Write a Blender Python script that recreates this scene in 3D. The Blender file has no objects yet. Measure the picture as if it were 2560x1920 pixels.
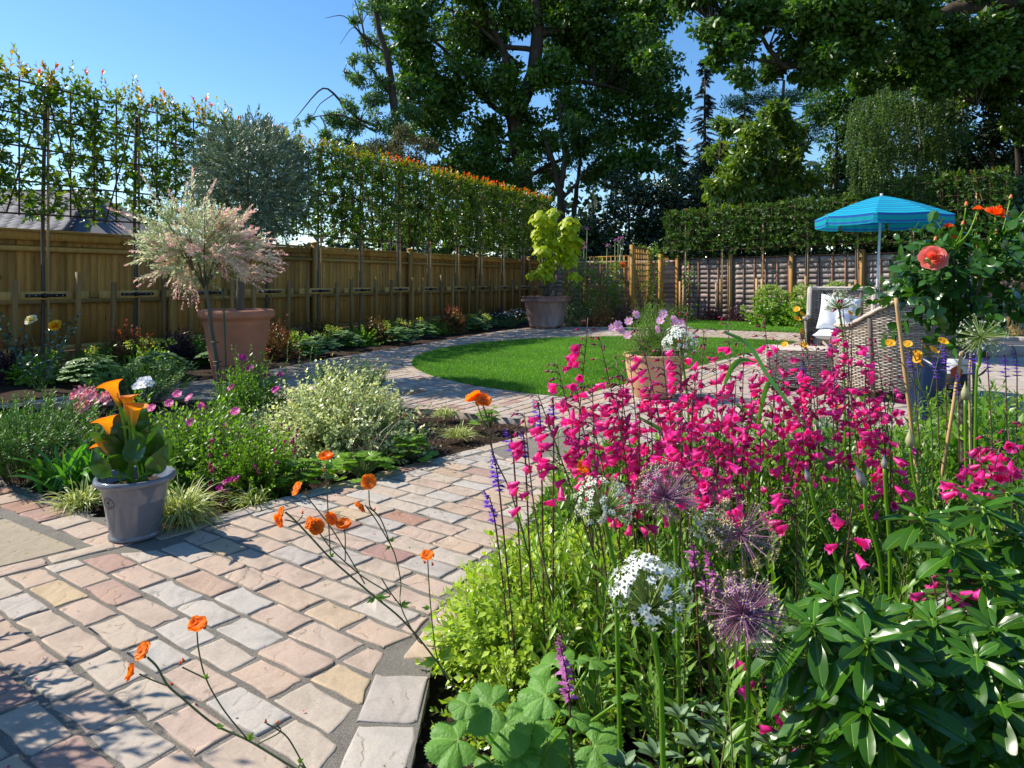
# A summer garden: sandstone sett path, pleached hedge over a board fence, mixed flower beds
import bpy, math, random
import numpy as np
from mathutils import Vector, Matrix

rng = np.random.default_rng(11)
random.seed(11)
SC = bpy.context.scene
COL = SC.collection
R = math.radians

# ------------------------------------------------------------------ camera
EYE, FPX, HY = 1.08, 1707.0, 703.0
cam = bpy.data.cameras.new('camera')
cam.lens = 24.0
cam.sensor_width = 36.0
cam.shift_y = -257.0 / 2560.0
cam.clip_start = 0.05
cam.clip_end = 600.0
cam_o = bpy.data.objects.new('camera', cam)
cam_o.location = (0, 0, EYE)
cam_o.rotation_euler = (R(90), 0, 0)
COL.objects.link(cam_o)
SC.camera = cam_o

# ------------------------------------------------------------------ sky and sun
SUN_EL, SUN_AZ = 44.0, -73.7          # azimuth from +Y, clockwise positive
w = bpy.data.worlds.new('World')
SC.world = w
w.use_nodes = True
wn = w.node_tree
wn.nodes.clear()
sky = wn.nodes.new('ShaderNodeTexSky')
sky.sky_type = 'NISHITA'
sky.sun_disc = False
sky.sun_elevation = R(SUN_EL)
sky.sun_rotation = R(SUN_AZ % 360)
sky.altitude = 50
sky.air_density = 1.0
sky.dust_density = 0.2
sky.ozone_density = 3.0
bg = wn.nodes.new('ShaderNodeBackground')
bg.inputs['Strength'].default_value = 0.13
wo = wn.nodes.new('ShaderNodeOutputWorld')
hs = wn.nodes.new('ShaderNodeHueSaturation')
hs.inputs['Saturation'].default_value = 1.22
wn.links.new(sky.outputs[0], hs.inputs['Color'])
wn.links.new(hs.outputs[0], bg.inputs['Color'])
wn.links.new(bg.outputs[0], wo.inputs['Surface'])

sl = bpy.data.lights.new('sun', 'SUN')
sl.energy = 5.0
sl.angle = R(0.53)
sl.color = (1.0, 0.94, 0.82)
so = bpy.data.objects.new('sun', sl)
sd = Vector((math.sin(R(SUN_AZ)) * math.cos(R(SUN_EL)), math.cos(R(SUN_AZ)) * math.cos(R(SUN_EL)), math.sin(R(SUN_EL))))
so.rotation_euler = sd.to_track_quat('Z', 'Y').to_euler()
so.location = sd * 40
COL.objects.link(so)

SC.view_settings.view_transform = 'Standard'
SC.view_settings.look = 'None'
SC.view_settings.exposure = 0.62
SC.view_settings.gamma = 1.0
SC.view_settings.use_curve_mapping = False
SC.cycles.max_bounces = 7
SC.cycles.diffuse_bounces = 3
SC.cycles.glossy_bounces = 2
SC.cycles.transmission_bounces = 4
SC.cycles.transparent_max_bounces = 4
SC.cycles.use_denoising = True
SC.cycles.sample_clamp_indirect = 4.0
SC.cycles.caustics_reflective = False
SC.cycles.caustics_refractive = False


# ------------------------------------------------------------------ measuring helpers
def W(px, py, z):
    """a point at depth z, measured in the photograph"""
    return Vector(((px - 1280) * z / FPX, z, EYE - (py - HY) * z / FPX))


def G(px, py):
    z = FPX * EYE / (py - HY)
    return Vector(((px - 1280) * z / FPX, z, 0))


def nrm(a):
    return a / np.maximum(np.linalg.norm(a, axis=-1, keepdims=True), 1e-9)


# ------------------------------------------------------------------ materials
def mk(name):
    m = bpy.data.materials.new(name)
    m.use_nodes = True
    nt = m.node_tree
    nt.nodes.clear()
    out = nt.nodes.new('ShaderNodeOutputMaterial')
    return m, nt, out


def ramp(nt, stops, fac=None, interp='LINEAR'):
    r = nt.nodes.new('ShaderNodeValToRGB')
    el = r.color_ramp.elements
    while len(el) > 1:
        el.remove(el[-1])
    el[0].position = stops[0][0]
    el[0].color = (*stops[0][1], 1)
    for p, c in stops[1:]:
        e = el.new(p)
        e.color = (*c, 1)
    r.color_ramp.interpolation = interp
    if fac is not None:
        nt.links.new(fac, r.inputs[0])
    return r


def noise(nt, scale, detail=4, rough=0.55, vec=None, dist=0.0, coord='Object'):
    n = nt.nodes.new('ShaderNodeTexNoise')
    n.inputs['Scale'].default_value = scale
    n.inputs['Detail'].default_value = detail
    n.inputs['Roughness'].default_value = rough
    n.inputs['Distortion'].default_value = dist
    if vec is None:
        t = nt.nodes.new('ShaderNodeTexCoord')
        vec = t.outputs[coord]
    nt.links.new(vec, n.inputs['Vector'])
    return n


def mathn(nt, op, a, b=None):
    m = nt.nodes.new('ShaderNodeMath')
    m.operation = op
    for i, x in enumerate((a, b)):
        if x is None:
            continue
        if isinstance(x, (int, float)):
            m.inputs[i].default_value = x
        else:
            nt.links.new(x, m.inputs[i])
    return m.outputs[0]


def mixc(nt, kind, fac, a, b):
    m = nt.nodes.new('ShaderNodeMix')
    m.data_type = 'RGBA'
    m.blend_type = kind
    for i, x in ((0, fac), (6, a), (7, b)):
        if isinstance(x, (int, float)):
            m.inputs[i].default_value = x
        elif isinstance(x, tuple):
            m.inputs[i].default_value = (*x, 1)
        else:
            nt.links.new(x, m.inputs[i])
    return m.outputs[2]


def bump(nt, h, strength=0.4, dist=0.01):
    b = nt.nodes.new('ShaderNodeBump')
    b.inputs['Strength'].default_value = strength
    b.inputs['Distance'].default_value = dist
    nt.links.new(h, b.inputs['Height'])
    return b.outputs[0]


def princ(nt, out, col, rough=0.6, spec=0.4, normal=None, **kw):
    p = nt.nodes.new('ShaderNodeBsdfPrincipled')
    if isinstance(col, tuple):
        p.inputs['Base Color'].default_value = (*col, 1)
    else:
        nt.links.new(col, p.inputs['Base Color'])
    if isinstance(rough, (int, float)):
        p.inputs['Roughness'].default_value = rough
    else:
        nt.links.new(rough, p.inputs['Roughness'])
    p.inputs['Specular IOR Level'].default_value = spec
    for k, v in kw.items():
        p.inputs[k].default_value = v
    if normal is not None:
        nt.links.new(normal, p.inputs['Normal'])
    if out is not None:
        nt.links.new(p.outputs[0], out.inputs[0])
    return p


def attr(nt, name='v'):
    a = nt.nodes.new('ShaderNodeAttribute')
    a.attribute_name = name
    return a.outputs['Fac']


GAIN = dict(photinia_leaf=(2.3, 1.8, .6), evergreen_hedge_leaf=(1.3, 1.5, 1), oak_leaf=(2.1, 2.1, 1.3), robinia_leaf=(1.15, 1.3, 1.1), laurel_leaf=(1.0, 1.15, 1), birch_leaf=(1.35, 1.4, 1.2),
            chestnut_leaf=(1.35, 1.4, 1.1), yew_leaf=(1.2, 1.4, 1.1), mid_green_leaf=(1.75, 1.85, 1.0), fresh_green_leaf=(1.35, 1.45, .9), lime_leaf=(1.15, 1.15, .9), olive_leaf=(1.7, 1.65, 1.7),
            rosemary_leaf=(1.6, 1.7, 1.1), variegated_leaf=(1.3, 1.25, 1.1), dappled_willow=(1.12, 1.12, 1.12), strap_leaf=(1.1, 1.5, 1.0), blue_green_leaf=(2.6, 2.1, 1.1),
            nandina_leaf=(1.4, 1.3, 1.0), rose_leaf=(1.7, 1.7, 1.1), blue_rose_leaf=(1.2, 1.4, 1.4), grass_blade=(1.5, 1.7, 1.0), calla_leaf=(1.3, 1.1, .6), glossy_leaf=(.9, .85, .5), grey_sage_leaf=(1.2, 1.3, 1.1), silver_leaf=(1.15, 1.15, 1.15))


def leafmat(name, stops, rough=0.42, trans=0.35, tint=(1.0, 1.0, 0.35), objr=0.0, spec=0.5):
    """leaf or petal: colour from the per-leaf value v, some light let through"""
    g_ = GAIN.get(name, (1, 1, 1))
    stops = [(p, tuple(min(.9, x * k) for x, k in zip(c, g_))) for p, c in stops]
    m, nt, out = mk(name)
    f = attr(nt)
    rp = ramp(nt, stops, f)
    c = rp.outputs[0]
    if objr:
        oi = nt.nodes.new('ShaderNodeObjectInfo')
        hs = nt.nodes.new('ShaderNodeHueSaturation')
        nt.links.new(c, hs.inputs['Color'])
        nt.links.new(mathn(nt, 'MULTIPLY_ADD', oi.outputs['Random'], objr), hs.inputs['Value'])
        hs.inputs['Value'].links[0].from_node.inputs[2].default_value = 1.0 - objr / 2
        c = hs.outputs[0]
    p = princ(nt, None, c, rough, spec)
    t = nt.nodes.new('ShaderNodeBsdfTranslucent')
    nt.links.new(mixc(nt, 'MULTIPLY', 1.0, c, tuple(x * 1.5 for x in tint)), t.inputs['Color'])
    ad = nt.nodes.new('ShaderNodeMixShader')
    ad.inputs[0].default_value = trans
    nt.links.new(p.outputs[0], ad.inputs[1])
    nt.links.new(t.outputs[0], ad.inputs[2])
    nt.links.new(ad.outputs[0], out.inputs[0])
    return m


def plain(name, col, rough=0.6, spec=0.4, var=0.0, scale=20, bmp=0.0, bd=0.002, metal=0.0):
    m, nt, out = mk(name)
    c = col
    nn = None
    if var or bmp:
        n = noise(nt, scale, 5)
        if var:
            d = tuple(max(0, x * (1 - var)) for x in col)
            l = tuple(min(1, x * (1 + var)) for x in col)
            c = ramp(nt, [(0.3, d), (0.7, l)], n.outputs[0]).outputs[0]
        if bmp:
            nn = bump(nt, n.outputs[0], bmp, bd)
    p = princ(nt, out, c, rough, spec, nn)
    p.inputs['Metallic'].default_value = metal
    return m


def vmat(name, stops, rough=0.7, spec=0.3, nscale=0, bmp=0.0, bd=0.003, interp='LINEAR', stretch=None, mott=0.3):
    """solid whose colour comes from the per-piece value v, with noise mottling and relief"""
    m, nt, out = mk(name)
    c = ramp(nt, stops, attr(nt), interp).outputs[0]
    nn = None
    if nscale:
        vec = None
        if stretch:
            t = nt.nodes.new('ShaderNodeTexCoord')
            mp = nt.nodes.new('ShaderNodeMapping')
            mp.inputs['Scale'].default_value = stretch
            nt.links.new(t.outputs['Object'], mp.inputs['Vector'])
            vec = mp.outputs[0]
        n = noise(nt, nscale, 6, 0.6, vec)
        k = ramp(nt, [(0.3, (1 - mott,) * 3), (0.75, (1 + mott * 0.3,) * 3)], n.outputs[0]).outputs[0]
        c = mixc(nt, 'MULTIPLY', 1.0, c, k)
        if bmp:
            nn = bump(nt, n.outputs[0], bmp, bd)
    princ(nt, out, c, rough, spec, nn)
    return m


# ------------------------------------------------------------------ mesh building
class MB:
    def __init__(s):
        s.V, s.F, s.A, s.M, s.n = [], [], [], [], 0

    def add(s, V, F, v=0.5, mi=0):
        V = np.asarray(V, dtype=np.float32).reshape(-1, 3)
        if not isinstance(F, np.ndarray):
            groups = {}
            for f in F:
                groups.setdefault(len(f), []).append(f)
            for k, fs in groups.items():
                s.F.append(np.asarray(fs, dtype=np.int32) + s.n)
                s.M.append(np.full(len(fs), mi, dtype=np.int32))
        else:
            s.F.append(F.astype(np.int32) + s.n)
            s.M.append(np.full(len(F), mi, dtype=np.int32))
        s.V.append(V)
        a = np.empty(len(V), dtype=np.float32)
        a[:] = v
        s.A.append(a)
        s.n += len(V)
        return s

    def mesh(s, name, mats, smooth=False):
        me = bpy.data.meshes.new(name)
        if not s.V:
            return me
        V = np.concatenate(s.V)
        lv = np.concatenate([f.ravel() for f in s.F])
        tot = np.concatenate([np.full(len(f), f.shape[1], dtype=np.int32) for f in s.F])
        st = np.concatenate([[0], np.cumsum(tot)[:-1]]).astype(np.int32)
        me.vertices.add(len(V))
        me.vertices.foreach_set('co', V.ravel())
        me.loops.add(len(lv))
        me.loops.foreach_set('vertex_index', lv)
        me.polygons.add(len(tot))
        me.polygons.foreach_set('loop_start', st)
        me.polygons.foreach_set('loop_total', tot)
        me.polygons.foreach_set('material_index', np.concatenate(s.M))
        if smooth:
            me.polygons.foreach_set('use_smooth', np.ones(len(tot), dtype=bool))
        me.update(calc_edges=True)
        at = me.attributes.new('v', 'FLOAT', 'POINT')
        at.data.foreach_set('value', np.concatenate(s.A))
        for m in (mats if isinstance(mats, (list, tuple)) else [mats]):
            me.materials.append(m)
        return me

    def build(s, name, mats, parent=None, smooth=False, **kw):
        me = s.mesh(name, mats, smooth)
        return link(name, me, parent, **kw)


def link(name, data, parent=None, M=None, label=None, cat=None, group=None, kind=None, loc=None):
    o = bpy.data.objects.new(name, data)
    COL.objects.link(o)
    if M is not None:
        o.matrix_basis = M
    if loc is not None:
        o.location = loc
    if parent is not None:
        o.parent = parent
    for k, v in (('label', label), ('category', cat), ('group', group), ('kind', kind)):
        if v:
            o[k] = v
    return o


def thing(name, label, cat, loc=(0, 0, 0), group=None):
    """an Empty at the foot of a thing; parts are built in world coordinates and then hung on it"""
    o = link(name, None, None, None, label, cat, group)
    o.location = loc
    o.empty_display_size = 0.1
    return o


def hang(root, *parts):
    """parent parts built in world space under root, keeping them in place"""
    for p in parts:
        p.parent = root
        p.matrix_parent_inverse = Matrix.Translation(-Vector(root.location))


def kids(root, mb, name, mat, smooth=False, **kw):
    if not mb.V:
        return None
    o = mb.build(name, mat, None, smooth, **kw)
    hang(root, o)
    return o


def box(mb, c, s, v=0.5, rot=None, mi=0, bev=0.0):
    c = np.array(c, float)
    h = np.array(s, float) / 2
    if bev <= 0:
        V = np.array([[x, y, z] for x in (-1, 1) for y in (-1, 1) for z in (-1, 1)], float) * h
        F = [(0, 1, 3, 2), (4, 6, 7, 5), (0, 4, 5, 1), (2, 3, 7, 6), (0, 2, 6, 4), (1, 5, 7, 3)]
    else:
        b = bev
        V = []
        for z, k in ((-h[2], 1), (-h[2] + b, 0), (h[2] - b, 0), (h[2], 1)):
            x, y = h[0] - b * k, h[1] - b * k
            V += [(-x, -y, z), (x, -y, z), (x, y, z), (-x, y, z)]
        V = np.array(V)
        F = [(3, 2, 1, 0), (12, 13, 14, 15)]
        for r in range(3):
            for i in range(4):
                j = (i + 1) % 4
                F.append((r * 4 + i, r * 4 + j, r * 4 + 4 + j, r * 4 + 4 + i))
    if rot is not None:
        V = V @ np.array(rot, float).T
    mb.add(V + c, F, v, mi)


def rz(a):
    c, s = math.cos(a), math.sin(a)
    return np.array([[c, -s, 0], [s, c, 0], [0, 0, 1]])


def tube(mb, pts, rad, sides=6, v=0.5, mi=0, cap=True):
    P = np.array([tuple(p) for p in pts], float)
    n = len(P)
    rad = np.broadcast_to(np.asarray(rad, float), (n,))
    T = nrm(np.gradient(P, axis=0))
    ref = np.array([0, 0, 1.0]) if abs(T[0][2]) < 0.9 else np.array([1.0, 0, 0])
    a = nrm(np.cross(T, ref))
    b = np.cross(T, a)
    th = np.arange(sides) * 2 * math.pi / sides
    V = P[:, None] + rad[:, None, None] * (np.cos(th)[None, :, None] * a[:, None] + np.sin(th)[None, :, None] * b[:, None])
    i = np.arange(n - 1)[:, None] * sides
    k = np.arange(sides)[None]
    k2 = (k + 1) % sides
    F = np.stack([i + k, i + k2, i + sides + k2, i + sides + k], -1).reshape(-1, 4)
    mb.add(V.reshape(-1, 3), F, v if np.isscalar(v) else np.repeat(v, sides), mi)
    if cap:
        mb.F.append(np.array([list(range(sides))[::-1], list(range((n - 1) * sides, n * sides))], dtype=np.int32) + (mb.n - n * sides))
        mb.M.append(np.full(2, mi, dtype=np.int32))


def lathe(mb, prof, c=(0, 0, 0), sides=40, v=0.5, mi=0, wob=0.0, closed=False):
    P = np.array(prof, float)
    th = np.arange(sides) * 2 * math.pi / sides
    rr = P[:, 0][:, None] * (1 + wob * np.sin(th * 3 + 1)[None])
    V = np.stack([rr * np.cos(th), rr * np.sin(th), np.broadcast_to(P[:, 1][:, None], rr.shape)], -1) + np.array(c, float)
    n = len(P)
    i = np.arange(n - 1)[:, None] * sides
    k = np.arange(sides)[None]
    k2 = (k + 1) % sides
    F = np.stack([i + k, i + k2, i + sides + k2, i + sides + k], -1).reshape(-1, 4)
    mb.add(V.reshape(-1, 3), F, v, mi)


def curve(pts, n=12):
    """smooth path through points (Catmull-Rom)"""
    P = [Vector(p) for p in pts]
    if len(P) == 2:
        return [P[0].lerp(P[1], i / n) for i in range(n + 1)]
    P = [P[0] * 2 - P[1]] + P + [P[-1] * 2 - P[-2]]
    seg = max(2, n // (len(P) - 3))
    out = []
    for i in range(1, len(P) - 2):
        for k in range(seg):
            t = k / seg
            a, b, c, d = P[i - 1], P[i], P[i + 1], P[i + 2]
            out.append(0.5 * ((2 * b) + (c - a) * t + (2 * a - 5 * b + 4 * c - d) * t * t + (3 * b - a - 3 * c + d) * t ** 3))
    out.append(P[-2])
    return out


# ------------------------------------------------------------------ leaf templates (length 1 along +Y, face +Z)
def T2(w=0.45):
    return (np.array([(0, 0, 0), (w / 2, .45, .10 * w), (0, 1, -.06), (-w / 2, .45, .10 * w)], float), np.array([(0, 1, 2), (0, 2, 3)]),
            np.zeros(4))


def T4(w=0.45, fold=0.12, droop=0.12):
    V = np.array([(0, 0, 0), (w / 2, .45, fold), (0, .5, 0.02), (-w / 2, .45, fold), (0, 1, -droop)], float)
    return V, np.array([(0, 1, 2), (0, 2, 3), (2, 1, 4), (2, 4, 3)]), np.array([.1, 0, .12, 0, 0])


def TL(w=0.4, n=5, fold=0.06, droop=0.2, peak=0.5, midv=0.0, wav=0.0, sharp=1.0):
    """long leaf: 3 columns, n rows; midv raises v along the midrib"""
    V, F, A = [], [], []
    for i in range(n + 1):
        t = i / n
        pw = t ** (math.log(0.5) / math.log(peak)) if t > 0 else 0
        hw = w / 2 * max(math.sin(math.pi * min(1, max(0, pw))), 0) ** sharp + (0.012 if i < n else 0.0)
        z = -droop * t * t + wav * math.sin(t * 12)
        V += [(-hw, t, z + fold * hw / (w / 2)), (0, t, z), (hw, t, z + fold * hw / (w / 2) - wav)]
        A += [0, midv, 0]
    for i in range(n):
        a = i * 3
        F += [(a, a + 1, a + 4), (a, a + 4, a + 3), (a + 1, a + 2, a + 5), (a + 1, a + 5, a + 4)]
    return np.array(V, float), np.array(F), np.array(A, float)


def frames(d, n):
    y = nrm(d)
    x = np.cross(y, n)
    bad = np.linalg.norm(x, axis=-1) < 1e-4
    x[bad] = np.array([1, 0, 0])
    x = nrm(x)
    z = np.cross(x, y)
    return np.stack([x, y, z], -1)


def put(mb, T, pos, d, n, s, v=0.5, mi=0, wscale=None):
    pos = np.asarray(pos, float)
    if len(pos) == 0:
        return
    Rm = frames(np.asarray(d, float), np.asarray(n, float))
    s = np.broadcast_to(np.asarray(s, float), (len(pos),))
    TV = T[0]
    TVs = np.broadcast_to(TV, (len(pos),) + TV.shape).copy()
    if wscale is not None:
        TVs[:, :, 0] *= wscale[:, None]
    V = pos[:, None] + np.einsum('nij,nkj->nki', Rm, TVs) * s[:, None, None]
    k = len(TV)
    F = (T[1][None] + (np.arange(len(pos)) * k)[:, None, None]).reshape(-1, T[1].shape[1])
    v = np.broadcast_to(np.asarray(v, float), (len(pos),))
    A = np.clip(v[:, None] + T[2][None], 0, 1)
    mb.add(V.reshape(-1, 3), F, A.ravel(), mi)


def rsph(n):
    return nrm(rng.normal(size=(n, 3)))


def blob_leaves(mb, blobs, n, size, T, shell=0.5, out=0.5, up=0.35, down=0.2, v=(0.1, 0.8), flat=0.8, sj=0.35):
    """leaves spread through ball shaped clumps (x, y, z, r)"""
    B = np.asarray(blobs, float)
    p = B[:, 3] ** 2
    idx = rng.choice(len(B), size=n, p=p / p.sum())
    dr = rsph(n)
    u = rng.random(n)
    rad = B[idx, 3] * (1 - shell * u * u) * (1 + 0.12 * rng.normal(size=n))
    off = dr * rad[:, None]
    off[:, 2] *= flat
    pos = B[idx, :3] + off
    d = dr * out + rsph(n) * 0.75
    d[:, 2] -= down
    nn = dr * 0.5 + rsph(n) * 0.6
    nn[:, 2] += up
    vv = v[0] + (v[1] - v[0]) * (0.6 * rng.random(n) + 0.4 * rng.random(len(B))[idx])
    put(mb, T, pos, d, nn, size * (1 + sj * rng.normal(size=n)).clip(.4, 1.8), vv)


GA = 2.39996


def shoots(mbS, mbL, B, D, L, nl, T, ls, spread=55, grav=0.0, t0=0.15, v=(0.2, 0.8), vt=0.0, stemr=0.003, tipscale=0.6,
           up=0.3, sj=0.2, bend=None, svar=0.5, whorl=1, stem_v=0.5, mi=0, sides=3):
    """leafy shoots from B along D, leaves set round the stem; vt adds v towards the tip"""
    B = np.asarray(B, float).reshape(-1, 3)
    D = nrm(np.asarray(D, float).reshape(-1, 3))
    N = len(B)
    L = np.broadcast_to(np.asarray(L, float), (N,))
    bend = np.zeros((N, 3)) if bend is None else np.asarray(bend, float)
    gv = bend + np.array([0, 0, -grav])

    def P(t):
        return B[:, None] + D[:, None] * (L[:, None] * t)[..., None] + gv[:, None] * (L[:, None] * t ** 2)[..., None]
    k = np.arange(nl)
    t = t0 + (1 - t0) * ((k // whorl) * whorl + .5 * whorl + 0.35 * rng.normal(size=(N, nl)) * (1 if whorl == 1 else 0.1)).clip(0, nl) / nl
    pos = P(t)
    A = nrm(D[:, None] + 2 * gv[:, None] * t[..., None])
    ref = np.where(np.abs(A[..., 2:3]) < 0.9, np.array([0, 0, 1.0]), np.array([1.0, 0, 0]))
    e1 = nrm(np.cross(A, ref))
    e2 = np.cross(A, e1)
    ph = GA * (k // whorl)[None] + (k % whorl)[None] * (2 * math.pi / whorl) + rng.random((N, 1)) * 6.28 + 0.25 * rng.normal(size=(N, nl))
    rad = np.cos(ph)[..., None] * e1 + np.sin(ph)[..., None] * e2
    sp = np.radians(spread + 10 * rng.normal(size=(N, nl)))
    sp = sp * (1 - 0.45 * t)
    d = A * np.cos(sp)[..., None] + rad * np.sin(sp)[..., None]
    nn = A * np.sin(sp)[..., None] - rad * np.cos(sp)[..., None] + np.array([0, 0, up])
    s = ls * (1 - (1 - tipscale) * t) * (1 + sj * rng.normal(size=(N, nl))).clip(.4, 1.7)
    vv = v[0] + (v[1] - v[0]) * (svar * rng.random((N, 1)) + (1 - svar) * rng.random((N, nl))) + vt * t ** 3
    put(mbL, T, pos.reshape(-1, 3), d.reshape(-1, 3), nn.reshape(-1, 3), s.ravel(), vv.clip(0, 1).ravel(), mi)
    if mbS is not None:
        ts = np.linspace(0, 1, 5)
        C = P(np.broadcast_to(ts, (N, 5)))
        Tn = nrm(np.gradient(C, axis=1))
        ref = np.array([0.3, 0.9, 0.2])
        a = nrm(np.cross(Tn, ref))
        b = np.cross(Tn, a)
        th = np.arange(sides) * 2 * math.pi / sides
        rr = stemr * (1 - 0.6 * ts)
        V = C[:, :, None] + rr[None, :, None, None] * (np.cos(th)[None, None, :, None] * a[:, :, None] + np.sin(th)[None, None, :, None] * b[:, :, None])
        base = (np.arange(N) * 5 * sides)[:, None, None]
        i = np.arange(4)[None, :, None] * sides
        kk = np.arange(sides)[None, None]
        k2 = (kk + 1) % sides
        F = np.stack([base + i + kk, base + i + k2, base + i + sides + k2, base + i + sides + kk], -1).reshape(-1, 4)
        mbS.add(V.reshape(-1, 3), F, stem_v)
    return P(np.ones((N, 1)))[:, 0], A[:, -1]


def mound(mbS, mbL, c, rx, ry, h, N, nl, T, ls, low=-0.05, spread=55, base=0.25, t0=0.35, jit=0.12, **kw):
    """shoots from a base fanning out to a dome"""
    c = np.array(tuple(c), float)
    u = rsph(N)
    u[:, 2] = np.abs(u[:, 2]) * (1 - low) + low
    u = nrm(u)
    tgt = c + u * np.array([rx, ry, h]) * (1 + jit * rng.normal(size=(N, 1)))
    tgt[:, 2] = np.maximum(tgt[:, 2], c[2] + 0.02)
    B = c + rng.normal(size=(N, 3)) * np.array([rx * base, ry * base, 0])
    D = tgt - B
    return shoots(mbS, mbL, B, D, np.linalg.norm(D, axis=1), nl, T, ls, spread=spread, t0=t0, **kw)


def mat4(pos, d, n, s=1.0):
    """object matrix: local +Y along d, +Z towards n"""
    Rm = frames(np.array([tuple(d)], float), np.array([tuple(n)], float))[0]
    M = Matrix([[Rm[i][j] * s for j in range(3)] + [pos[i]] for i in range(3)] + [[0, 0, 0, 1]])
    return M


def ordn(i):
    return ['first', 'second', 'third', 'fourth', 'fifth', 'sixth', 'seventh', 'eighth', 'ninth', 'tenth', 'eleventh', 'twelfth',
            'thirteenth', 'fourteenth', 'fifteenth', 'sixteenth'][i]


def child(root, name, me, pos, d, n, s=1.0, label=None):
    o = link(name, me, root, mat4(Vector(pos) - Vector(root.location), d, n, s), label)
    return o

# ================================================================== materials of the setting
def stone_mat(name, stops, joint=False):
    m, nt, out = mk(name)
    t = nt.nodes.new('ShaderNodeTexCoord')
    a = attr(nt)
    oi = nt.nodes.new('ShaderNodeVectorMath')
    oi.operation = 'ADD'
    cb = nt.nodes.new('ShaderNodeCombineXYZ')
    nt.links.new(mathn(nt, 'MULTIPLY', a, 37.0), cb.inputs[2])
    nt.links.new(t.outputs['Object'], oi.inputs[0])
    nt.links.new(cb.outputs[0], oi.inputs[1])
    vec = oi.outputs[0]
    c = ramp(nt, stops, a).outputs[0]
    n1 = noise(nt, 7, 5, 0.6, vec, 0.4)
    n2 = noise(nt, 120, 6, 0.75, vec)
    n3 = noise(nt, 24, 8, 0.68, vec, 1.0)
    k = ramp(nt, [(0.3, (.80, .78, .76)), (0.5, (1, 1, 1)), (0.72, (1.06, 1.02, .97))], n1.outputs[0]).outputs[0]
    c = mixc(nt, 'MULTIPLY', 1.0, c, k)
    k = ramp(nt, [(0.32, (.72, .70, .68)), (0.55, (1, 1, 1))], n2.outputs[0]).outputs[0]
    c = mixc(nt, 'MULTIPLY', 0.55, c, k)
    w_ = ramp(nt, [(0.66, (0, 0, 0)), (0.73, (1, 1, 1))], n3.outputs[0]).outputs[0]
    c = mixc(nt, 'MIX', mathn(nt, 'MULTIPLY', w_, 0.35), c, (.62, .58, .54))
    wv = nt.nodes.new('ShaderNodeTexWave')
    wv.inputs['Scale'].default_value = 4.5
    wv.inputs['Distortion'].default_value = 14.0
    wv.inputs['Detail'].default_value = 5.0
    wv.inputs['Detail Scale'].default_value = 1.3
    cr = ramp(nt, [(0.0, (.45, .42, .40)), (0.035, (1, 1, 1))], wv.outputs['Fac']).outputs[0]
    c = mixc(nt, 'MULTIPLY', ramp(nt, [(0.52, (0, 0, 0)), (0.60, (.8, .8, .8))], n1.outputs[0]).outputs[0], c, cr)
    nt.links.new(vec, wv.inputs['Vector'])
    h = mathn(nt, 'ADD', mathn(nt, 'MULTIPLY', wv.outputs['Fac'], 0.7), mathn(nt, 'MULTIPLY', n3.outputs[0], 1.2))
    h = mathn(nt, 'ADD', h, mathn(nt, 'MULTIPLY', n2.outputs[0], 0.35))
    princ(nt, out, c, 0.8, 0.12, bump(nt, h, 0.42, 0.0030))
    return m


SETT = [(0.0, (.35, .305, .275)), (0.18, (.43, .39, .345)), (0.36, (.43, .355, .28)), (0.55, (.43, .325, .26)), (0.70, (.45, .345, .225)),
        (0.80, (.39, .275, .22)), (0.90, (.32, .20, .17)), (1.0, (.38, .20, .085))]
M_sett = stone_mat('riven_sandstone', SETT)
M_slab = stone_mat('slab_sandstone', [(0, (.33, .275, .20)), (1, (.38, .32, .25))])
M_pale = stone_mat('pale_paver', [(0, (.38, .32, .27)), (1, (.44, .38, .33))])
M_dark = stone_mat('dark_slab', [(0, (.07, .07, .085)), (1, (.10, .10, .12))])


def mortar_mat():
    m, nt, out = mk('sand_joint')
    n = noise(nt, 260, 4, 0.8)
    n2 = noise(nt, 9, 3)
    c = ramp(nt, [(0.3, (.11, .10, .08)), (0.5, (.25, .225, .19)), (0.72, (.42, .38, .32))], n.outputs[0]).outputs[0]
    c = mixc(nt, 'MULTIPLY', 0.6, c, ramp(nt, [(0.3, (.6, .6, .6)), (0.7, (1, 1, 1))], n2.outputs[0]).outputs[0])
    princ(nt, out, c, 0.95, 0.1, bump(nt, n.outputs[0], 0.9, 0.006))
    return m


def soil_mat():
    m, nt, out = mk('bark_mulch_soil')
    n = noise(nt, 90, 6, 0.8)
    n2 = noise(nt, 8, 3)
    c = ramp(nt, [(0.3, (.022, .013, .009)), (0.55, (.065, .040, .027)), (0.75, (.16, .105, .07))], n.outputs[0]).outputs[0]
    c = mixc(nt, 'MULTIPLY', 0.7, c, ramp(nt, [(0.3, (.5, .5, .5)), (0.7, (1.1, 1.05, 1))], n2.outputs[0]).outputs[0])
    princ(nt, out, c, 0.95, 0.15, bump(nt, n.outputs[0], 1.0, 0.02))
    return m


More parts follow.
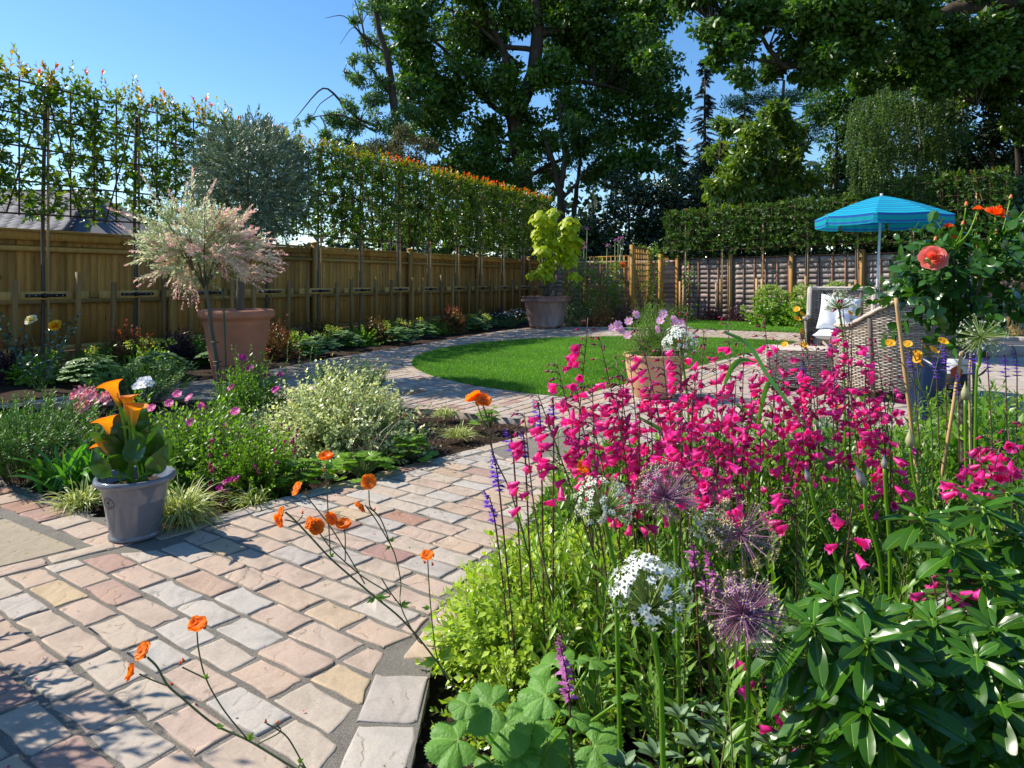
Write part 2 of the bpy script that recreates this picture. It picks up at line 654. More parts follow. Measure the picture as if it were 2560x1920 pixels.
def wood_mat(name, lo, hi, knot=(.10, .045, .015), grain=34, rough=0.75, knots=True):
    m, nt, out = mk(name)
    t = nt.nodes.new('ShaderNodeTexCoord')
    a = attr(nt)
    cb = nt.nodes.new('ShaderNodeCombineXYZ')
    nt.links.new(mathn(nt, 'MULTIPLY', a, 91.0), cb.inputs[2])
    nt.links.new(mathn(nt, 'MULTIPLY', a, 13.0), cb.inputs[0])
    ad = nt.nodes.new('ShaderNodeVectorMath')
    nt.links.new(t.outputs['Object'], ad.inputs[0])
    nt.links.new(cb.outputs[0], ad.inputs[1])
    mp = nt.nodes.new('ShaderNodeMapping')
    mp.inputs['Scale'].default_value = (1, 1, 0.06)
    nt.links.new(ad.outputs[0], mp.inputs['Vector'])
    n = noise(nt, grain, 6, 0.65, mp.outputs[0], 0.6)
    c = ramp(nt, [(0.28, lo), (0.7, hi)], n.outputs[0]).outputs[0]
    c = mixc(nt, 'MULTIPLY', 1.0, c, ramp(nt, [(0, (.58, .57, .56)), (.5, (.9, .88, .86)), (1, (1.15, 1.1, 1.0))], a).outputs[0])
    ag = noise(nt, 1.7, 5, .65)
    c = mixc(nt, 'MIX', ramp(nt, [(.52, (0, 0, 0)), (.75, (.45, .45, .45))], ag.outputs[0]).outputs[0], c, (.20, .17, .12))
    if knots:
        vo = nt.nodes.new('ShaderNodeTexVoronoi')
        vo.inputs['Scale'].default_value = 6.0
        mp2 = nt.nodes.new('ShaderNodeMapping')
        mp2.inputs['Scale'].default_value = (1.3, 1.3, 0.7)
        nt.links.new(ad.outputs[0], mp2.inputs['Vector'])
        nt.links.new(mp2.outputs[0], vo.inputs['Vector'])
        kf = ramp(nt, [(0.07, (1, 1, 1)), (0.16, (0, 0, 0))], vo.outputs['Distance']).outputs[0]
        c = mixc(nt, 'MIX', mathn(nt, 'MULTIPLY', kf, 0.75), c, knot)
        st = noise(nt, 3.0, 3, 0.5, mp.outputs[0])
        c = mixc(nt, 'MULTIPLY', ramp(nt, [(0.58, (0, 0, 0)), (0.72, (.8, .8, .8))], st.outputs[0]).outputs[0], c, (.62, .42, .28))
    princ(nt, out, c, rough, 0.25, bump(nt, n.outputs[0], 0.3, 0.003))
    return m


M_mortar, M_soil = mortar_mat(), soil_mat()
M_pine = wood_mat('treated_pine', (.38, .19, .045), (.62, .345, .10))
M_rail = wood_mat('pine_rail', (.36, .215, .065), (.54, .34, .12), knots=False)
M_stake = wood_mat('round_stake', (.19, .11, .035), (.34, .21, .08), knots=False)
M_lap = wood_mat('weathered_lap', (.33, .25, .23), (.52, .42, .39), (.2, .12, .1), 20)
M_batten = wood_mat('brown_batten', (.17, .075, .045), (.28, .14, .09), knots=False)
M_cane = wood_mat('bamboo_cane', (.40, .24, .11), (.60, .40, .20), knots=False)
M_brown = wood_mat('dark_cane', (.085, .045, .028), (.17, .09, .055), knots=False)
M_bark = wood_mat('grey_bark', (.07, .06, .045), (.17, .145, .11), knots=False, grain=20)
M_oakbark = wood_mat('oak_bark', (.028, .020, .014), (.085, .062, .042), knots=False, grain=6)
M_white_bark = wood_mat('birch_bark', (.25, .23, .20), (.60, .58, .54), knots=False, grain=9)
M_black = plain('black_rubber', (.012, .012, .014), 0.5, 0.4)
M_steel = plain('bright_steel', (.6, .6, .6), 0.3, 0.5, metal=0.8)
M_stem = leafmat('green_stem', [(0, (.07, .13, .035)), (1, (.14, .22, .06))], trans=0.1)
M_redstem = leafmat('dark_stem', [(0, (.11, .035, .04)), (.5, (.14, .09, .04)), (1, (.16, .20, .06))], trans=0.1)
M_twig = leafmat('woody_twig', [(0, (.06, .045, .03)), (1, (.16, .11, .07))], trans=0.0)

# ================================================================== regions of the garden
C0 = np.array([2.38, 9.60])
RL = 3.74
LC = np.array([0.60, 6.44])            # the lawn's near corner
DV = np.array([.616, .788])
NV = np.array([.788, -.616])
ISLAND = np.array([(-1.554, 2.917), (-.95, 3.66), (-.55, 4.08), (-.02, 4.66), (.22, 5.05), (.15, 5.33), (-.1, 5.45), (-.4, 5.62), (-.75, 5.8), (-1.5, 6.05),
                   (-2.2, 6.25), (-3.3, 6.3), (-4.2, 6.0), (-5.0, 5.2)])
RBED = np.array([(-.30, -1), (-.24, 1.3), (-.225, 1.93), (-.02, 2.6), (.30, 3.15), (.95, 3.65), (1.8, 4.2), (2.9, 4.8), (4.3, 5.7), (6, 6.6),
                 (10, 8), (12, 8), (12, -1)])
OUTER = np.array([(-7.5, 3.2), (-5.2, 5.35), (-4.4, 6.15), (-3.63, 7.04), (-3.31, 7.53), (-3.0, 8.19), (-2.62, 9.41), (-1.98, 10.85), (-1.55, 11.67), (-.96, 13.17),
                  (-.34, 14.63), (.35, 15.75), (1.2, 16.2), (2.4, 16.1), (3.4, 15.7), (4.6, 15.1), (6.5, 14.0), (8.3, 12.6)])
OUT_POLY = np.vstack([OUTER, [(30, 12.6), (30, -2), (-9, -2)]])
SLAB = np.array([(-1.665, 2.845), (-4.5, 4.62), (-8, 2), (-3.75, .73)])
FENCE_P, FENCE_D = np.array([-6.31, 8.42]), np.array([.481, .877])
FENCE_N = np.array([.877, -.481])
RF_P, RF_D = np.array([5.1, 20.0]), nrm(np.array([3.5, -4.0]))
RF_N = np.array([-RF_D[1], RF_D[0]]) * -1      # faces the garden
LAWN2 = np.array([(3.0, 16.2), (3.4, 15.75), (4.6, 15.15), (6.5, 14.05), (8.3, 12.65), (10.2, 12.0), (8.6, 15.2), (7.0, 17.0), (5.2, 18.9), (4.2, 18.9), (3.2, 17.6)])


def inpoly(P, poly):
    P = np.asarray(P, float)
    x, y = P[..., 0], P[..., 1]
    ins = np.zeros(x.shape, bool)
    n = len(poly)
    for i in range(n):
        x1, y1 = poly[i]
        x2, y2 = poly[(i + 1) % n]
        c = ((y1 > y) != (y2 > y)) & (x < (x2 - x1) * (y - y1) / ((y2 - y1) if y2 != y1 else 1e-9) + x1)
        ins ^= c
    return ins


def inlawn(P, grow=0.0):
    P = np.asarray(P, float)
    return (np.hypot(P[..., 0] - C0[0], P[..., 1] - C0[1]) < RL + grow) & (((P - LC) @ NV) < grow)


def paved(P):
    return inpoly(P, OUT_POLY) & ~inpoly(P, ISLAND) & ~inpoly(P, RBED) & ~inlawn(P)


def zone(P):
    """0 none, 1 near setts, 2 ring setts, 3 patio pavers, 4 slabs"""
    P = np.asarray(P, float)
    z = np.zeros(P.shape[:-1], int)
    pv = paved(P)
    z[pv] = 1
    z[pv & (((P - np.array([.2, 5.15])) @ np.array([.574, .819])) > 0)] = 2
    z[pv & (((P - LC) @ NV) > 0.75) & (P[..., 1] > 4.2)] = 3
    z[pv & inpoly(P, SLAB)] = 4
    return z


# ------------------------------------------------------------------ ground
def sheet(mb, P, q, z, v=0.5):
    """square cells of side q centred on P"""
    n = len(P)
    c = np.array([(-.5, -.5), (.5, -.5), (.5, .5), (-.5, .5)]) * q
    V = np.zeros((n, 4, 3))
    V[:, :, :2] = P[:, None] + c[None]
    V[:, :, 2] = z
    mb.add(V.reshape(-1, 3), np.arange(n * 4).reshape(-1, 4), v)


def grass_ground():
    m, nt, out = mk('rough_grass')
    n = noise(nt, 3, 6, .7)
    princ(nt, out, ramp(nt, [(.3, (.02, .035, .012)), (.7, (.06, .09, .03))], n.outputs[0]).outputs[0], 0.95, 0.1)
    return m


mb = MB()
mb.add([(-200, -60, -.14), (200, -60, -.14), (200, 300, -.14), (-200, 300, -.14)], [(0, 1, 2, 3)])
mb.build('ground', grass_ground(), kind='structure')


def grid(x0, x1, y0, y1, nx, ny, zf):
    xs, ys = np.linspace(x0, x1, nx), np.linspace(y0, y1, ny)
    X, Y = np.meshgrid(xs, ys)
    V = np.stack([X, Y, zf(X, Y)], -1).reshape(-1, 3)
    i = (np.arange(ny - 1)[:, None] * nx + np.arange(nx - 1)[None])
    F = np.stack([i, i + 1, i + nx + 1, i + nx], -1).reshape(-1, 4)
    return V, F


def lumps(X, Y):
    z = np.zeros_like(X)
    for k, (s, a) in enumerate([(3.1, .5), (7.3, .3), (17, .2), (31, .12)]):
        z += a * np.sin(X * s + 1.3 * k + 2 * np.sin(Y * s * .7 + k)) * np.cos(Y * s * 1.1 - k + np.sin(X * s * .5))
    return z


mb = MB()
for x0, x1, y0, y1, nx, ny in ((-4.6, 3.2, .6, 6.6, 200, 160), (-11, 13, 6.6, 24, 150, 110), (-11, -4.6, -1.5, 6.6, 40, 50), (3.2, 13, -1.5, 6.6, 60, 50), (-4.6, 3.2, -1.5, .6, 40, 12)):
    V, F = grid(x0, x1, y0, y1, nx, ny, lambda X, Y: -.050 + .016 * lumps(X, Y) + .005 * rng.normal(size=X.shape))
    mb.add(V, F)
mb.build('soil', M_soil, kind='structure', smooth=False)

# mulch chips lying on the soil
def mulch():
    mb = MB()
    P = rng.uniform((-4.2, 1.0), (2.6, 6.3), size=(60000, 2))
    k = (inpoly(P, ISLAND) | (inpoly(P, RBED) & (P[:, 0] < 2.4)))
    P = P[k][:11000]
    n = len(P)
    s = rng.uniform(.003, .011, n)
    pos = np.c_[P, -.048 + .016 * lumps(P[:, 0], P[:, 1]) + s * .5]
    T = (np.array([(-.5, -.4, 0), (.5, -.3, .1), (.4, .5, 0), (-.4, .4, .15), (0, 0, .55)]), np.array([(0, 1, 4), (1, 2, 4), (2, 3, 4), (3, 0, 4)]), np.zeros(5))
    put(mb, T, pos, rsph(n) * [1, 1, .3], np.array([[0, 0, 1.0]]) + rsph(n) * .3, s * 1.9, rng.random(n))
    mb.build('mulch', vmat('mulch_chip', [(0, (.022, .014, .010)), (.7, (.085, .05, .032)), (1, (.20, .13, .08))], 0.9), kind='stuff')


mulch()

# ------------------------------------------------------------------ sand bed of the paving
def sandbed():
    mb = MB()
    for (x0, x1, y0, y1, q) in ((-4.5, 3.0, -.6, 6.0, .045), (-8, 12, 6.0, 16.6, .12), (3.0, 12, -.6, 6.0, .12), (-8, -4.5, -.6, 6.0, .12)):
        xs = np.arange(x0 + q / 2, x1, q)
        ys = np.arange(y0 + q / 2, y1, q)
        P = np.stack(np.meshgrid(xs, ys), -1).reshape(-1, 2)
        sheet(mb, P[paved(P)], q * 1.002, -.0045)
    mb.build('sand_joints', M_mortar, kind='structure')


sandbed()


# ------------------------------------------------------------------ setts
def sett_piece(c, du, dv, lu, lv, thick=.055, npt=3, jit=.0030, tilt=.005, z0=0.0, quad=None):
    """one cut stone: wobbly outline, arris worn, slight tilt; quad overrides the corners (u, v from c)"""
    cs = np.array(quad) if quad is not None else np.array([(-lu, -lv), (lu, -lv), (lu, lv), (-lu, lv)]) / 2
    pts = []
    for i in range(4):
        a, b = cs[i], cs[(i + 1) % 4]
        L = np.hypot(*(b - a))
        e = min(.3, .004 / max(L, .001))
        for t in [e] + [(k + .5 + rng.uniform(-.2, .2)) / npt for k in range(1, npt)] + [1 - e]:
            pts.append(a + (b - a) * t)
    P = np.array(pts)
    n = len(P)
    m = P.mean(0)
    P = P + rng.normal(size=P.shape) * jit
    if npt > 1 and rng.random() < .35:          # a chipped corner
        k = rng.integers(n)
        P[k] = P[k] * .93 + m * .07
    D = P - m
    r = np.linalg.norm(D, axis=1, keepdims=True).clip(.01)
    inner = P - D / r * .0028
    mid = P - D / r * .010
    tx, ty = rng.normal(size=2) * tilt
    hz = rng.normal() * .0014

    def lift(Q, z):
        return np.c_[c[0] + Q[:, 0] * du[0] + Q[:, 1] * dv[0], c[1] + Q[:, 0] * du[1] + Q[:, 1] * dv[1],
                     z0 + z + hz + Q[:, 0] * tx + Q[:, 1] * ty]
    V = np.vstack([lift(mid, rng.normal(size=n) * .0003), lift(inner, -.0004 + rng.normal(size=n) * .0006), lift(P, -.0030), lift(P, -thick)])
    k = np.arange(n)
    k2 = (k + 1) % n
    F = np.vstack([np.stack([a * n + k, (a + 1) * n + k, (a + 1) * n + k2, a * n + k2], -1) for a in range(3)])
    return V, F, [list(range(n))]


_ZQ, _ZX, _ZY = .01, -8.0, -.6
_zx, _zy = np.arange(_ZX, 12.0, _ZQ), np.arange(_ZY, 16.8, _ZQ)
ZG = np.vstack([zone(np.stack(np.meshgrid(_zx, _zy[i:i + 200]), -1)).astype(np.int8) for i in range(0, len(_zy), 200)])


def zoneq(P):
    i = ((P[..., 0] - _ZX) / _ZQ).astype(int).clip(0, ZG.shape[1] - 1)
    j = ((P[..., 1] - _ZY) / _ZQ).astype(int).clip(0, ZG.shape[0] - 1)
    return ZG[j, i]


def paving():
    root = link('path', None, kind='structure')
    stones = []   # (distance, verts, quads, top ngon, v, name)

    def colour():
        r = rng.random()
        if r < .05:
            return rng.uniform(.84, .93)
        if r < .065:
            return rng.uniform(.95, 1.0)
        return rng.uniform(0.0, .80) ** 0.85 * 1.0 if r < .6 else rng.uniform(.15, .62)

    def put_sett(c, du, dv, lu, lv, far=False, **k):
        V, F, T = sett_piece(c, du, dv, lu, lv, npt=1 if far else 3, **k)
        stones.append((float(np.hypot(c[0] * .9, c[1])), V, F, T, colour()))

    def area(zid, ang_u, ang_v, pu, pv, org, ju, jv, box4, skip=None):
        du = np.array([math.cos(R(ang_u)), math.sin(R(ang_u))])
        dv = np.array([math.cos(R(ang_v)), math.sin(R(ang_v))])
        xs = np.array(box4[:2])
        Mx = np.linalg.inv(np.c_[du, dv])
        cr = np.array([(a, b) for a in box4[:2] for b in box4[2:]]) - org
        uv = cr @ Mx.T
        r0, r1 = int(math.floor(uv[:, 1].min() / pv)), int(math.ceil(uv[:, 1].max() / pv))
        for r in range(r0, r1 + 1):
            u = uv[:, 0].min() - pu * (0.5 * (r % 2) + rng.uniform(-.12, .12))
            while u < uv[:, 0].max():
                L = pu * rng.uniform(.86, 1.12)
                a, b = u + ju / 2, u + L - ju / 2
                u += L
                lv = pv - jv + rng.normal() * .003
                vc = (r + .5) * pv
                ts = np.linspace(a, b, 13)
                Q = org + ts[:, None] * du + vc * dv
                if not (box4[0] - .2 < Q[6][0] < box4[1] + .2 and box4[2] - .2 < Q[6][1] < box4[3] + .2):
                    continue
                if abs(Q[6][0]) > Q[6][1] * .82 + .6:
                    continue
                oks = []
                for s in (-.5, 0, .5):
                    P = Q + s * lv * dv
                    oks.append((zoneq(P) == zid) & ~edged(P))
                if not any(o.any() for o in oks):
                    continue
                iv = []
                for o in (oks[0], oks[2]):
                    i = np.where(o)[0]
                    iv.append((ts[i[0]], ts[i[-1]]) if len(i) else None)
                full = all(v_ is not None and v_[1] - v_[0] > (b - a) * .99 for v_ in iv)
                far = Q[6][1] > 5.2
                if full:
                    put_sett(Q[6], du, dv, b - a, lv, far)
                    continue
                im = np.where(oks[1])[0]
                if len(im) < 2 and (iv[0] is None or iv[1] is None):
                    continue
                hv = [-.5, .5]
                for q_ in (0, 1):
                    if iv[q_] is None:
                        if len(im) < 2:
                            break
                        iv[q_] = (ts[im[0]], ts[im[-1]])
                        hv[q_] = 0.0
                if iv[0] is None or iv[1] is None:
                    continue
                if (iv[0][1] - iv[0][0]) + (iv[1][1] - iv[1][0]) < .07:
                    continue
                mu = (iv[0][0] + iv[0][1] + iv[1][0] + iv[1][1]) / 4
                cq = org + mu * du + vc * dv
                quad = [(iv[0][0] - mu, hv[0] * lv), (iv[0][1] - mu, hv[0] * lv), (iv[1][1] - mu, hv[1] * lv), (iv[1][0] - mu, hv[1] * lv)]
                put_sett(cq, du, dv, .1, .1, far, quad=quad)

    # edging courses first, and the strip they occupy
    edge_lines = []

    def edge(pts, wd, L, gap=.014, side=1, far=False, thick=.06):
        """a course of stones along a line, laid on its left (side 1) or right"""
        P = np.array(pts, float)
        seg = np.linalg.norm(np.diff(P, axis=0), axis=1)
        cum = np.r_[0, np.cumsum(seg)]
        s = 0.0
        while s < cum[-1] - .05:
            l = L * rng.uniform(.82, 1.15)
            e = min(s + l, cum[-1])
            a = np.array([np.interp(s, cum, P[:, i]) for i in range(2)])
            b = np.array([np.interp(e, cum, P[:, i]) for i in range(2)])
            s = e
            d = (b - a) / max(np.hypot(*(b - a)), 1e-6)
            n = np.array([-d[1], d[0]]) * side
            c = (a + b) / 2 + n * wd / 2
            ll = np.hypot(*(b - a)) - gap
            if ll > .04 and abs(c[0]) < c[1] * .85 + .6:
                put_sett(c, d, np.array([-d[1], d[0]]), ll, wd - gap, far or c[1] > 5.5, thick=thick)
        edge_lines.append((P, wd))

    EG = np.zeros(ZG.shape, bool)

    def mark_edges():
        for P, wd in edge_lines:
            for i in range(len(P) - 1):
                a, b = P[i], P[i + 1]
                lo, hi = np.minimum(a, b) - wd - .02, np.maximum(a, b) + wd + .02
                i0, i1 = [int(x) for x in ((np.array([lo[0], hi[0]]) - _ZX) / _ZQ).clip(0, ZG.shape[1])]
                j0, j1 = [int(x) for x in ((np.array([lo[1], hi[1]]) - _ZY) / _ZQ).clip(0, ZG.shape[0])]
                if i1 <= i0 or j1 <= j0:
                    continue
                Q = np.stack(np.meshgrid(_zx[i0:i1], _zy[j0:j1]), -1)
                ab = b - a
                t = (((Q - a) @ ab) / max(ab @ ab, 1e-9)).clip(0, 1)
                EG[j0:j1, i0:i1] |= np.linalg.norm(Q - (a + t[..., None] * ab), axis=-1) < wd + .004

    def edged(Q):
        i = ((Q[:, 0] - _ZX) / _ZQ).astype(int).clip(0, ZG.shape[1] - 1)
        j = ((Q[:, 1] - _ZY) / _ZQ).astype(int).clip(0, ZG.shape[0] - 1)
        return EG[j, i]

    I = ISLAND
    edge([I[0], I[1], I[2], I[3], I[4]], .105, .22, side=-1)
    dl = nrm(np.array([-.847, .531]))
    edge([I[0] + np.array([.02, -.06]), I[0] + dl * 4.0], .150, .20, side=1)
    edge([I[4], I[5], I[6], I[7], I[8], I[9], I[10], I[11], I[12]], .11, .2, side=-1, far=True)
    th = np.linspace(math.atan2(6.48 - C0[1], .6 - C0[0]), math.atan2(6.48 - C0[1], .6 - C0[0]) - R(235), 90)
    ring = C0 + np.c_[np.cos(th), np.sin(th)] * (RL)
    edge(ring, .13, .2, side=1, far=True)
    edge([LC, LC + DV * 5.4], .13, .2, side=-1, far=True)
    edge(OUTER[2:], .11, .2, side=-1, far=True)
    # heavy stones along the near bed
    edge([(-.245, .95), (-.235, 1.3), (-.222, 1.93)], .16, .235, side=1, thick=.075)
    edge([(-.222, 1.93), (-.02, 2.6), (.30, 3.15), (.95, 3.65), (1.8, 4.2), (2.9, 4.8)], .105, .21, side=1)
    edge([SLAB[0], SLAB[0] + nrm(SLAB[3] - SLAB[0]) * 2.6], .10, .24, side=1)

    mark_edges()
    org = np.array(G(370.4, 1488.5))[:2]
    area(1, -35.5, 52.5, .222, .1135, org, .017, .0155, (-3.2, 3.2, .6, 6.2))
    area(2, 57.5, -32.5, .215, .108, np.array([0., 6.]), .016, .014, (-6.5, 7.8, 5.0, 16.4))
    area(3, -4, 86, .50, .24, np.array([3., 6.]), .012, .012, (.8, 11.5, 4.2, 13.2))
    # big slabs
    ds = nrm(SLAB[1] - SLAB[0])
    dn = nrm(SLAB[3] - SLAB[0])
    for i in range(5):
        for k in range(5):
            a = .02 + i * .66
            wd = (.31, .60, .60, .45, .6)[k]
            off = (.115, .44, 1.06, 1.68, 2.15)[k]
            if i == 0 and k == 0:
                pass
            c = SLAB[0] + ds * (a + .64 / 2 + (.33 if k % 2 else 0)) + dn * (off + wd / 2)
            if k % 2 and i == 0:
                c2 = SLAB[0] + ds * (.02 + .16) + dn * (off + wd / 2)
                V, F, T = sett_piece(c2, ds, dn, .31, wd - .012, npt=3, jit=.002, tilt=.001)
                stones.append((float(np.hypot(*c2)) - 1, V, F, T, -rng.random() - .01))
            V, F, T = sett_piece(c, ds, dn, .64, wd - .012, npt=3, jit=.002, tilt=.001)
            stones.append((float(np.hypot(*c)) - 1, V, F, T, -rng.random() - .01))

    # which stones show largest: near ones inside the view
    def vis(st):
        c = st[1].mean(0)
        px = 1280 + FPX * c[0] / max(c[1], .1)
        py = HY + FPX * EYE / max(c[1], .1)
        return -60 < px < 2620 and py < 1980
    stones.sort(key=lambda s: (not vis(s), s[0]))
    n_ind = 0
    rest = {}
    for dist, V, F, T, v in stones:
        pc = V.mean(0)
        mat = M_slab if v < 0 else (M_pale if zone(pc[None, :2])[0] == 3 else M_sett)
        vv = -v if v < 0 else v
        if v < 0 or (n_ind < 292 and mat is M_sett):
            nm = 'slab' if v < 0 else 'sett'
            mb = MB().add(V, F, vv)
            mb.F.append(np.array(T, dtype=np.int32))
            mb.M.append(np.zeros(1, dtype=np.int32))
            mb.build(nm, mat, root)
            n_ind += v >= 0
        else:
            mb = rest.setdefault(mat.name, (MB(), mat))[0]
            n0 = mb.n
            mb.add(V, F, vv)
            mb.F.append(np.array(T, dtype=np.int32) + n0)
            mb.M.append(np.zeros(1, dtype=np.int32))
    for k, (mb, mat) in rest.items():
        mb.build('distant_setts' if mat is M_sett else 'distant_pavers', mat, root, kind='stuff')
    print('stones', len(stones), 'own', n_ind)


paving()


# ------------------------------------------------------------------ lawns
def lawn_mat(name, a, b):
    m, nt, out = mk(name)
    n = noise(nt, 120, 4, .8)
    n2 = noise(nt, 1.2, 3, .6)
    c = ramp(nt, [(.3, a), (.7, b)], n.outputs[0]).outputs[0]
    c = mixc(nt, 'MULTIPLY', .5, c, ramp(nt, [(.35, (.7, .75, .6)), (.65, (1.1, 1.05, 1))], n2.outputs[0]).outputs[0])
    princ(nt, out, c, .8, .2, bump(nt, n.outputs[0], .8, .02))
    return m


M_lawn = lawn_mat('lawn_base', (.035, .10, .008), (.09, .20, .02))
M_blade = leafmat('grass_blade', [(0, (.045, .12, .012)), (.6, (.085, .20, .02)), (.93, (.13, .25, .035)), (1, (.30, .30, .12))], .45, .35)


def grassblades(P, h, wd, name, z=0.0):
    n = len(P)
    mb = MB()
    T = (np.array([(-.5, 0, 0), (.5, 0, 0), (0, 1, 0)]), np.array([(0, 1, 2)]), np.zeros(3))
    d = np.c_[rng.normal(size=(n, 2)) * .42, np.ones(n)]
    nn = np.c_[rng.normal(size=(n, 2)), np.full(n, .1)]
    pos = np.c_[P, np.full(n, z)]
    s = h * rng.uniform(.6, 1.25, n)
    put(mb, T, pos, d, nn, s, np.where(rng.random(n) < .025, 1.0, (rng.random(n) * .7 + .2 * np.sin(P[:, 0] * 2.1 + np.sin(P[:, 1] * 1.7)) + .1 * np.sin((P[:, 0] * .6 + P[:, 1] * .8) * 7) + .1).clip(0, .92)), wscale=np.full(n, wd / h))
    return mb.build(name, M_blade, None, kind='stuff')


def lawns():
    mb = MB()
    th = np.linspace(0, 2 * math.pi, 181)[:-1]
    ring = C0 + np.c_[np.cos(th), np.sin(th)] * (RL - .005)
    s = (ring - LC) @ NV
    P = ring.copy()
    P[s > 0] -= np.outer(s[s > 0], NV)
    V = np.vstack([np.c_[P, np.full(len(P), .004)], np.c_[P, np.full(len(P), -.06)]])
    n = len(P)
    k = np.arange(n)
    mb.add(V, np.stack([k, k + n, (k + 1) % n + n, (k + 1) % n], -1))
    mb.F.append(np.arange(n, dtype=np.int32)[None])
    mb.M.append(np.zeros(1, dtype=np.int32))
    mb.build('lawn', M_lawn, kind='structure')
    mb = MB()
    m2 = len(LAWN2)
    mb.add(np.c_[LAWN2, np.full(m2, .004)], [list(range(m2))])
    mb.build('far_lawn', M_lawn, kind='structure')
    P = rng.uniform(C0 - RL, C0 + RL, size=(520000, 2))
    P = P[inlawn(P, -.0)]
    keep = rng.random(len(P)) < (7.2 / P[:, 1]).clip(0, 1) ** 1.3
    P = P[keep][:120000]
    grassblades(P, .030, .0058, 'grass')
    th = rng.uniform(0, 2 * math.pi, 9000)
    r = RL + rng.uniform(-.02, .012, 9000)
    P = C0 + np.c_[np.cos(th) * r, np.sin(th) * r]
    P = np.vstack([P[((P - LC) @ NV) < 0], LC + np.outer(rng.uniform(0, 5.3, 3500), DV) + NV * rng.uniform(-.02, .01, (3500, 1))])
    grassblades(P, .036, .005, 'lawn_edge_grass', -.015)
    P = rng.uniform((2.9, 12), (10.2, 19), size=(90000, 2))
    P = P[inpoly(P, LAWN2)][:34000]
    grassblades(P, .04, .011, 'far_grass')


lawns()


# ================================================================== left boundary: close board fence
def fp(t, off=0.0, z=0.0):
    p = FENCE_P + FENCE_D * t + FENCE_N * off
    return np.array([p[0], p[1], z])


RFence = np.array([[FENCE_D[0], FENCE_N[0], 0], [FENCE_D[1], FENCE_N[1], 0], [0, 0, 1]])


def left_fence():
    t_end = 14.95
    root = thing('board_fence', 'long tan close board fence under the pleached hedge on the left', 'fence', fp(4, 0, 0))
    t = -2.6
    k = 0
    while t < t_end:
        wd = .1 * rng.uniform(.97, 1.03)
        mb = MB()
        rr = RFence @ rz(R(5.5))
        top = 1.70 if True else 0
        box(mb, fp(t + wd / 2, -.030 + rng.normal() * .0015, (top + .16) / 2), (wd * 1.14, .014, top - .16), rng.random(), rr)
        kids(root, mb, 'board', M_pine)
        t += wd
        k += 1
    # posts every 2.96 m
    tp = []
    for px in (422, 776, 1013, 1200):
        a = (px - 1280) / FPX
        tt = (a * (FENCE_P[1]) - FENCE_P[0]) / (FENCE_D[0] - a * FENCE_D[1])
        tp.append(tt)
    t0 = np.mean([tp[i] - 2.96 * i for i in range(4)])
    posts = [t0 + 2.96 * i for i in range(-2, 6) if -2.8 < t0 + 2.96 * i < t_end + .1]
    for p in posts:
        mb = MB()
        box(mb, fp(p, .055, .90), (.10, .10, 1.80), rng.random(), RFence, bev=.004)
        kids(root, mb, 'post', M_rail)
        mb = MB()
        V = np.array([(-1, -1, 0), (1, -1, 0), (1, 1, 0), (-1, 1, 0), (-1, -1, .25), (1, -1, .25), (1, 1, .25), (-1, 1, .25), (0, 0, .7)]) * [.062, .062, .05]
        mb.add(V @ RFence.T + fp(p, .055, 1.80), [(3, 2, 1, 0), (0, 1, 5, 4), (1, 2, 6, 5), (2, 3, 7, 6), (3, 0, 4, 7), (4, 5, 8), (5, 6, 8), (6, 7, 8), (7, 4, 8)], rng.random())
        kids(root, mb, 'post_cap', M_rail)
    ends = [-2.7] + posts + [t_end]
    for a, b in zip(ends[:-1], ends[1:]):
        if b - a < .25:
            continue
        m, L = (a + b) / 2, b - a - .105
        for z, hh in ((1.50, .085), (.82, .085), (.205, .085)):
            mb = MB()
            # triangular arris rail: sloping top catches the sky
            V = np.array([(-L / 2, 0, -hh / 2), (-L / 2, .052, -hh / 2 + .01), (-L / 2, .052, hh / 2 - .03), (-L / 2, 0, hh / 2),
                          (L / 2, 0, -hh / 2), (L / 2, .052, -hh / 2 + .01), (L / 2, .052, hh / 2 - .03), (L / 2, 0, hh / 2)])
            mb.add(V @ RFence.T + fp(m, .0, z), [(0, 1, 2, 3), (7, 6, 5, 4), (1, 5, 6, 2), (2, 6, 7, 3), (0, 4, 5, 1), (3, 7, 4, 0)], rng.random())
            kids(root, mb, 'rail', M_rail)
        mb = MB()
        box(mb, fp(m, .012, 1.655), (L, .022, .10), rng.random(), RFence)
        kids(root, mb, 'counter_rail', M_pine)
        mb = MB()
        box(mb, fp(m, .0, 1.728), (L + .02, .075, .034), rng.random(), RFence, bev=.004)
        kids(root, mb, 'capping', M_rail)
        mb = MB()
        box(mb, fp(m, -.03, .07), (L, .03, .16), rng.random(), RFence, bev=.003)
        kids(root, mb, 'gravel_board', M_stake)


left_fence()


# ------------------------------------------------------------------ right boundary: lap panels between posts
def rp(t, off=0.0, z=0.0):
    n = np.array([RF_D[1], -RF_D[0]])
    p = RF_P + RF_D * t + n * off
    return np.array([p[0], p[1], z])


RRF = np.array([[RF_D[0], RF_D[1], 0], [RF_D[1], -RF_D[0], 0], [0, 0, 1.0]])


def ray_t(px, P, D):
    a = (px - 1280) / FPX
    return (a * P[1] - P[0]) / (D[0] - a * D[1])


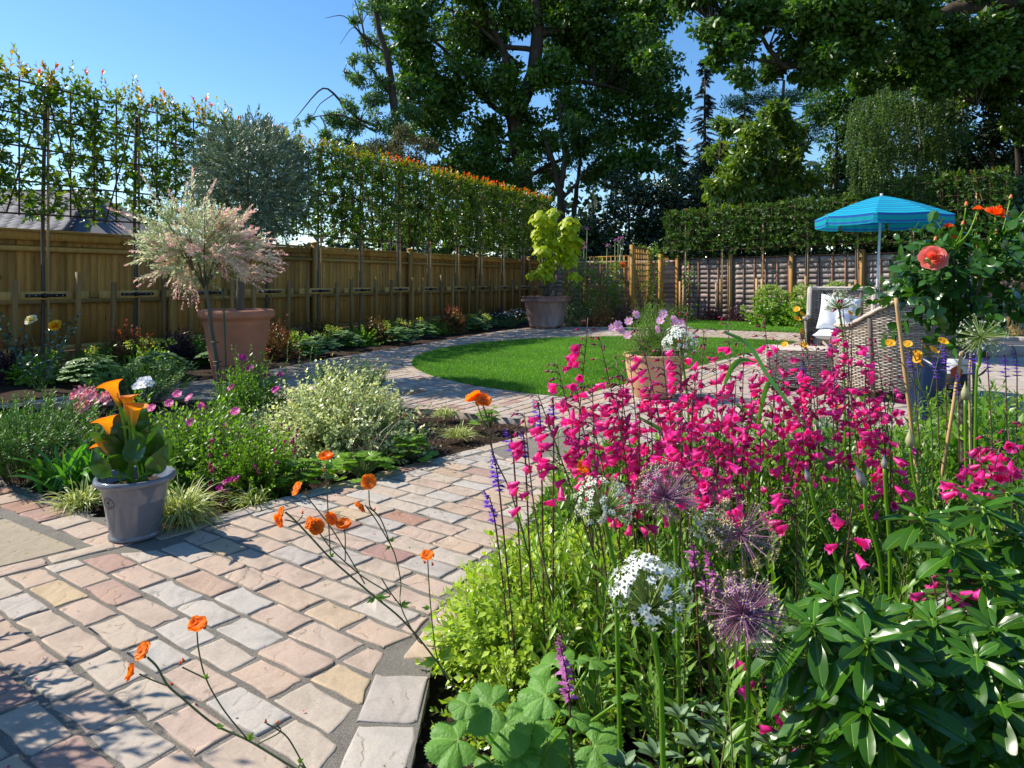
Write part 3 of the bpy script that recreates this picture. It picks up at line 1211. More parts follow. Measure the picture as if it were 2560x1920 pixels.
def lap_panel(root, fn, Rm, t0, t1, h=1.72, nb=6, slath=.137, dark=0):
    L = t1 - t0
    m = (t0 + t1) / 2
    z = .05
    i = 0
    while z < h - .06:
        mb = MB()
        n = 9
        xs = np.linspace(-L / 2, L / 2, n)
        bot = rng.normal(size=n) * .006
        V = []
        for x, b in zip(xs, bot):
            V += [(x, .030, z + b), (x, .012, z + slath + .012), (x, .004, z + slath + .012), (x, .020, z + b)]
        F = []
        for k in range(n - 1):
            a = k * 4
            for q in range(4):
                F.append((a + q, a + 4 + q, a + 4 + (q + 1) % 4, a + (q + 1) % 4))
        F += [(0, 1, 2, 3), tuple((n - 1) * 4 + q for q in (3, 2, 1, 0))]
        mb.add(np.array(V) @ Rm.T + fn(m), F, rng.random())
        kids(root, mb, 'slat', M_lap)
        z += slath
        i += 1
    for k in range(nb):
        mb = MB()
        x = -L / 2 + .02 + (L - .04) * k / (nb - 1)
        box(mb, fn(m + x, .040, h / 2), (.034, .020, h), rng.random(), Rm)
        kids(root, mb, 'batten', M_batten)
    mb = MB()
    box(mb, fn(m, .026, h + .012), (L, .05, .022), .5, Rm)
    kids(root, mb, 'capping', M_batten)


def right_fence():
    root = thing('lap_fence', 'pinkish grey lap panel fence with brown battens behind the lime hydrangeas', 'fence', rp(2.4))
    cuts = [ray_t(px, RF_P, RF_D) for px in (1981, 2158)]
    step = cuts[1] - cuts[0]
    posts = [cuts[0] + step * i for i in range(-2, 5)]
    posts = [min(posts)] + posts[1:]
    for i, p in enumerate(posts):
        mb = MB()
        box(mb, rp(p, .03, .92), (.10, .10, 1.84), rng.random(), RRF, bev=.004)
        kids(root, mb, 'post', M_pine if i not in (1,) else M_rail)
    for a, b in zip(posts[:-1], posts[1:]):
        lap_panel(root, rp, RRF, a + .055, b - .055)
    return posts


RPOSTS = right_fence()


def back_fence():
    # short stretch of panels closing the corner behind the trellis
    P0 = np.array([.95, 21.75])
    e = rp(RPOSTS[0])[:2]
    D = nrm(e - P0)
    L = float(np.hypot(*(e - P0)))
    n = np.array([D[1], -D[0]])

    def fn(t, off=0.0, z=0.0):
        q = P0 + D * t + n * off
        return np.array([q[0], q[1], z])
    Rm = np.array([[D[0], n[0], 0], [D[1], n[1], 0], [0, 0, 1.0]])
    root = thing('corner_fence', 'pale lap panel fence closing the corner behind the trellis', 'fence', fn(L / 2))
    k = 3
    for i in range(k):
        lap_panel(root, fn, Rm, L * i / k + .04, L * (i + 1) / k - .04, h=1.62, nb=4)
        mb = MB()
        box(mb, fn(L * i / k, .02, .85), (.08, .08, 1.7), rng.random(), Rm)
        kids(root, mb, 'post', M_pine)


back_fence()


# ------------------------------------------------------------------ neighbour's house behind the fence
def house():
    root = thing('tiled_house', 'low house with dark grey tiled roof seen over the fence', 'house', (-12, 19, 0))
    x0, x1 = -19.5, -10.2
    ye, yr, ze, zr = 15.6, 19.6, 2.22, 3.62
    mb = MB()
    box(mb, ((x0 + x1) / 2, (ye + .4 + 23.2) / 2, 1.08), (x1 - x0 - .8, 7.4, 2.28), .5)
    kids(root, mb, 'wall', plain('buff_brick', (.38, .28, .2), .8, .2, .2, 30))
    rf = MB()
    V = [(x0, ye, ze), (x1, ye, ze), (x1 - 1.9, yr, zr), (x0 + 1.9, yr, zr), (x0, 23.6, ze), (x1, 23.6, ze)]
    rf.add(V, [(0, 1, 2, 3), (1, 5, 2), (4, 3, 2, 5), (0, 3, 4)], .3)
    M_tile = vmat('grey_roof_tile', [(0, (.075, .072, .080)), (1, (.15, .14, .145))], .75, .3, 25, .4)
    r = kids(root, rf, 'roof', M_tile)
    nrow = 14
    sl = nrm(np.array([0, yr - ye, zr - ze]))
    nn = np.array([0, -sl[2], sl[1]])
    L = math.hypot(yr - ye, zr - ze)
    tm = MB()
    wq, hq = .30, L / nrow
    box(tm, (0, hq / 2, .012), (wq * .975, hq * 1.15, .022), .5, bev=.004)
    tms = []
    for k in range(5):
        m = MB()
        m.V, m.F, m.M, m.n = tm.V, tm.F, tm.M, tm.n
        m.A = [np.full(tm.n, k / 4)]
        tms.append(m.mesh('roof_tile', M_tile))
    tilt = nrm(sl + nn * .06)
    for i in range(nrow):
        f = i / nrow
        a, b = x0 + 1.9 * f, x1 - 1.9 * f
        xs = np.arange(max(a, -15.6) + (.15 if i % 2 else 0), b - .1, wq)
        for x in xs:
            p = np.array([x + .15, ye, ze]) + sl * (L * f) + nn * .012
            o = link('tile', tms[rng.integers(5)], root, mat4(Vector(p) - Vector(root.location), tilt, nn))
    g = MB()
    tube(g, [(x0, ye - .05, ze - .03), (x1 + .05, ye - .05, ze - .03)], .06, 8)
    kids(root, g, 'gutter', M_black)
    g = MB()
    tube(g, [(x1, ye, ze + .02), (x1 - 1.9, yr, zr + .03)], .07, 6, .4)
    tube(g, [(x0 + 1.9, yr, zr + .03), (x1 - 1.9, yr, zr + .03)], .07, 6, .4)
    kids(root, g, 'ridge', M_tile)


house()


def fallen():
    """petals and small dry leaves lying on the setts"""
    P = np.vstack([rng.uniform((-2.2, 1.0), (1.2, 5.0), size=(260, 2)), rng.normal((0.0, 2.9), (.35, .6), size=(160, 2))])
    P = P[paved(P)]
    n = len(P)
    mb = MB()
    put(mb, T4(.7, .25, .3), np.c_[P, np.full(n, .003)], np.c_[rng.normal(size=(n, 2)), np.zeros(n)], np.c_[rng.normal(size=(n, 2)) * .2, np.ones(n)], rng.uniform(.003, .011, n), rng.random(n))
    mb.build('fallen_petals', leafmat('litter', [(0, (.10, .06, .03)), (.5, (.26, .17, .08)), (.72, (.20, .22, .06)), (.8, (.6, .03, .16)), (1, (.6, .03, .16))]), kind='stuff')


fallen()

# ================================================================== pleached hedge on frames
M_phot = leafmat('photinia_leaf', [(0, (.018, .045, .010)), (.45, (.035, .085, .014)), (.70, (.09, .13, .018)), (.80, (.22, .17, .022)), (.88, (.36, .10, .03)), (1, (.42, .03, .035))],
                 .30, .42, (1.0, 1.1, .25), spec=.6)
L_PH = T4(.46, .07, .16)
L_PH2 = T2(.5)


def pleached(i, base, Rm, fn, zlow, ztop, n, red, name_lbl, group, nclip=0, width=1.2, depth=.30, dens_low=1.0, stakes=True, lbl2='', reach=.3):
    """one pleached tree: trunk, tie cane, lattice frame, leaves"""
    root = thing('pleached_tree', name_lbl, 'pleached tree', fn(0, 0, 0), group)
    mb = MB()
    tube(mb, curve([fn(rng.normal() * .02, -.02, -.05), fn(rng.normal() * .02, -.01, 1.0), fn(0, 0, zlow), fn(.03, 0, ztop - .15)], 9), [.026] * 6 + [.02, .016, .012, .010][:4] if False else .021, 6, rng.random())
    for s in (-1, 1):
        for z in np.linspace(zlow + .1, ztop - .3, 6):
            tube(mb, curve([fn(0, 0, z - .1), fn(s * .25, .01, z), fn(s * .58, .02, z + .05 + rng.normal() * .05)], 6), [.008] * 2 + [.006] * 3 + [.004] * 2, 4, .5)
    kids(root, mb, 'trunk', M_bark)
    mb = MB()
    tube(mb, [fn(.045, .035, .2), fn(.045, .03, ztop - .1)], .015, 6, rng.random())
    kids(root, mb, 'cane', M_cane)
    mb = MB()
    hs = np.linspace(zlow + .02, ztop - .05, 5)
    for z in hs:
        tube(mb, [fn(-.60, .045, z + rng.normal() * .012), fn(.60, .045, z + rng.normal() * .012)], .0115, 5, rng.random())
    for x in (-.58, -.29, .29, .58):
        tube(mb, [fn(x, .065, zlow - .02), fn(x, .065, ztop)], .0105, 5, rng.random())
    tube(mb, [fn(0, .055, ztop - .04), fn(-.42, .055, zlow)], .010, 5, rng.random())
    tube(mb, [fn(0, .055, ztop - .04), fn(.42, .055, zlow)], .010, 5, rng.random())
    kids(root, mb, 'frame', M_brown)
    # leaves along short twigs
    sm, lm = MB(), MB()
    LT = L_PH if i < 4 and lbl2 == '' else L_PH2
    N = n
    u = rng.uniform(-width / 2 - .06, width / 2 + .06, N)
    z = zlow + (ztop - zlow) * rng.random(N) ** .9
    o = rng.normal(size=N) * depth * .28
    B = np.array([fn(a, b, c) for a, b, c in zip(u, o, z)])
    D = rsph(N) * .8 + np.array([0, 0, .35]) + np.outer(np.sign(o + .001) * .5, [Rm[0][1], Rm[1][1], 0])
    shoots(sm, lm, B, D, rng.uniform(.10, .26, N), 8, LT, .098, 62, .1, .12, v=(.05, .62), vt=.12, stemr=.0028, stem_v=.3)
    # new growth along the top
    N2 = int(34 if red < 2 else 38)
    B = np.array([fn(a, b, ztop - .06 + .06 * rng.random()) for a, b in zip(rng.uniform(-.62, .62, N2), rng.normal(size=N2) * .09)])
    D = np.array([[0, 0, 1.0]]) + rng.normal(size=(N2, 3)) * .28
    Ls = rng.uniform(.10, reach, N2)
    shoots(sm, lm, B, D, Ls, 9, L_PH, .085, 48, 0, .1, v=(.44, .79), vt=.02, stemr=.003, tipscale=.75, stem_v=.8, svar=.7)
    k = rng.random(N2) < (.06, .16, .55)[red]
    if k.any():
        tips = B[k] + nrm(D[k]) * (Ls[k] * .8)[:, None]
        shoots(sm, lm, tips, D[k], .06, 7, L_PH, .07, 30, 0, .0, v=(.88, 1.0), stemr=.002, stem_v=.9)
    kids(root, lm, 'foliage', M_phot)
    kids(root, sm, 'twigs', M_redstem, kind='stuff')
    return root


def ground_of(fn):
    return fn(0, 0, 0)


def left_hedge():
    off = .52
    P0 = FENCE_P + FENCE_N * off
    ts = []
    for px in (99, 333, 797, 900, 999, 1072, 1144, 1199, 1254, 1305):
        ts.append(ray_t(px, P0, FENCE_D))
    idx = [0, 1, 4, 5, 6, 7, 8, 9, 10, 11]
    a, b = np.polyfit(idx, ts, 1)
    for i in range(-2, 13):
        t0 = b + a * i if i not in idx else ts[idx.index(i)] * .5 + (b + a * i) * .5

        def fn(x, o=0., z=0., t0=t0):
            return fp(t0 + x, off + o, z)
        if i < 0:
            lb = ['first pleached photinia standing before the leftmost pleached tree in view', 'second pleached photinia standing before the leftmost pleached tree in view'][-i - 1]
        else:
            lb = '%s pleached photinia tree from the left along the board fence' % ordn(i)
            if i == 0:
                lb = 'leftmost pleached photinia tree in view, open leaves and red tips against the sky'
        pleached(i, None, RFence, fn, 1.88, 3.50, 420 if i < 3 else 470, 1 if i < 3 else (0 if i < 6 else 2), lb, 'pleached photinia trees along the board fence',
                 reach=.42 if i < 3 else .26)
        # support: two round stakes, a crossbar, a rubber strap
        if i < 0:
            continue
        sup = thing('tree_support', 'low timber stake and crossbar support of the %s pleached tree along the board fence' % ordn(i), 'tree support', fn(0, .12, 0),
                    'stake supports of the pleached trees')
        for s, dx in ((-1, -.36), (1, .36)):
            mb = MB()
            h = 1.12 + rng.uniform(-.1, .12)
            le = rng.normal() * .012
            tube(mb, [fn(dx, .11, -.05), fn(dx + le, .11, h)], [.034, .033], 10, rng.random())
            kids(sup, mb, 'stake', M_stake, smooth=False)
        mb = MB()
        box(mb, fn(0, .058, .905), (1.02, .028, .10), rng.random(), RFence, bev=.003)
        kids(sup, mb, 'crossbar', M_rail)
        mb = MB()
        box(mb, fn(0, .078, .905), (.46, .006, .038), .5, RFence)
        tube(mb, [fn(-.04, .10, .905), fn(.04, .03, .905)], .03, 8)
        kids(sup, mb, 'strap', M_black)
        mb = MB()
        for dx in (-.19, -.12, .12, .19):
            box(mb, fn(dx, .083, .905), (.012, .006, .012), .5, RFence)
        kids(sup, mb, 'screws', M_steel)


left_hedge()

M_phot2 = leafmat('evergreen_hedge_leaf', [(0, (.020, .045, .012)), (.5, (.045, .085, .018)), (.85, (.11, .14, .03)), (.93, (.2, .10, .03)), (1, (.35, .06, .04))], .45, .3, (1, 1.1, .3), spec=.3)


def right_hedge():
    off = .17
    n0 = np.array([RF_D[1], -RF_D[0]])
    t0 = ray_t(1712, RF_P + n0 * off, RF_D)
    names = ['pleached evergreen nearest the trellis, its lattice shadow on the lap fence', 'second pleached evergreen from the trellis above the lap fence',
             'third pleached evergreen from the trellis above the lap fence', 'fourth pleached evergreen from the trellis, left of the blue parasol',
             'fifth pleached evergreen from the trellis, just behind the blue parasol', 'sixth pleached evergreen from the trellis, behind the standard rose',
             'seventh pleached evergreen from the trellis, at the right end of the lap fence']
    for i in range(7):
        def fn(x, o=0., z=0., t=t0 + 1.2 * i):
            return rp(t + x, off + o * (.45 if z > 1.9 else 1), z)
        global M_phot
        keep = M_phot
        M_phot = M_phot2
        pleached(i, None, RRF, fn, 1.95, 3.02 if i < 5 else 3.3, 430, 0, names[i], 'pleached evergreens along the lap fence', reach=.2, lbl2='e')
        M_phot = keep
        st = thing('tree_stake', 'pair of short round stakes holding the %s pleached evergreen from the trellis' % ordn(i), 'tree stake', fn(0, .15, 0), 'stakes along the lap fence')
        for s in (-.06, .07):
            mb = MB()
            tube(mb, [fn(s, .15, -.05), fn(s + rng.normal() * .02, .17, 1.15 + rng.normal() * .08)], .032, 8, rng.random())
            kids(st, mb, 'stake', M_cane)
        mb = MB()
        tube(mb, [fn(-.1, .16, 1.0), fn(.1, .16, 1.0)], .02, 6)
        kids(st, mb, 'strap', M_black)


right_hedge()

# ================================================================== trees beyond the garden
TQ = T2(.62)
TN = T2(.34)


def limb(mb, pts, r0, r1, sides=7, n=14, v=.5):
    c = curve(pts, n)
    c = [p + Vector((random.gauss(0, r0 * .12), random.gauss(0, r0 * .12), random.gauss(0, r0 * .12))) if 0 < i < len(c) - 1 else p for i, p in enumerate(c)]
    tube(mb, c, np.linspace(r0, r1, len(c)), sides, v)


def tree(name, label, cat, base, limbs, blobs, nleaf, size, mat, T=TQ, bark=None, twigs=1.0, group=None, shell=.55, flat=.8, v=(.1, .85), down=.2, sub=5, hub=None, up=.35):
    root = thing(name, label, cat, base, group)
    mb = MB()
    for pts, r0, r1 in limbs:
        limb(mb, pts, r0, r1)
    B0 = np.array([tuple(b) for b in blobs], float)
    # every clump is split into smaller ones so that light and gaps come through
    out = []
    for b in B0:
        for k in range(sub):
            d = rsph(1)[0]
            rr = b[3] * rng.uniform(.38, .62)
            q = b[:3] + d * (b[3] - rr * .7) * np.array([1, 1, .85])
            out.append((*q, rr))
    B = np.array(out)
    if twigs:
        ends = [np.array(tuple(p)) for pts, _, _ in limbs for p in curve(pts, 10)]
        E = np.array(ends)
        for i, b in enumerate(B):
            if rng.random() > twigs:
                continue
            j = np.argmin(np.linalg.norm(E - b[:3], axis=1) + .25 * np.abs(E[:, 2] - b[2] + 1.0))
            a = E[j]
            mid = (a + b[:3]) / 2 + rsph(1)[0] * .12 * np.linalg.norm(a - b[:3]) + np.array([0, 0, .1])
            r = .012 + .010 * np.linalg.norm(a - b[:3])
            tube(mb, curve([a, mid, b[:3]], 6), np.linspace(r, .008, 7), 4, .4)
            for q in range(3):
                e = b[:3] + rsph(1)[0] * b[3] * .8
                tube(mb, [b[:3], (b[:3] + e) / 2 + rsph(1)[0] * .08, e], [.012, .008, .004], 3, .4)
    kids(root, mb, 'trunk', bark or M_oakbark)
    lm = MB()
    blob_leaves(lm, B, nleaf, size, T, shell=shell, flat=flat, v=v, down=down, up=up)
    kids(root, lm, 'crown', mat)
    return root


M_oak = leafmat('oak_leaf', [(0, (.012, .030, .008)), (.5, (.030, .070, .012)), (1, (.075, .125, .022))], .45, .30, (1, 1.1, .3))
M_ash = leafmat('robinia_leaf', [(0, (.045, .09, .03)), (1, (.12, .20, .07))], .45, .35, (1, 1.1, .4))
M_con = leafmat('conifer_needle', [(0, (.006, .014, .009)), (1, (.018, .035, .018))], .6, .1)
M_lau = leafmat('laurel_leaf', [(0, (.010, .024, .008)), (.6, (.022, .050, .012)), (1, (.05, .09, .02))], .22, .15, (1, 1.1, .3), spec=.8)
M_birch = leafmat('birch_leaf', [(0, (.03, .07, .02)), (1, (.085, .14, .045))], .45, .35, (1, 1.1, .4))
M_ches = leafmat('chestnut_leaf', [(0, (.04, .075, .015)), (.8, (.11, .17, .03)), (1, (.25, .22, .06))], .3, .35, (1, 1.1, .3), spec=.6)
M_yew = leafmat('yew_leaf', [(0, (.008, .018, .006)), (1, (.03, .055, .015))], .5, .15)
M_brownseed = leafmat('brown_seed', [(0, (.05, .07, .025)), (.5, (.10, .11, .04)), (1, (.20, .09, .03))], .6, .2)


def wb(px, py, z, rpx):
    p = W(px, py, z)
    return (p.x, p.y, p.z, rpx * z / FPX)


def bl(z, lst, dz=1.2):
    return [wb(px, py, z + rng.uniform(-dz, dz), r) for px, py, r in lst]


def bgtrees():
    Z = 27
    w_ = lambda px, py, z=Z: tuple(W(px, py, z))
    # big oak in the middle
    limbs = [([w_(1335, 800), w_(1325, 560), w_(1290, 300), w_(1335, 180), w_(1345, 60), w_(1330, -80)], .42, .20),
             ([w_(1290, 300), w_(1262, 240), w_(1262, 130), w_(1200, 20), w_(1160, -90)], .20, .07),
             ([w_(1285, 300), w_(1225, 260), w_(1150, 170), w_(1080, 100), w_(990, 60)], .14, .03),
             ([w_(1330, 220), w_(1420, 205), w_(1520, 215), w_(1640, 260)], .14, .03),
             ([w_(1340, 90), w_(1440, 60), w_(1540, -10), w_(1600, -60)], .15, .04),
             ([w_(1335, 125), w_(1250, 110), w_(1190, 60), w_(1100, 10)], .12, .03),
             ([w_(1310, 400), w_(1220, 400), w_(1130, 380), w_(1060, 330)], .12, .03),
             ([w_(1320, 440), w_(1400, 400), w_(1480, 380), w_(1560, 420)], .1, .03)]
    lst = [(960, -20, 95), (1040, 30, 90), (1010, 120, 75), (1085, 180, 85), (1040, 240, 60), (1130, 270, 80), (1090, 330, 65), (1160, 90, 95), (1180, 380, 75), (1120, 440, 55),
           (1240, 0, 90), (1330, -40, 95), (1440, 0, 95), (1540, 30, 95), (1610, 90, 90), (1640, 20, 80), (1640, 170, 70), (1590, 240, 75), (1540, 150, 85), (1640, 300, 70),
           (1680, 250, 50), (1560, 330, 70), (1480, 270, 60), (1400, 270, 40), (1500, 90, 80), (1400, 100, 60), (1420, 190, 45), (1250, 190, 45), (1200, 200, 60), (1230, 330, 50), (1290, 400, 55),
           (1240, 460, 60), (1180, 480, 60), (1300, 480, 45), (1350, 350, 45), (1440, 370, 45), (1560, 420, 60), (1500, 430, 45), (1640, 400, 60), (1380, 430, 35), (1230, 90, 60), (1300, 50, 55), (1275, 240, 50), (1335, 290, 42), (1425, 60, 65), (1390, 160, 45), (1265, 170, 40), (1350, 200, 38), (1450, 150, 50), (1420, 250, 45), (1310, 350, 40), (1160, -80, 90), (1480, -90, 90), (1620, -60, 70)]
    tree('oak_tree', 'tall dark oak with twisting trunk at the centre beyond the hedge', 'tree', w_(1335, 800), limbs, bl(Z, lst, 1.8), 88000, .175, M_oak, sub=8)
    # slender trunks in front of the dark wood
    Z2 = 25
    limbs = [([w_(1408, 790, Z2), w_(1403, 560, Z2), w_(1400, 480, Z2), w_(1378, 400, Z2), w_(1360, 330, Z2)], .20, .07),
             ([w_(1402, 470, Z2), w_(1412, 400, Z2), w_(1404, 330, Z2), w_(1398, 250, Z2)], .12, .04),
             ([w_(1404, 500, Z2), w_(1440, 460, Z2), w_(1480, 410, Z2), w_(1520, 370, Z2)], .07, .02)]
    lst = [(1350, 360, 40), (1310, 420, 40), (1400, 330, 45), (1440, 300, 40), (1500, 380, 45), (1340, 470, 30), (1480, 450, 30)]
    tree('slender_tree', 'slender two stemmed tree right of the oak with sky between its branches', 'tree', w_(1408, 790, Z2), limbs, bl(Z2, lst, .8), 5200, .12, M_oak, T=TN, sub=5)
    limbs = [([w_(1432, 790, Z2 + 1), w_(1434, 560, Z2 + 1), w_(1442, 470, Z2 + 1), w_(1450, 400, Z2 + 1), w_(1450, 330, Z2 + 1)], .13, .04)]
    tree('thin_tree', 'thin dark tree close behind the slender two stemmed tree', 'tree', w_(1432, 790, Z2 + 1), limbs, bl(Z2 + 1, [(1470, 340, 35), (1430, 400, 30), (1500, 330, 35), (1450, 280, 35)], .8), 2600, .12, M_oak, T=TN)
    # sparse tree at the left of the oak with bare arching branches
    Z3 = 24
    limbs = [([w_(1010, 800, Z3), w_(1000, 500, Z3), w_(985, 250, Z3), w_(950, 90, Z3), w_(915, -60, Z3)], .22, .07),
             ([w_(985, 250, Z3), w_(930, 170, Z3), w_(905, 60, Z3), w_(880, -20, Z3)], .06, .015),
             ([w_(960, 130, Z3), w_(900, 80, Z3), w_(860, 40, Z3), w_(812, 45, Z3)], .035, .008),
             ([w_(950, 160, Z3), w_(900, 85, Z3), w_(880, 70, Z3), w_(850, 110, Z3)], .03, .006),
             ([w_(905, 90, Z3), w_(885, 40, Z3), w_(882, 5, Z3)], .02, .005),
             ([w_(990, 330, Z3), w_(900, 300, Z3), w_(850, 250, Z3), w_(820, 222, Z3), w_(795, 228, Z3), w_(760, 270, Z3), w_(735, 300, Z3)], .06, .010),
             ([w_(850, 255, Z3), w_(870, 300, Z3), w_(880, 360, Z3)], .03, .008),
             ([w_(835, 235, Z3), w_(800, 260, Z3), w_(770, 300, Z3), w_(700, 310, Z3)], .02, .005),
             ([w_(940, 330, Z3), w_(860, 290, Z3), w_(800, 290, Z3), w_(760, 300, Z3)], .04, .01),
             ([w_(900, 190, Z3), w_(870, 160, Z3), w_(860, 180, Z3)], .02, .004)]
    lst = [(915, 20, 22), (890, 45, 16), (905, 100, 18), (870, 185, 15), (890, 150, 20), (900, 210, 28), (920, 160, 26), (930, 250, 40), (880, 260, 26), (860, 300, 30), (900, 320, 35), (830, 300, 22),
           (820, 340, 22), (960, 300, 40), (960, 210, 35), (940, 100, 26), (955, 40, 30), (860, 350, 26), (900, 380, 30), (770, 300, 14), (740, 310, 10), (960, 370, 40), (1000, 330, 40), (1030, 270, 35)]
    tree('robinia_tree', 'sparse pale green tree with bare arching branches left of the oak', 'tree', w_(1010, 800, Z3), limbs, bl(Z3, lst, .8), 15000, .12, M_ash, T=TN, sub=5, v=(.1, .9))
    # brown seeded shrub above the hedge
    Z4 = 21
    limbs = [([w_(1000 + d * 8, 800, Z4), w_(1000 + d * 30, 500, Z4), w_(1000 + d * 45, 350, Z4)], .05, .012) for d in (-2, -1, 0, 1, 1.6)]
    lst = [(920, 370, 30), (970, 360, 35), (1010, 340, 30), (1060, 370, 32), (1040, 420, 35), (960, 420, 40), (1085, 420, 25), (890, 400, 25), (1010, 400, 40)]
    tree('seeding_shrub', 'tall shrub with brown seed heads showing over the long hedge', 'shrub', w_(1000, 800, Z4), limbs, bl(Z4, lst, .5), 6500, .09, M_brownseed, T=TN, sub=5)
    # conifers
    for (px, top, z, hw, lb) in ((1762, 150, 33, 42, 'dark narrow conifer in the gap right of the oak'), (1862, 165, 35, 40, 'dark conifer behind the limb of the big right oak'), (1690, 330, 31, 60, 'broad dark conifer at the foot of the sky gap')):
        base = W(px, 800, z)
        root = thing('conifer', lb, 'tree', base)
        mb = MB()
        t_ = W(px, top, z)
        tube(mb, [base, t_], [.22, .02], 6)
        kids(root, mb, 'trunk', M_oakbark)
        N = 210
        h = rng.random(N) ** .8
        zz = .8 + (t_.z - .8) * h
        ang = rng.random(N) * 6.28
        Ln = (hw * z / FPX) * (1.15 - h) * 1.25 * rng.uniform(.6, 1.2, N) + .15
        D = np.c_[np.cos(ang), np.sin(ang), np.full(N, -.12) + .1 * rng.normal(size=N)]
        sm, lm = MB(), MB()
        shoots(sm, lm, np.c_[np.full(N, base.x), np.full(N, base.y), zz], D, Ln, 46, TN, .17, 45, .15, .1, v=(0, 1), stemr=.02, tipscale=.6)
        kids(root, lm, 'crown', M_con)
        kids(root, sm, 'branches', M_twig)
    # big right oak, nearer, limbs crossing the top corner
    Z5 = 17
    w5 = lambda px, py, z=Z5: tuple(W(px, py, z))
    limbs = [([w5(2820, 860), w5(2800, 400), w5(2700, 60), w5(2560, 8), w5(2440, 18), w5(2350, 40), w5(2290, 95)], .34, .13),
             ([w5(2350, 40), w5(2230, 30), w5(2130, 60), w5(2105, 90), w5(2085, 125), w5(2040, 150), w5(1970, 165), w5(1940, 140), w5(1905, 95), w5(1870, 70)], .15, .035),
             ([w5(2085, 125), w5(2110, 60), w5(2100, -20)], .10, .05),
             ([w5(1975, 160), w5(1900, 150), w5(1840, 130), w5(1780, 60)], .05, .015),
             ([w5(2560, 8), w5(2520, -80), w5(2400, -150)], .2, .08),
             ([w5(2700, 60), w5(2600, 120), w5(2480, 190), w5(2440, 260)], .10, .03)]
    lst = [(1740, 20, 60), (1780, 90, 60), (1850, 20, 70), (1850, 110, 50), (1940, 30, 75), (2040, 20, 80), (2000, 100, 55), (2110, 60, 60), (2180, 10, 80), (1760, -40, 60), (1900, -50, 70), (2060, -60, 80),
           (2180, 110, 60), (2260, 60, 60), (2300, -20, 80), (2350, 110, 60), (2260, 160, 60), (2400, 60, 35), (2480, 60, 45), (2540, 110, 45), (2480, 150, 40), (2380, 130, 60), (2300, 130, 60), (2450, 110, 60), (2500, 60, 60), (2540, 20, 60), (2130, 110, 60), (2060, 140, 50), (2540, 190, 50), (2420, 180, 55), (2340, 200, 55),
           (2600, 60, 80), (2600, -60, 90), (2450, -70, 90), (1930, 170, 40), (2010, 190, 45), (2080, 190, 45), (2150, 190, 50), (1860, 180, 35), (1800, 150, 30), (2640, 200, 80), (2700, -40, 100)]
    tree('large_oak', 'large oak whose mossy limbs reach in over the top right corner', 'tree', w5(2820, 860), limbs, bl(Z5, lst, 1.0), 66000, .13, M_oak, sub=8)
    # weeping birch
    Z6 = 20
    w6 = lambda px, py, z=Z6: tuple(W(px, py, z))
    limbs = [([w6(2290, 800), w6(2296, 480), w6(2300, 330), w6(2275, 200), w6(2250, 100)], .09, .03),
             ([w6(2296, 400), w6(2250, 300), w6(2200, 240)], .03, .01), ([w6(2300, 330), w6(2350, 240), w6(2380, 180)], .03, .01)]
    root = thing('birch_tree', 'weeping birch with slender white trunk behind the parasol', 'tree', w6(2290, 800))
    mb = MB()
    for p, a, b in limbs:
        limb(mb, p, a, b)
    kids(root, mb, 'trunk', M_white_bark)
    N = 760
    cx = rng.uniform(2120, 2420, N)
    topy = 150 + 110 * ((cx - 2270) / 150) ** 2 + rng.uniform(0, 260, N)
    B = np.array([tuple(W(a, b, Z6 + c)) for a, b, c in zip(cx, topy, rng.uniform(-1.2, 1.2, N))])
    D = np.c_[rng.normal(size=N) * .22, rng.normal(size=N) * .22, -np.ones(N)]
    sm, lm = MB(), MB()
    shoots(sm, lm, B, D, rng.uniform(.8, 1.9, N), 34, TQ, .085, 60, .0, .02, v=(0, 1), stemr=.004, tipscale=.8)
    kids(root, lm, 'crown', M_birch)
    kids(root, sm, 'branches', M_twig)
    limbs = [([w6(2350, 800, 21), w6(2352, 500, 21), w6(2350, 360, 21), w6(2325, 250, 21), w6(2310, 150, 21)], .15, .08)]
    tree('leaning_tree', 'dark leaning trunk and crown just right of the white birch', 'tree', w6(2350, 800, 21), limbs, bl(21, [(2300, 180, 60), (2380, 260, 60), (2420, 180, 60), (2360, 360, 50), (2260, 260, 50)], .8), 9000, .12, M_oak)
    # pale sweet chestnut
    Z7 = 21
    w7 = lambda px, py, z=Z7: tuple(W(px, py, z))
    limbs = [([w7(1925, 800), w7(1925, 600), w7(1930, 450), w7(1950, 330)], .12, .04), ([w7(1930, 520), w7(1850, 430), w7(1800, 400)], .05, .02), ([w7(1930, 450), w7(2000, 380), w7(2030, 350)], .05, .02)]
    lst = [(1820, 310, 32), (1890, 350, 50), (1960, 320, 50), (1850, 400, 50), (1930, 420, 55), (1985, 380, 40), (1800, 470, 45), (1870, 480, 50), (1950, 490, 45), (2010, 450, 35), (1790, 380, 30), (1940, 280, 30), (1830, 540, 40), (1920, 560, 40)]
    tree('chestnut_tree', 'yellow green sweet chestnut lit by the sun above the right hedge', 'tree', w7(1925, 800), limbs, bl(Z7, lst, .8), 14000, .20, M_ches, T=T2(.36), sub=6, v=(.2, 1.0), down=.45)
    # cedar like pale sprays between
    tree('blue_conifer', 'feathery blue green conifer sprays between chestnut and oak', 'tree', w7(1960, 800, 26), [([w7(1960, 800, 26), w7(1960, 200, 26)], .2, .05)],
         bl(26, [(1890, 230, 45), (1960, 240, 50), (2020, 250, 45), (1900, 300, 45), (2040, 320, 50), (1840, 260, 40), (2080, 270, 50)], 1), 9000, .13, M_ash, T=T2(.2), sub=6, flat=.45, v=(0, .5))
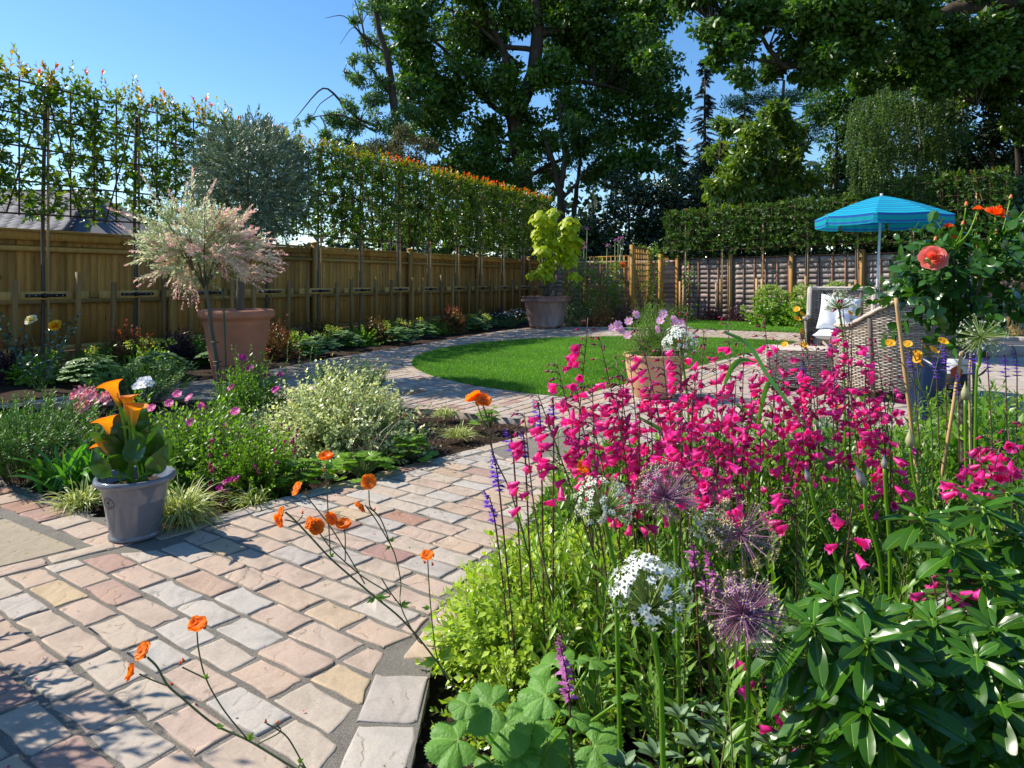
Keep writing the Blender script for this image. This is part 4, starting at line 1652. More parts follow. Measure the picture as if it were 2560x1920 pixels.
    # dark broad evergreens
    lst = [(1480, 560, 60), (1560, 520, 65), (1500, 620, 60), (1600, 600, 60), (1650, 540, 65), (1700, 480, 60), (1620, 470, 55), (1550, 460, 45), (1730, 560, 60), (1680, 620, 55), (1760, 400, 55), (1790, 500, 60), (1450, 620, 40), (1750, 640, 60), (1580, 660, 50)]
    tree('cherry_laurel', 'black green laurel mass behind the trellis screens', 'tree', w7(1600, 800, 23.5), [([w7(1600 + d, 800, 23.5), w7(1600 + 1.5 * d, 500, 23.5)], .08, .03) for d in (-80, -20, 60)],
         bl(23.5, lst, .8), 19000, .14, M_lau, T=T2(.4), sub=6, v=(0, .8))
    lst = [(2060, 430, 60), (2120, 500, 60), (2040, 560, 50), (2100, 330, 60), (2180, 560, 60), (2000, 620, 50), (2160, 420, 50), (2250, 600, 60), (2060, 260, 50), (2020, 520, 50), (2150, 330, 60), (2220, 400, 60), (2280, 480, 60), (2200, 250, 60), (2120, 230, 55), (2300, 300, 60), (2240, 500, 60), (2360, 520, 50), (2380, 330, 60), (2180, 480, 50)]
    tree('holly_tree', 'dark holly between the chestnut and the birch', 'tree', w7(2090, 800, 23), [([w7(2090, 800, 23), w7(2090, 300, 23)], .1, .04)], bl(23, lst, .8), 26000, .14, M_oak, T=T2(.42), sub=6, v=(0, .7))
    lst = [(2440, 260, 70), (2520, 300, 70), (2480, 380, 70), (2560, 420, 80), (2420, 440, 60), (2480, 500, 70), (2560, 540, 80), (2400, 540, 60), (2340, 470, 55), (2350, 580, 60), (2450, 600, 60), (2640, 350, 90), (2660, 520, 90)]
    tree('yew_tree', 'dark yew filling the right edge behind the standard rose', 'tree', w7(2480, 800, 19), [([w7(2480, 800, 19), w7(2480, 250, 19)], .18, .05)], bl(19, lst, .9), 24000, .11, M_yew, sub=6)
    lst = [(2460, 190, 45), (2520, 230, 50), (2560, 290, 50), (2500, 200, 40), (2440, 230, 40), (2545, 350, 35)]
    tree('sunlit_maple', 'maple with sunlit yellow green crown at the right edge', 'tree', w7(2520, 800, 18), [([w7(2560, 800, 18), w7(2540, 250, 18)], .12, .04)], bl(18, lst, .6), 7000, .10, M_ches, v=(.0, .6))
    lst = [(2380, 560, 30), (2440, 540, 30), (2500, 500, 40), (2540, 470, 40), (2480, 560, 40), (2556, 540, 40), (2320, 590, 30), (2420, 600, 35), (2530, 600, 40)]
    tree('hazel_bush', 'bushy hazel with lighter leaves behind the orange rose', 'shrub', w7(2450, 800, 15.5), [([w7(2450 + d, 800, 15.5), w7(2450 + 2 * d, 560, 15.5)], .03, .01) for d in (-20, 0, 20)], bl(15.5, lst, .4), 6500, .085, M_birch)
    # far wood closing the view
    mb = MB()
    K = 150
    xs = np.linspace(-9, 46, K)
    B = []
    for x in xs:
        hh = 7.5 if x > 3 else 5.5
        for k in range(5):
            B.append((x + rng.normal() * .8, 40 + rng.normal() * 1.5, rng.uniform(0, hh), rng.uniform(1.2, 2.2)))
    blob_leaves(mb, B, 14000, .52, TQ, shell=.6, v=(0, .6))
    B = [(x + rng.normal() * .5, 33 + rng.normal() * .8, rng.uniform(0, 2.6), 1.1) for x in np.linspace(-14, 34, 130)]
    blob_leaves(mb, B, 10000, .32, TQ, shell=.6, v=(0, .6))
    mb.build('far_woodland', M_yew, None, kind='stuff')
    # low hedge line right behind the boundary, under the crowns
    mb = MB()
    B = []
    for t in np.linspace(-1.0, 9.5, 60):
        q = rp(t, -1.1, 0)
        B.append((q[0], q[1], rng.uniform(.6, 1.9), .75))
        B.append((q[0], q[1], rng.uniform(2.0, 2.7), .6))
    for x in np.linspace(.9, 4.2, 18):
        B.append((x, 23.2 + rng.normal() * .2, rng.uniform(.6, 2.0), .8))
    blob_leaves(mb, B, 18000, .15, TQ, shell=.5, v=(0, .7))
    mb.build('ivy_undergrowth', M_lau, None, kind='stuff')


bgtrees()

# ================================================================== garden pots and plants
M_terra = vmat('terracotta', [(0, (.42, .16, .085)), (1, (.50, .22, .13))], .8, .25, 5, .15, .004, mott=.22)
M_terra_old = vmat('weathered_terracotta', [(0, (.30, .15, .11)), (.6, (.36, .22, .19)), (1, (.50, .42, .40))], .85, .2, 9, .3, .004, stretch=(1, 1, .25), mott=.5)
M_terra_pale = vmat('pale_terracotta', [(0, (.60, .33, .18)), (1, (.66, .38, .22))], .75, .25, 8, .15, .003, mott=.15)
M_glaze = vmat('grey_glaze', [(0, (.145, .155, .185)), (1, (.17, .18, .21))], .13, .7, 3, .05, .004, mott=.1)
M_compost = plain('compost', (.05, .032, .022), .95, .1, .5, 60, .8, .01)


def tmpl_mesh(name, T, mat, v=.4):
    mb = MB()
    mb.add(T[0], T[1], np.clip(v + T[2], 0, 1))
    return mb.mesh(name, mat, smooth=True)


# ---- flower templates, opening along +Y -------------------------------------------------
def flower_open(name, n, L, wd, mat, centre, cup=.25, ruff=.0, layers=1, cr=.16, v=.5, vt=.25):
    """n flat petals round a centre; unit radius; flower faces +Y"""
    mb = MB()
    for l in range(layers):
        for i in range(n):
            a = 2 * math.pi * (i + .5 * l) / n + rng.normal() * .06
            rows = []
            ls = L * (1 - .22 * l)
            for t, ww in ((0.08, .22), (.35, .75), (.7, 1.0), (.93, .82), (1.0, .5)):
                yy = cup * (t ** 1.6) + .10 * l + rng.normal() * ruff
                hw = wd * ww / 2
                for s in (-1, 0, 1):
                    r = ls * t * (1 if s == 0 else .96)
                    x, z = r, hw * s
                    yy2 = yy + (.04 if s else 0) + rng.normal() * ruff
                    rows.append((x * math.cos(a) - z * math.sin(a), yy2, x * math.sin(a) + z * math.cos(a)))
            F = []
            for k in range(4):
                for q in range(2):
                    b = k * 3 + q
                    F.append((b, b + 1, b + 4, b + 3))
            A = np.repeat([v - .2, v, v + vt * .5, v + vt, v + vt], 3) + rng.normal() * .04
            mb.add(rows, F, A.clip(0, 1))
    lathe(mb, [(.0, -.03), (cr, -.02), (cr * .9, .07), (cr * .4, .12), (0.001, .13)], sides=8, v=1.0, mi=1)
    mb.V[-1] = mb.V[-1][:, [0, 2, 1]]
    return mb.mesh(name, [mat, centre], smooth=True)


def flower_bell(name, mat, matc, lobes=5, length=1.0):
    """hanging bell: tube widening to a mouth with lobes; base at origin, mouth towards +Y"""
    mb = MB()
    S = lobes * 4
    prof = [(.05, 0), (.105, .04), (.13, .14), (.17, .30), (.215, .48), (.245, .66), (.25, .80)]
    V = []
    ang = [2 * math.pi * k / S for k in range(S)]
    for r, y in prof:
        V += [(r * math.cos(a), y, r * math.sin(a) * .9) for a in ang]
    for rr, yy in ((.27, .88), (.36, .97), (.42, .99)):
        for k, a in enumerate(ang):
            lo = abs(math.cos(a * lobes / 2)) ** .7
            r = .24 + (rr - .24) * (.25 + .75 * lo)
            V.append((r * math.cos(a), .84 + (yy - .84) * (.3 + .7 * lo), r * math.sin(a) * .95))
    F = []
    nr = len(prof) + 3
    for i in range(nr - 1):
        for k in range(S):
            F.append((i * S + k, i * S + (k + 1) % S, (i + 1) * S + (k + 1) % S, (i + 1) * S + k))
    A = np.repeat([.2, .35, .5, .62, .7, .75, .78, .85, .95, 1.0], S)
    mb.add(V, F, A)
    # calyx
    for k in range(5):
        a = 2 * math.pi * k / 5
        mb.add([(0, -.03, 0), (.12 * math.cos(a - .4), .05, .12 * math.sin(a - .4)), (.13 * math.cos(a), .22, .13 * math.sin(a)), (.12 * math.cos(a + .4), .05, .12 * math.sin(a + .4))],
               [(0, 1, 2), (0, 2, 3)], .15, 1)
    return mb.mesh(name, [mat, matc], smooth=True)


def rose_mesh(name, mat, layers=6, open_=1.0):
    mb = MB()
    for l in range(layers):
        n = (3, 4, 5, 6, 7, 8)[l]
        r0 = .06 + .10 * l
        h = .78 - .09 * l * open_
        lean = .05 + .22 * l * open_ / 2
        for i in range(n):
            a = 2 * math.pi * i / n + l * 1.1 + rng.normal() * .1
            wd = (1.5 * r0 + .16)
            V = []
            for t in (0, .35, .7, 1.0):
                rr = r0 * (.35 + .65 * math.sin(t * 1.5)) + lean * t * t * .55 + rng.normal() * .012
                y = h * t * (1 - .16 * t * l / 3) - .12
                for s in (-1, -.5, 0, .5, 1):
                    aa = a + s * wd / max(r0 + lean * t * .5, .12) * .5 * (.55 + .6 * math.sin(math.pi * min(t + .15, 1) * .8))
                    ruf = rng.normal() * .045 * t
                    V.append((rr * math.cos(aa) + ruf, y - .05 * abs(s) * t + ruf, rr * math.sin(aa) + ruf))
            F = []
            for k in range(3):
                for q in range(4):
                    b = k * 5 + q
                    F.append((b, b + 1, b + 6, b + 5))
            mb.add(V, F, np.repeat([.1, .35, .6, .95], 5) * (1 - .3 * (l < 2)) + rng.normal() * .05)
    return mb.mesh(name, [mat], smooth=True)


def petals(name, lo, hi, trans=.4, rough=.5, tint=(1, .8, .8)):
    return leafmat(name, [(0, lo), (1, hi)], rough, trans, tint, objr=.25, spec=.3)


M_pink_hot = leafmat('penstemon_petal', [(0, (.18, .006, .07)), (.35, (.56, .012, .17)), (.6, (.74, .022, .26)), (1, (.84, .08, .40))], .36, .40, (1, .5, .7), objr=.75, spec=.35)
M_calyx = leafmat('dark_calyx', [(0, (.045, .012, .022)), (1, (.12, .04, .05))], .5, .1)
M_orange = petals('geum_petal', (.72, .13, .008), (.90, .34, .02), .45, .5, (1, .7, .2))
M_ocentre = leafmat('geum_centre', [(0, (.25, .16, .01)), (1, (.45, .33, .03))], .6, .1)
M_yellowp = petals('yellow_petal', (.80, .36, .01), (.90, .55, .03), .4, .5, (1, .8, .2))
M_cistus = petals('cistus_petal', (.60, .06, .28), (.78, .16, .46))
M_magenta = petals('magenta_petal', (.48, .010, .24), (.62, .03, .36))
M_cosmos = petals('cosmos_petal', (.60, .28, .52), (.78, .50, .72))
M_ycentre = leafmat('yellow_centre', [(0, (.6, .36, .03)), (1, (.75, .48, .05))], .6, .05)
M_white = petals('white_petal', (.62, .62, .62), (.82, .80, .82), .3, .5, (.9, .9, .9))
M_coral = leafmat('coral_rose', [(0, (.85, .42, .10)), (.4, (.85, .20, .10)), (1, (.88, .24, .20))], .45, .35, (1, .6, .5))
M_orose = leafmat('orange_rose', [(0, (.80, .09, .005)), (.5, (.90, .14, .01)), (1, (.95, .24, .015))], .45, .35, (1, .6, .3))
M_yrose = leafmat('yellow_rose', [(0, (.75, .32, .005)), (1, (.86, .56, .02))], .45, .35, (1, .8, .3))
M_crose = leafmat('cream_rose', [(0, (.75, .65, .25)), (1, (.85, .82, .60))], .45, .35, (1, .9, .6))
M_salvia = leafmat('salvia_floret', [(0, (.06, .015, .14)), (.6, (.15, .04, .48)), (1, (.30, .14, .70))], .5, .25, (.8, .6, 1))
M_psalvia = leafmat('pink_salvia_floret', [(0, (.12, .02, .08)), (.6, (.42, .10, .34)), (1, (.60, .26, .52))], .5, .25, (1, .7, 1))

# leaf materials
M_green = leafmat('mid_green_leaf', [(0, (.035, .075, .015)), (.7, (.085, .16, .028)), (1, (.14, .22, .05))], .38, .38, (1, 1.1, .3))
M_fresh = leafmat('fresh_green_leaf', [(0, (.06, .12, .015)), (.7, (.14, .24, .03)), (1, (.24, .36, .06))], .35, .42, (1, 1.1, .25))
M_lime = leafmat('lime_leaf', [(0, (.10, .17, .02)), (.6, (.24, .36, .05)), (1, (.44, .54, .12))], .24, .35, (1, 1.05, .3), spec=.7)
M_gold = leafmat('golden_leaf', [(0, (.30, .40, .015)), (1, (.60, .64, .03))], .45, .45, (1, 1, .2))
M_olive = leafmat('olive_leaf', [(0, (.035, .065, .04)), (.6, (.09, .13, .085)), (1, (.22, .27, .20))], .42, .15, (1, 1, .6), spec=.35)
M_rosem = leafmat('rosemary_leaf', [(0, (.03, .075, .02)), (.7, (.08, .17, .04)), (1, (.17, .29, .08))], .45, .2, (1, 1.1, .4))
M_varieg = leafmat('variegated_leaf', [(0, (.10, .17, .05)), (.5, (.28, .36, .15)), (1, (.60, .64, .40))], .32, .3, (1, 1, .6), spec=.6)
M_silver = leafmat('silver_leaf', [(0, (.13, .18, .15)), (1, (.33, .38, .36))], .55, .2)
M_carex = leafmat('striped_sedge', [(0, (.12, .18, .03)), (.5, (.36, .42, .12)), (1, (.64, .64, .34))], .45, .35, (1, 1, .5))
M_willow = leafmat('dappled_willow', [(0, (.12, .19, .06)), (.35, (.30, .38, .19)), (.65, (.62, .62, .48)), (.85, (.74, .52, .48)), (1, (.78, .42, .42))], .45, .35, (1, .95, .8))
M_strap = leafmat('strap_leaf', [(0, (.05, .12, .02)), (1, (.13, .25, .05))], .28, .35, (1, 1.1, .3), spec=.6)
M_bluegreen = leafmat('blue_green_leaf', [(0, (.02, .055, .035)), (1, (.07, .14, .085))], .4, .2, (1, 1.1, .6))
M_nandina = leafmat('nandina_leaf', [(0, (.05, .035, .012)), (.4, (.14, .11, .02)), (.7, (.22, .05, .035)), (1, (.35, .07, .10))], .4, .35, (1, .7, .4))
M_purple = leafmat('purple_leaf', [(0, (.025, .010, .018)), (1, (.10, .03, .06))], .4, .25, (1, .6, .8))
M_roself = leafmat('rose_leaf', [(0, (.012, .040, .012)), (.7, (.030, .085, .022)), (1, (.06, .13, .03))], .24, .2, (1, 1.1, .3), spec=.5)
M_bluerose = leafmat('blue_rose_leaf', [(0, (.012, .035, .025)), (1, (.04, .09, .07))], .2, .15, (1, 1.1, .6), spec=.8)
M_glossy = leafmat('glossy_leaf', [(0, (.022, .085, .010)), (.55, (.05, .16, .018)), (.8, (.11, .25, .03)), (1, (.34, .44, .14))], .27, .25, (1, 1.1, .25), objr=.6, spec=.42)
M_crinkle = leafmat('crinkled_leaf', [(0, (.06, .14, .035)), (.6, (.10, .22, .05)), (1, (.22, .34, .10))], .40, .3, (1, 1.1, .3), objr=.25)
M_hydra = leafmat('hydrangea_head', [(0, (.20, .32, .05)), (1, (.46, .54, .18))], .6, .3)
M_euph = leafmat('yellow_bract', [(0, (.28, .40, .04)), (1, (.56, .62, .10))], .5, .35)
M_grey = leafmat('grey_sage_leaf', [(0, (.07, .12, .06)), (1, (.17, .24, .14))], .55, .2)


def fl(root, name, me, pos, d, s, up=(0, 0, 1)):
    """hang one flower on a plant, opening towards d"""
    n = np.cross(np.array(tuple(d), float), [0.31, .2, .93])
    return child(root, name, me, pos, tuple(d), tuple(n), s)


BELL = [flower_bell('penstemon_bell', M_pink_hot, M_calyx) for _ in range(1)]
BUDM = None


def bud_mesh(name, mat, matc, w_=.3):
    mb = MB()
    lathe(mb, [(.02, 0), (w_ * .6, .12), (w_ * .5, .4), (w_ * .42, .7), (.06, .97), (.001, 1)], sides=6, v=.3)
    mb.V[-1] = mb.V[-1][:, [0, 2, 1]]
    lathe(mb, [(.02, -.02), (w_ * .72, .1), (w_ * .56, .34)], sides=6, v=.3, mi=1)
    mb.V[-1] = mb.V[-1][:, [0, 2, 1]]
    return mb.mesh(name, [mat, matc], smooth=True)


BUDM = bud_mesh('penstemon_bud', M_pink_hot, M_calyx)
GEUM = [flower_open('geum_flower', 6, 1.0, .95, M_orange, M_ocentre, cup=c, ruff=.07, cr=.26, layers=2) for c in (.15, .45)]
GEUMY = flower_open('yellow_geum_flower', 6, 1.0, .95, M_yellowp, M_ocentre, cup=.3, ruff=.05, cr=.26)
GBUD = bud_mesh('geum_bud', M_orange, M_stem, .5)
CIST = flower_open('cistus_flower', 5, 1.0, 1.15, M_cistus, M_ycentre, cup=.25, ruff=.05, cr=.18)
MAGF = flower_open('magenta_flower', 5, 1.0, 1.2, M_magenta, M_ycentre, cup=.3, ruff=.07, cr=.14)
COSM = flower_open('cosmos_flower', 8, 1.0, .55, M_cosmos, M_ycentre, cup=.15, ruff=.03, cr=.2)
WHTF = flower_open('anemone_flower', 6, 1.0, .8, M_white, M_ycentre, cup=.1, ruff=.03, cr=.2)
ROSEC = rose_mesh('coral_bloom', M_coral, 6, 1.25)
ROSEO = rose_mesh('orange_bloom', M_orose, 6, 1.15)
ROSEY = rose_mesh('yellow_bloom', M_yrose, 5, 1.0)
ROSEW = rose_mesh('cream_bloom', M_crose, 5, 1.3)


# ------------------------------------------------------------------ terracotta pot and olive tree
def olive():
    c = Vector((-3.06, 7.60, 0))
    root = thing('olive_pot', 'big tapered terracotta pot with rolled rim holding the olive tree', 'plant pot', c)
    mb = MB()
    prof = [(.0, .0), (.235, .0), (.245, .02), (.30, .30), (.345, .60), (.352, .615), (.345, .63), (.352, .66), (.385, .672), (.402, .70), (.398, .74), (.375, .765), (.345, .765), (.325, .74), (.32, .66), (.0, .66)]
    lathe(mb, prof, c, 64, .4)
    kids(root, mb, 'bowl', M_terra, smooth=True)
    mb = MB()
    lathe(mb, [(0, .675), (.322, .672)], c, 32)
    kids(root, mb, 'compost', M_compost)
    tr = thing('olive_tree', 'round headed grey green olive tree growing in the big terracotta pot', 'tree', c + Vector((0, 0, .67)))
    mb = MB()
    p = [Vector((-3.02, 7.6, .66)), Vector((-3.03, 7.6, .95)), Vector((-3.0, 7.6, 1.2)), Vector((-2.97, 7.62, 1.5))]
    limb(mb, p, .045, .035, 10)
    for k in range(11):
        a = k * 2.4
        limb(mb, [p[3] - Vector((0, 0, .2 * random.random())), p[3] + Vector((.2 * math.cos(a), .2 * math.sin(a), .3)), p[3] + Vector((.45 * math.cos(a), .45 * math.sin(a), .5 + .06 * k))], .018, .005, 5, 6)
    kids(tr, mb, 'trunk', M_bark)
    sm, lm = MB(), MB()
    cc = np.array([-2.90, 7.60, 2.14])
    N = 1500
    u = rsph(N)
    r = rng.random(N) ** .35
    B = cc + u * r[:, None] * np.array([.58, .58, .64])
    B[:, 2] += .05
    D = u + rsph(N) * .6 + np.array([0, 0, .35])
    shoots(sm, lm, B, D, rng.uniform(.10, .26, N), 17, T2(.30), .058, 42, .1, .05, v=(0, 1), stemr=.0012, up=.2, svar=.4, whorl=2)
    kids(tr, lm, 'foliage', M_olive)
    kids(tr, sm, 'twigs', M_olive, kind='stuff')


olive()


# ------------------------------------------------------------------ dappled willow standard
def willow():
    base = G(557, 1032)
    root = thing('dappled_willow', 'dappled willow standard with pink and white shoots on a leaning stem', 'tree', base)
    Z = base.y
    top = W(523, 770, Z)
    mb = MB()
    limb(mb, [base + Vector((0, 0, -.05)), W(545, 930, Z), W(530, 830, Z), top, W(512, 700, Z)], .019, .015, 8)
    hub = W(510, 690, Z)
    for k in range(12):
        a = k * 2.4
        limb(mb, [hub - Vector((0, 0, .10)), hub + Vector((.16 * math.cos(a), .16 * math.sin(a), .16)), hub + Vector((.33 * math.cos(a), .33 * math.sin(a), .28 + .02 * k))], .009, .003, 5, 6)
    kids(root, mb, 'stem', M_bark)
    mb = MB()
    q = base + Vector((.05, -.02, 0))
    tube(mb, [q, Vector((q.x - .04, q.y, 1.02))], .006, 6)
    kids(root, mb, 'stake', plain('green_stake', (.02, .07, .03), .5, .4))
    mb = MB()
    for z in (.25, .42, .58):
        s = base.lerp(top, z / top.z)
        tube(mb, [s + Vector((-.015, -.02, 0)), s + Vector((.055, -.022, .002))], .004, 5)
    tube(mb, [base.lerp(top, .45) + Vector((-.02, -.02, 0)), base.lerp(top, .45) + Vector((.18, -.05, 0))], .003, 5)
    kids(root, mb, 'ties', M_black)
    sm, lm = MB(), MB()
    cc = np.array(tuple(W(482, 622, Z)))
    # inner green, outer pale and pink
    N = 420
    u = rsph(N)
    ax = np.array([.47, .45, .37])
    B = cc + u * (rng.random(N) ** .5)[:, None] * ax * .8 + np.array([0.03, 0, .04])
    shoots(sm, lm, B, u + rsph(N) * .5 + np.array([0, 0, .5]), rng.uniform(.08, .2, N), 14, T2(.40), .044, 45, 0, .05, v=(.10, .65), vt=.15, stemr=.0012, whorl=2, stem_v=.6)
    for k in range(24):
        u = rsph(1)[0]
        u[2] = u[2] * .8 + .15
        u = nrm(u)
        e = cc + u * ax * rng.uniform(.5, .95)
        N = 9
        D = u + np.array([0, 0, .3]) + rsph(N) * .45
        shoots(sm, lm, e - u * .1 + rsph(N) * .05, D, rng.uniform(.14, .34, N), 22, T2(.36), .046, 48, .12, .15, v=(.4, .95), vt=.38, stemr=.0015, whorl=2, stem_v=.9, svar=.5)
    for px, py in ((600, 600), (640, 640), (670, 690), (610, 690), (650, 600), (560, 560), (690, 650)):
        e = np.array([tuple(W(px, py, Z + rng.normal() * .15))]) * .82 + cc * .18
        N = 8
        shoots(sm, lm, e + rsph(N) * .05, (e - cc) * 2 + rsph(N) * .45 + [0, 0, .2], rng.uniform(.1, .24, N), 20, T2(.36), .046, 48, .1, .15, v=(.4, .95), vt=.38, stemr=.0015, whorl=2, stem_v=.9)
    # a few long shoots
    tips = [(345, 430), (490, 425), (430, 440), (520, 440), (660, 700), (705, 660), (640, 590), (300, 560), (290, 620), (300, 660), (330, 700), (290, 520), (600, 560), (380, 460)]
    B = np.array([tuple(cc + (np.array(tuple(W(a, b, Z))) - cc) * .45 + rng.normal(size=3) * .04) for a, b in tips])
    E = np.array([tuple(np.array(tuple(W(a, b, Z))) + rng.normal(size=3) * [0, .15, 0]) for a, b in tips])
    shoots(sm, lm, B, E - B, np.linalg.norm(E - B, axis=1), 40, T2(.34), .044, 48, .03, .25, v=(.4, .8), vt=.42, stemr=.002, whorl=2, stem_v=1)
    kids(root, lm, 'crown', M_willow)
    kids(root, sm, 'twigs', leafmat('orange_twig', [(0, (.12, .09, .05)), (1, (.40, .12, .05))], trans=.0), kind='stuff')


willow()


# ------------------------------------------------------------------ square planter and golden tree
def golden():
    c = G(1366, 820)
    c.z = 0
    root = thing('square_planter', 'square weathered terracotta planter with the golden leaved tree', 'planter', c)
    Rm = rz(R(-24))
    mb = MB()
    prof = [(.30, .05), (.305, .08), (.385, .58), (.40, .60), (.44, .615), (.445, .66), (.42, .70), (.445, .715), (.445, .735), (.40, .735), (.385, .70)]
    V, F = [], []
    n = 4
    for r, z in prof:
        for s in ((-1, -1), (1, -1), (1, 1), (-1, 1)):
            V.append((s[0] * r, s[1] * r, z))
    for i in range(len(prof) - 1):
        for k in range(4):
            F.append((i * 4 + k, i * 4 + (k + 1) % 4, i * 4 + 4 + (k + 1) % 4, i * 4 + 4 + k))
    F.append((3, 2, 1, 0))
    mb.add(np.array(V) @ Rm.T + np.array(tuple(c)), F, np.repeat(np.linspace(.9, .2, len(prof)), 4))
    kids(root, mb, 'bowl', M_terra_old)
    for s in ((-1, -1), (1, -1), (1, 1), (-1, 1)):
        mb = MB()
        box(mb, np.array([s[0] * .24, s[1] * .24, .03]) @ Rm.T + np.array(tuple(c)), (.09, .09, .06), .3, Rm, bev=.008)
        kids(root, mb, 'foot', M_terra_old)
    mb = MB()
    box(mb, np.array(tuple(c)) + [0, 0, .66], (.78, .78, .02), .5, Rm)
    kids(root, mb, 'compost', M_compost)
    tr = thing('golden_tree', 'golden yellow heart leaved tree with two billowing tiers in the square planter', 'tree', c + Vector((0, 0, .67)))
    Z = c.y
    mb = MB()
    limb(mb, [W(1362, 745, Z), W(1366, 700, Z), W(1356, 620, Z), W(1362, 540, Z)], .025, .01)
    limb(mb, [W(1368, 742, Z), W(1390, 680, Z), W(1425, 610, Z), W(1430, 550, Z)], .022, .01)
    limb(mb, [W(1368, 742, Z), W(1340, 690, Z), W(1325, 680, Z)], .012, .006)
    for k in range(16):
        a = rng.uniform(0, 6.28)
        e = W(1366 + rng.uniform(-55, 60), 690 + rng.uniform(-20, 40), Z + rng.normal() * .3)
        limb(mb, [W(1368, 742, Z), (W(1368, 742, Z) + e) / 2 + Vector((0, 0, .03)), e], .006, .002, 4, 5)
    kids(tr, mb, 'trunk', M_bark)
    # heart shaped drooping leaves
    T = (np.array([(0, 0, 0), (.30, -.10, .03), (.50, .22, -.02), (.30, .66, -.07), (0, 1, -.16), (-.30, .66, -.07), (-.50, .22, -.02), (-.30, -.10, .03), (0, .45, .05)]),
         np.array([(8, 0, 1), (8, 1, 2), (8, 2, 3), (8, 3, 4), (8, 4, 5), (8, 5, 6), (8, 6, 7), (8, 7, 0)]), np.array([0, 0, 0, 0, 0, 0, 0, 0, .05]))
    tiers = [(1352, 545, 24), (1372, 560, 26), (1352, 585, 22), (1385, 530, 16), (1358, 625, 20), (1375, 600, 24), (1345, 610, 12), (1425, 560, 26), (1420, 590, 26), (1400, 610, 24), (1430, 625, 22), (1408, 640, 20), (1425, 650, 20),
             (1365, 665, 22), (1380, 650, 16), (1352, 675, 12), (1328, 683, 11), (1436, 688, 13), (1440, 600, 16), (1370, 690, 12)]
    lm = MB()
    for px, py, r in tiers:
        p = W(px, py, Z + rng.normal() * .12)
        n = int(7 + r * r * .095)
        u = rsph(n)
        u[:, 2] *= .8
        pos = np.array(tuple(p)) + u * (r * Z / FPX) * rng.uniform(.55, 1.0, (n, 1))
        d = u * np.array([1, 1, .2]) + np.array([0, 0, -.85])
        nn = u + np.array([0, 0, .5])
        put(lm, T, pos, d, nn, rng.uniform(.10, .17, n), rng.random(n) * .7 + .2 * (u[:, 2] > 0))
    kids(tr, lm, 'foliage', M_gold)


golden()


# ------------------------------------------------------------------ glazed pot with calla lilies
def text_mesh(s, size, mat, extr=.0003):
    cu = bpy.data.curves.new('lettering', 'FONT')
    cu.body = s
    cu.size = size
    cu.align_x = 'CENTER'
    cu.align_y = 'CENTER'
    cu.extrude = extr
    o = bpy.data.objects.new('tmp', cu)
    COL.objects.link(o)
    bpy.context.view_layer.update()
    me = bpy.data.meshes.new_from_object(o)
    bpy.data.objects.remove(o)
    me.materials.clear()
    me.materials.append(mat)
    return me


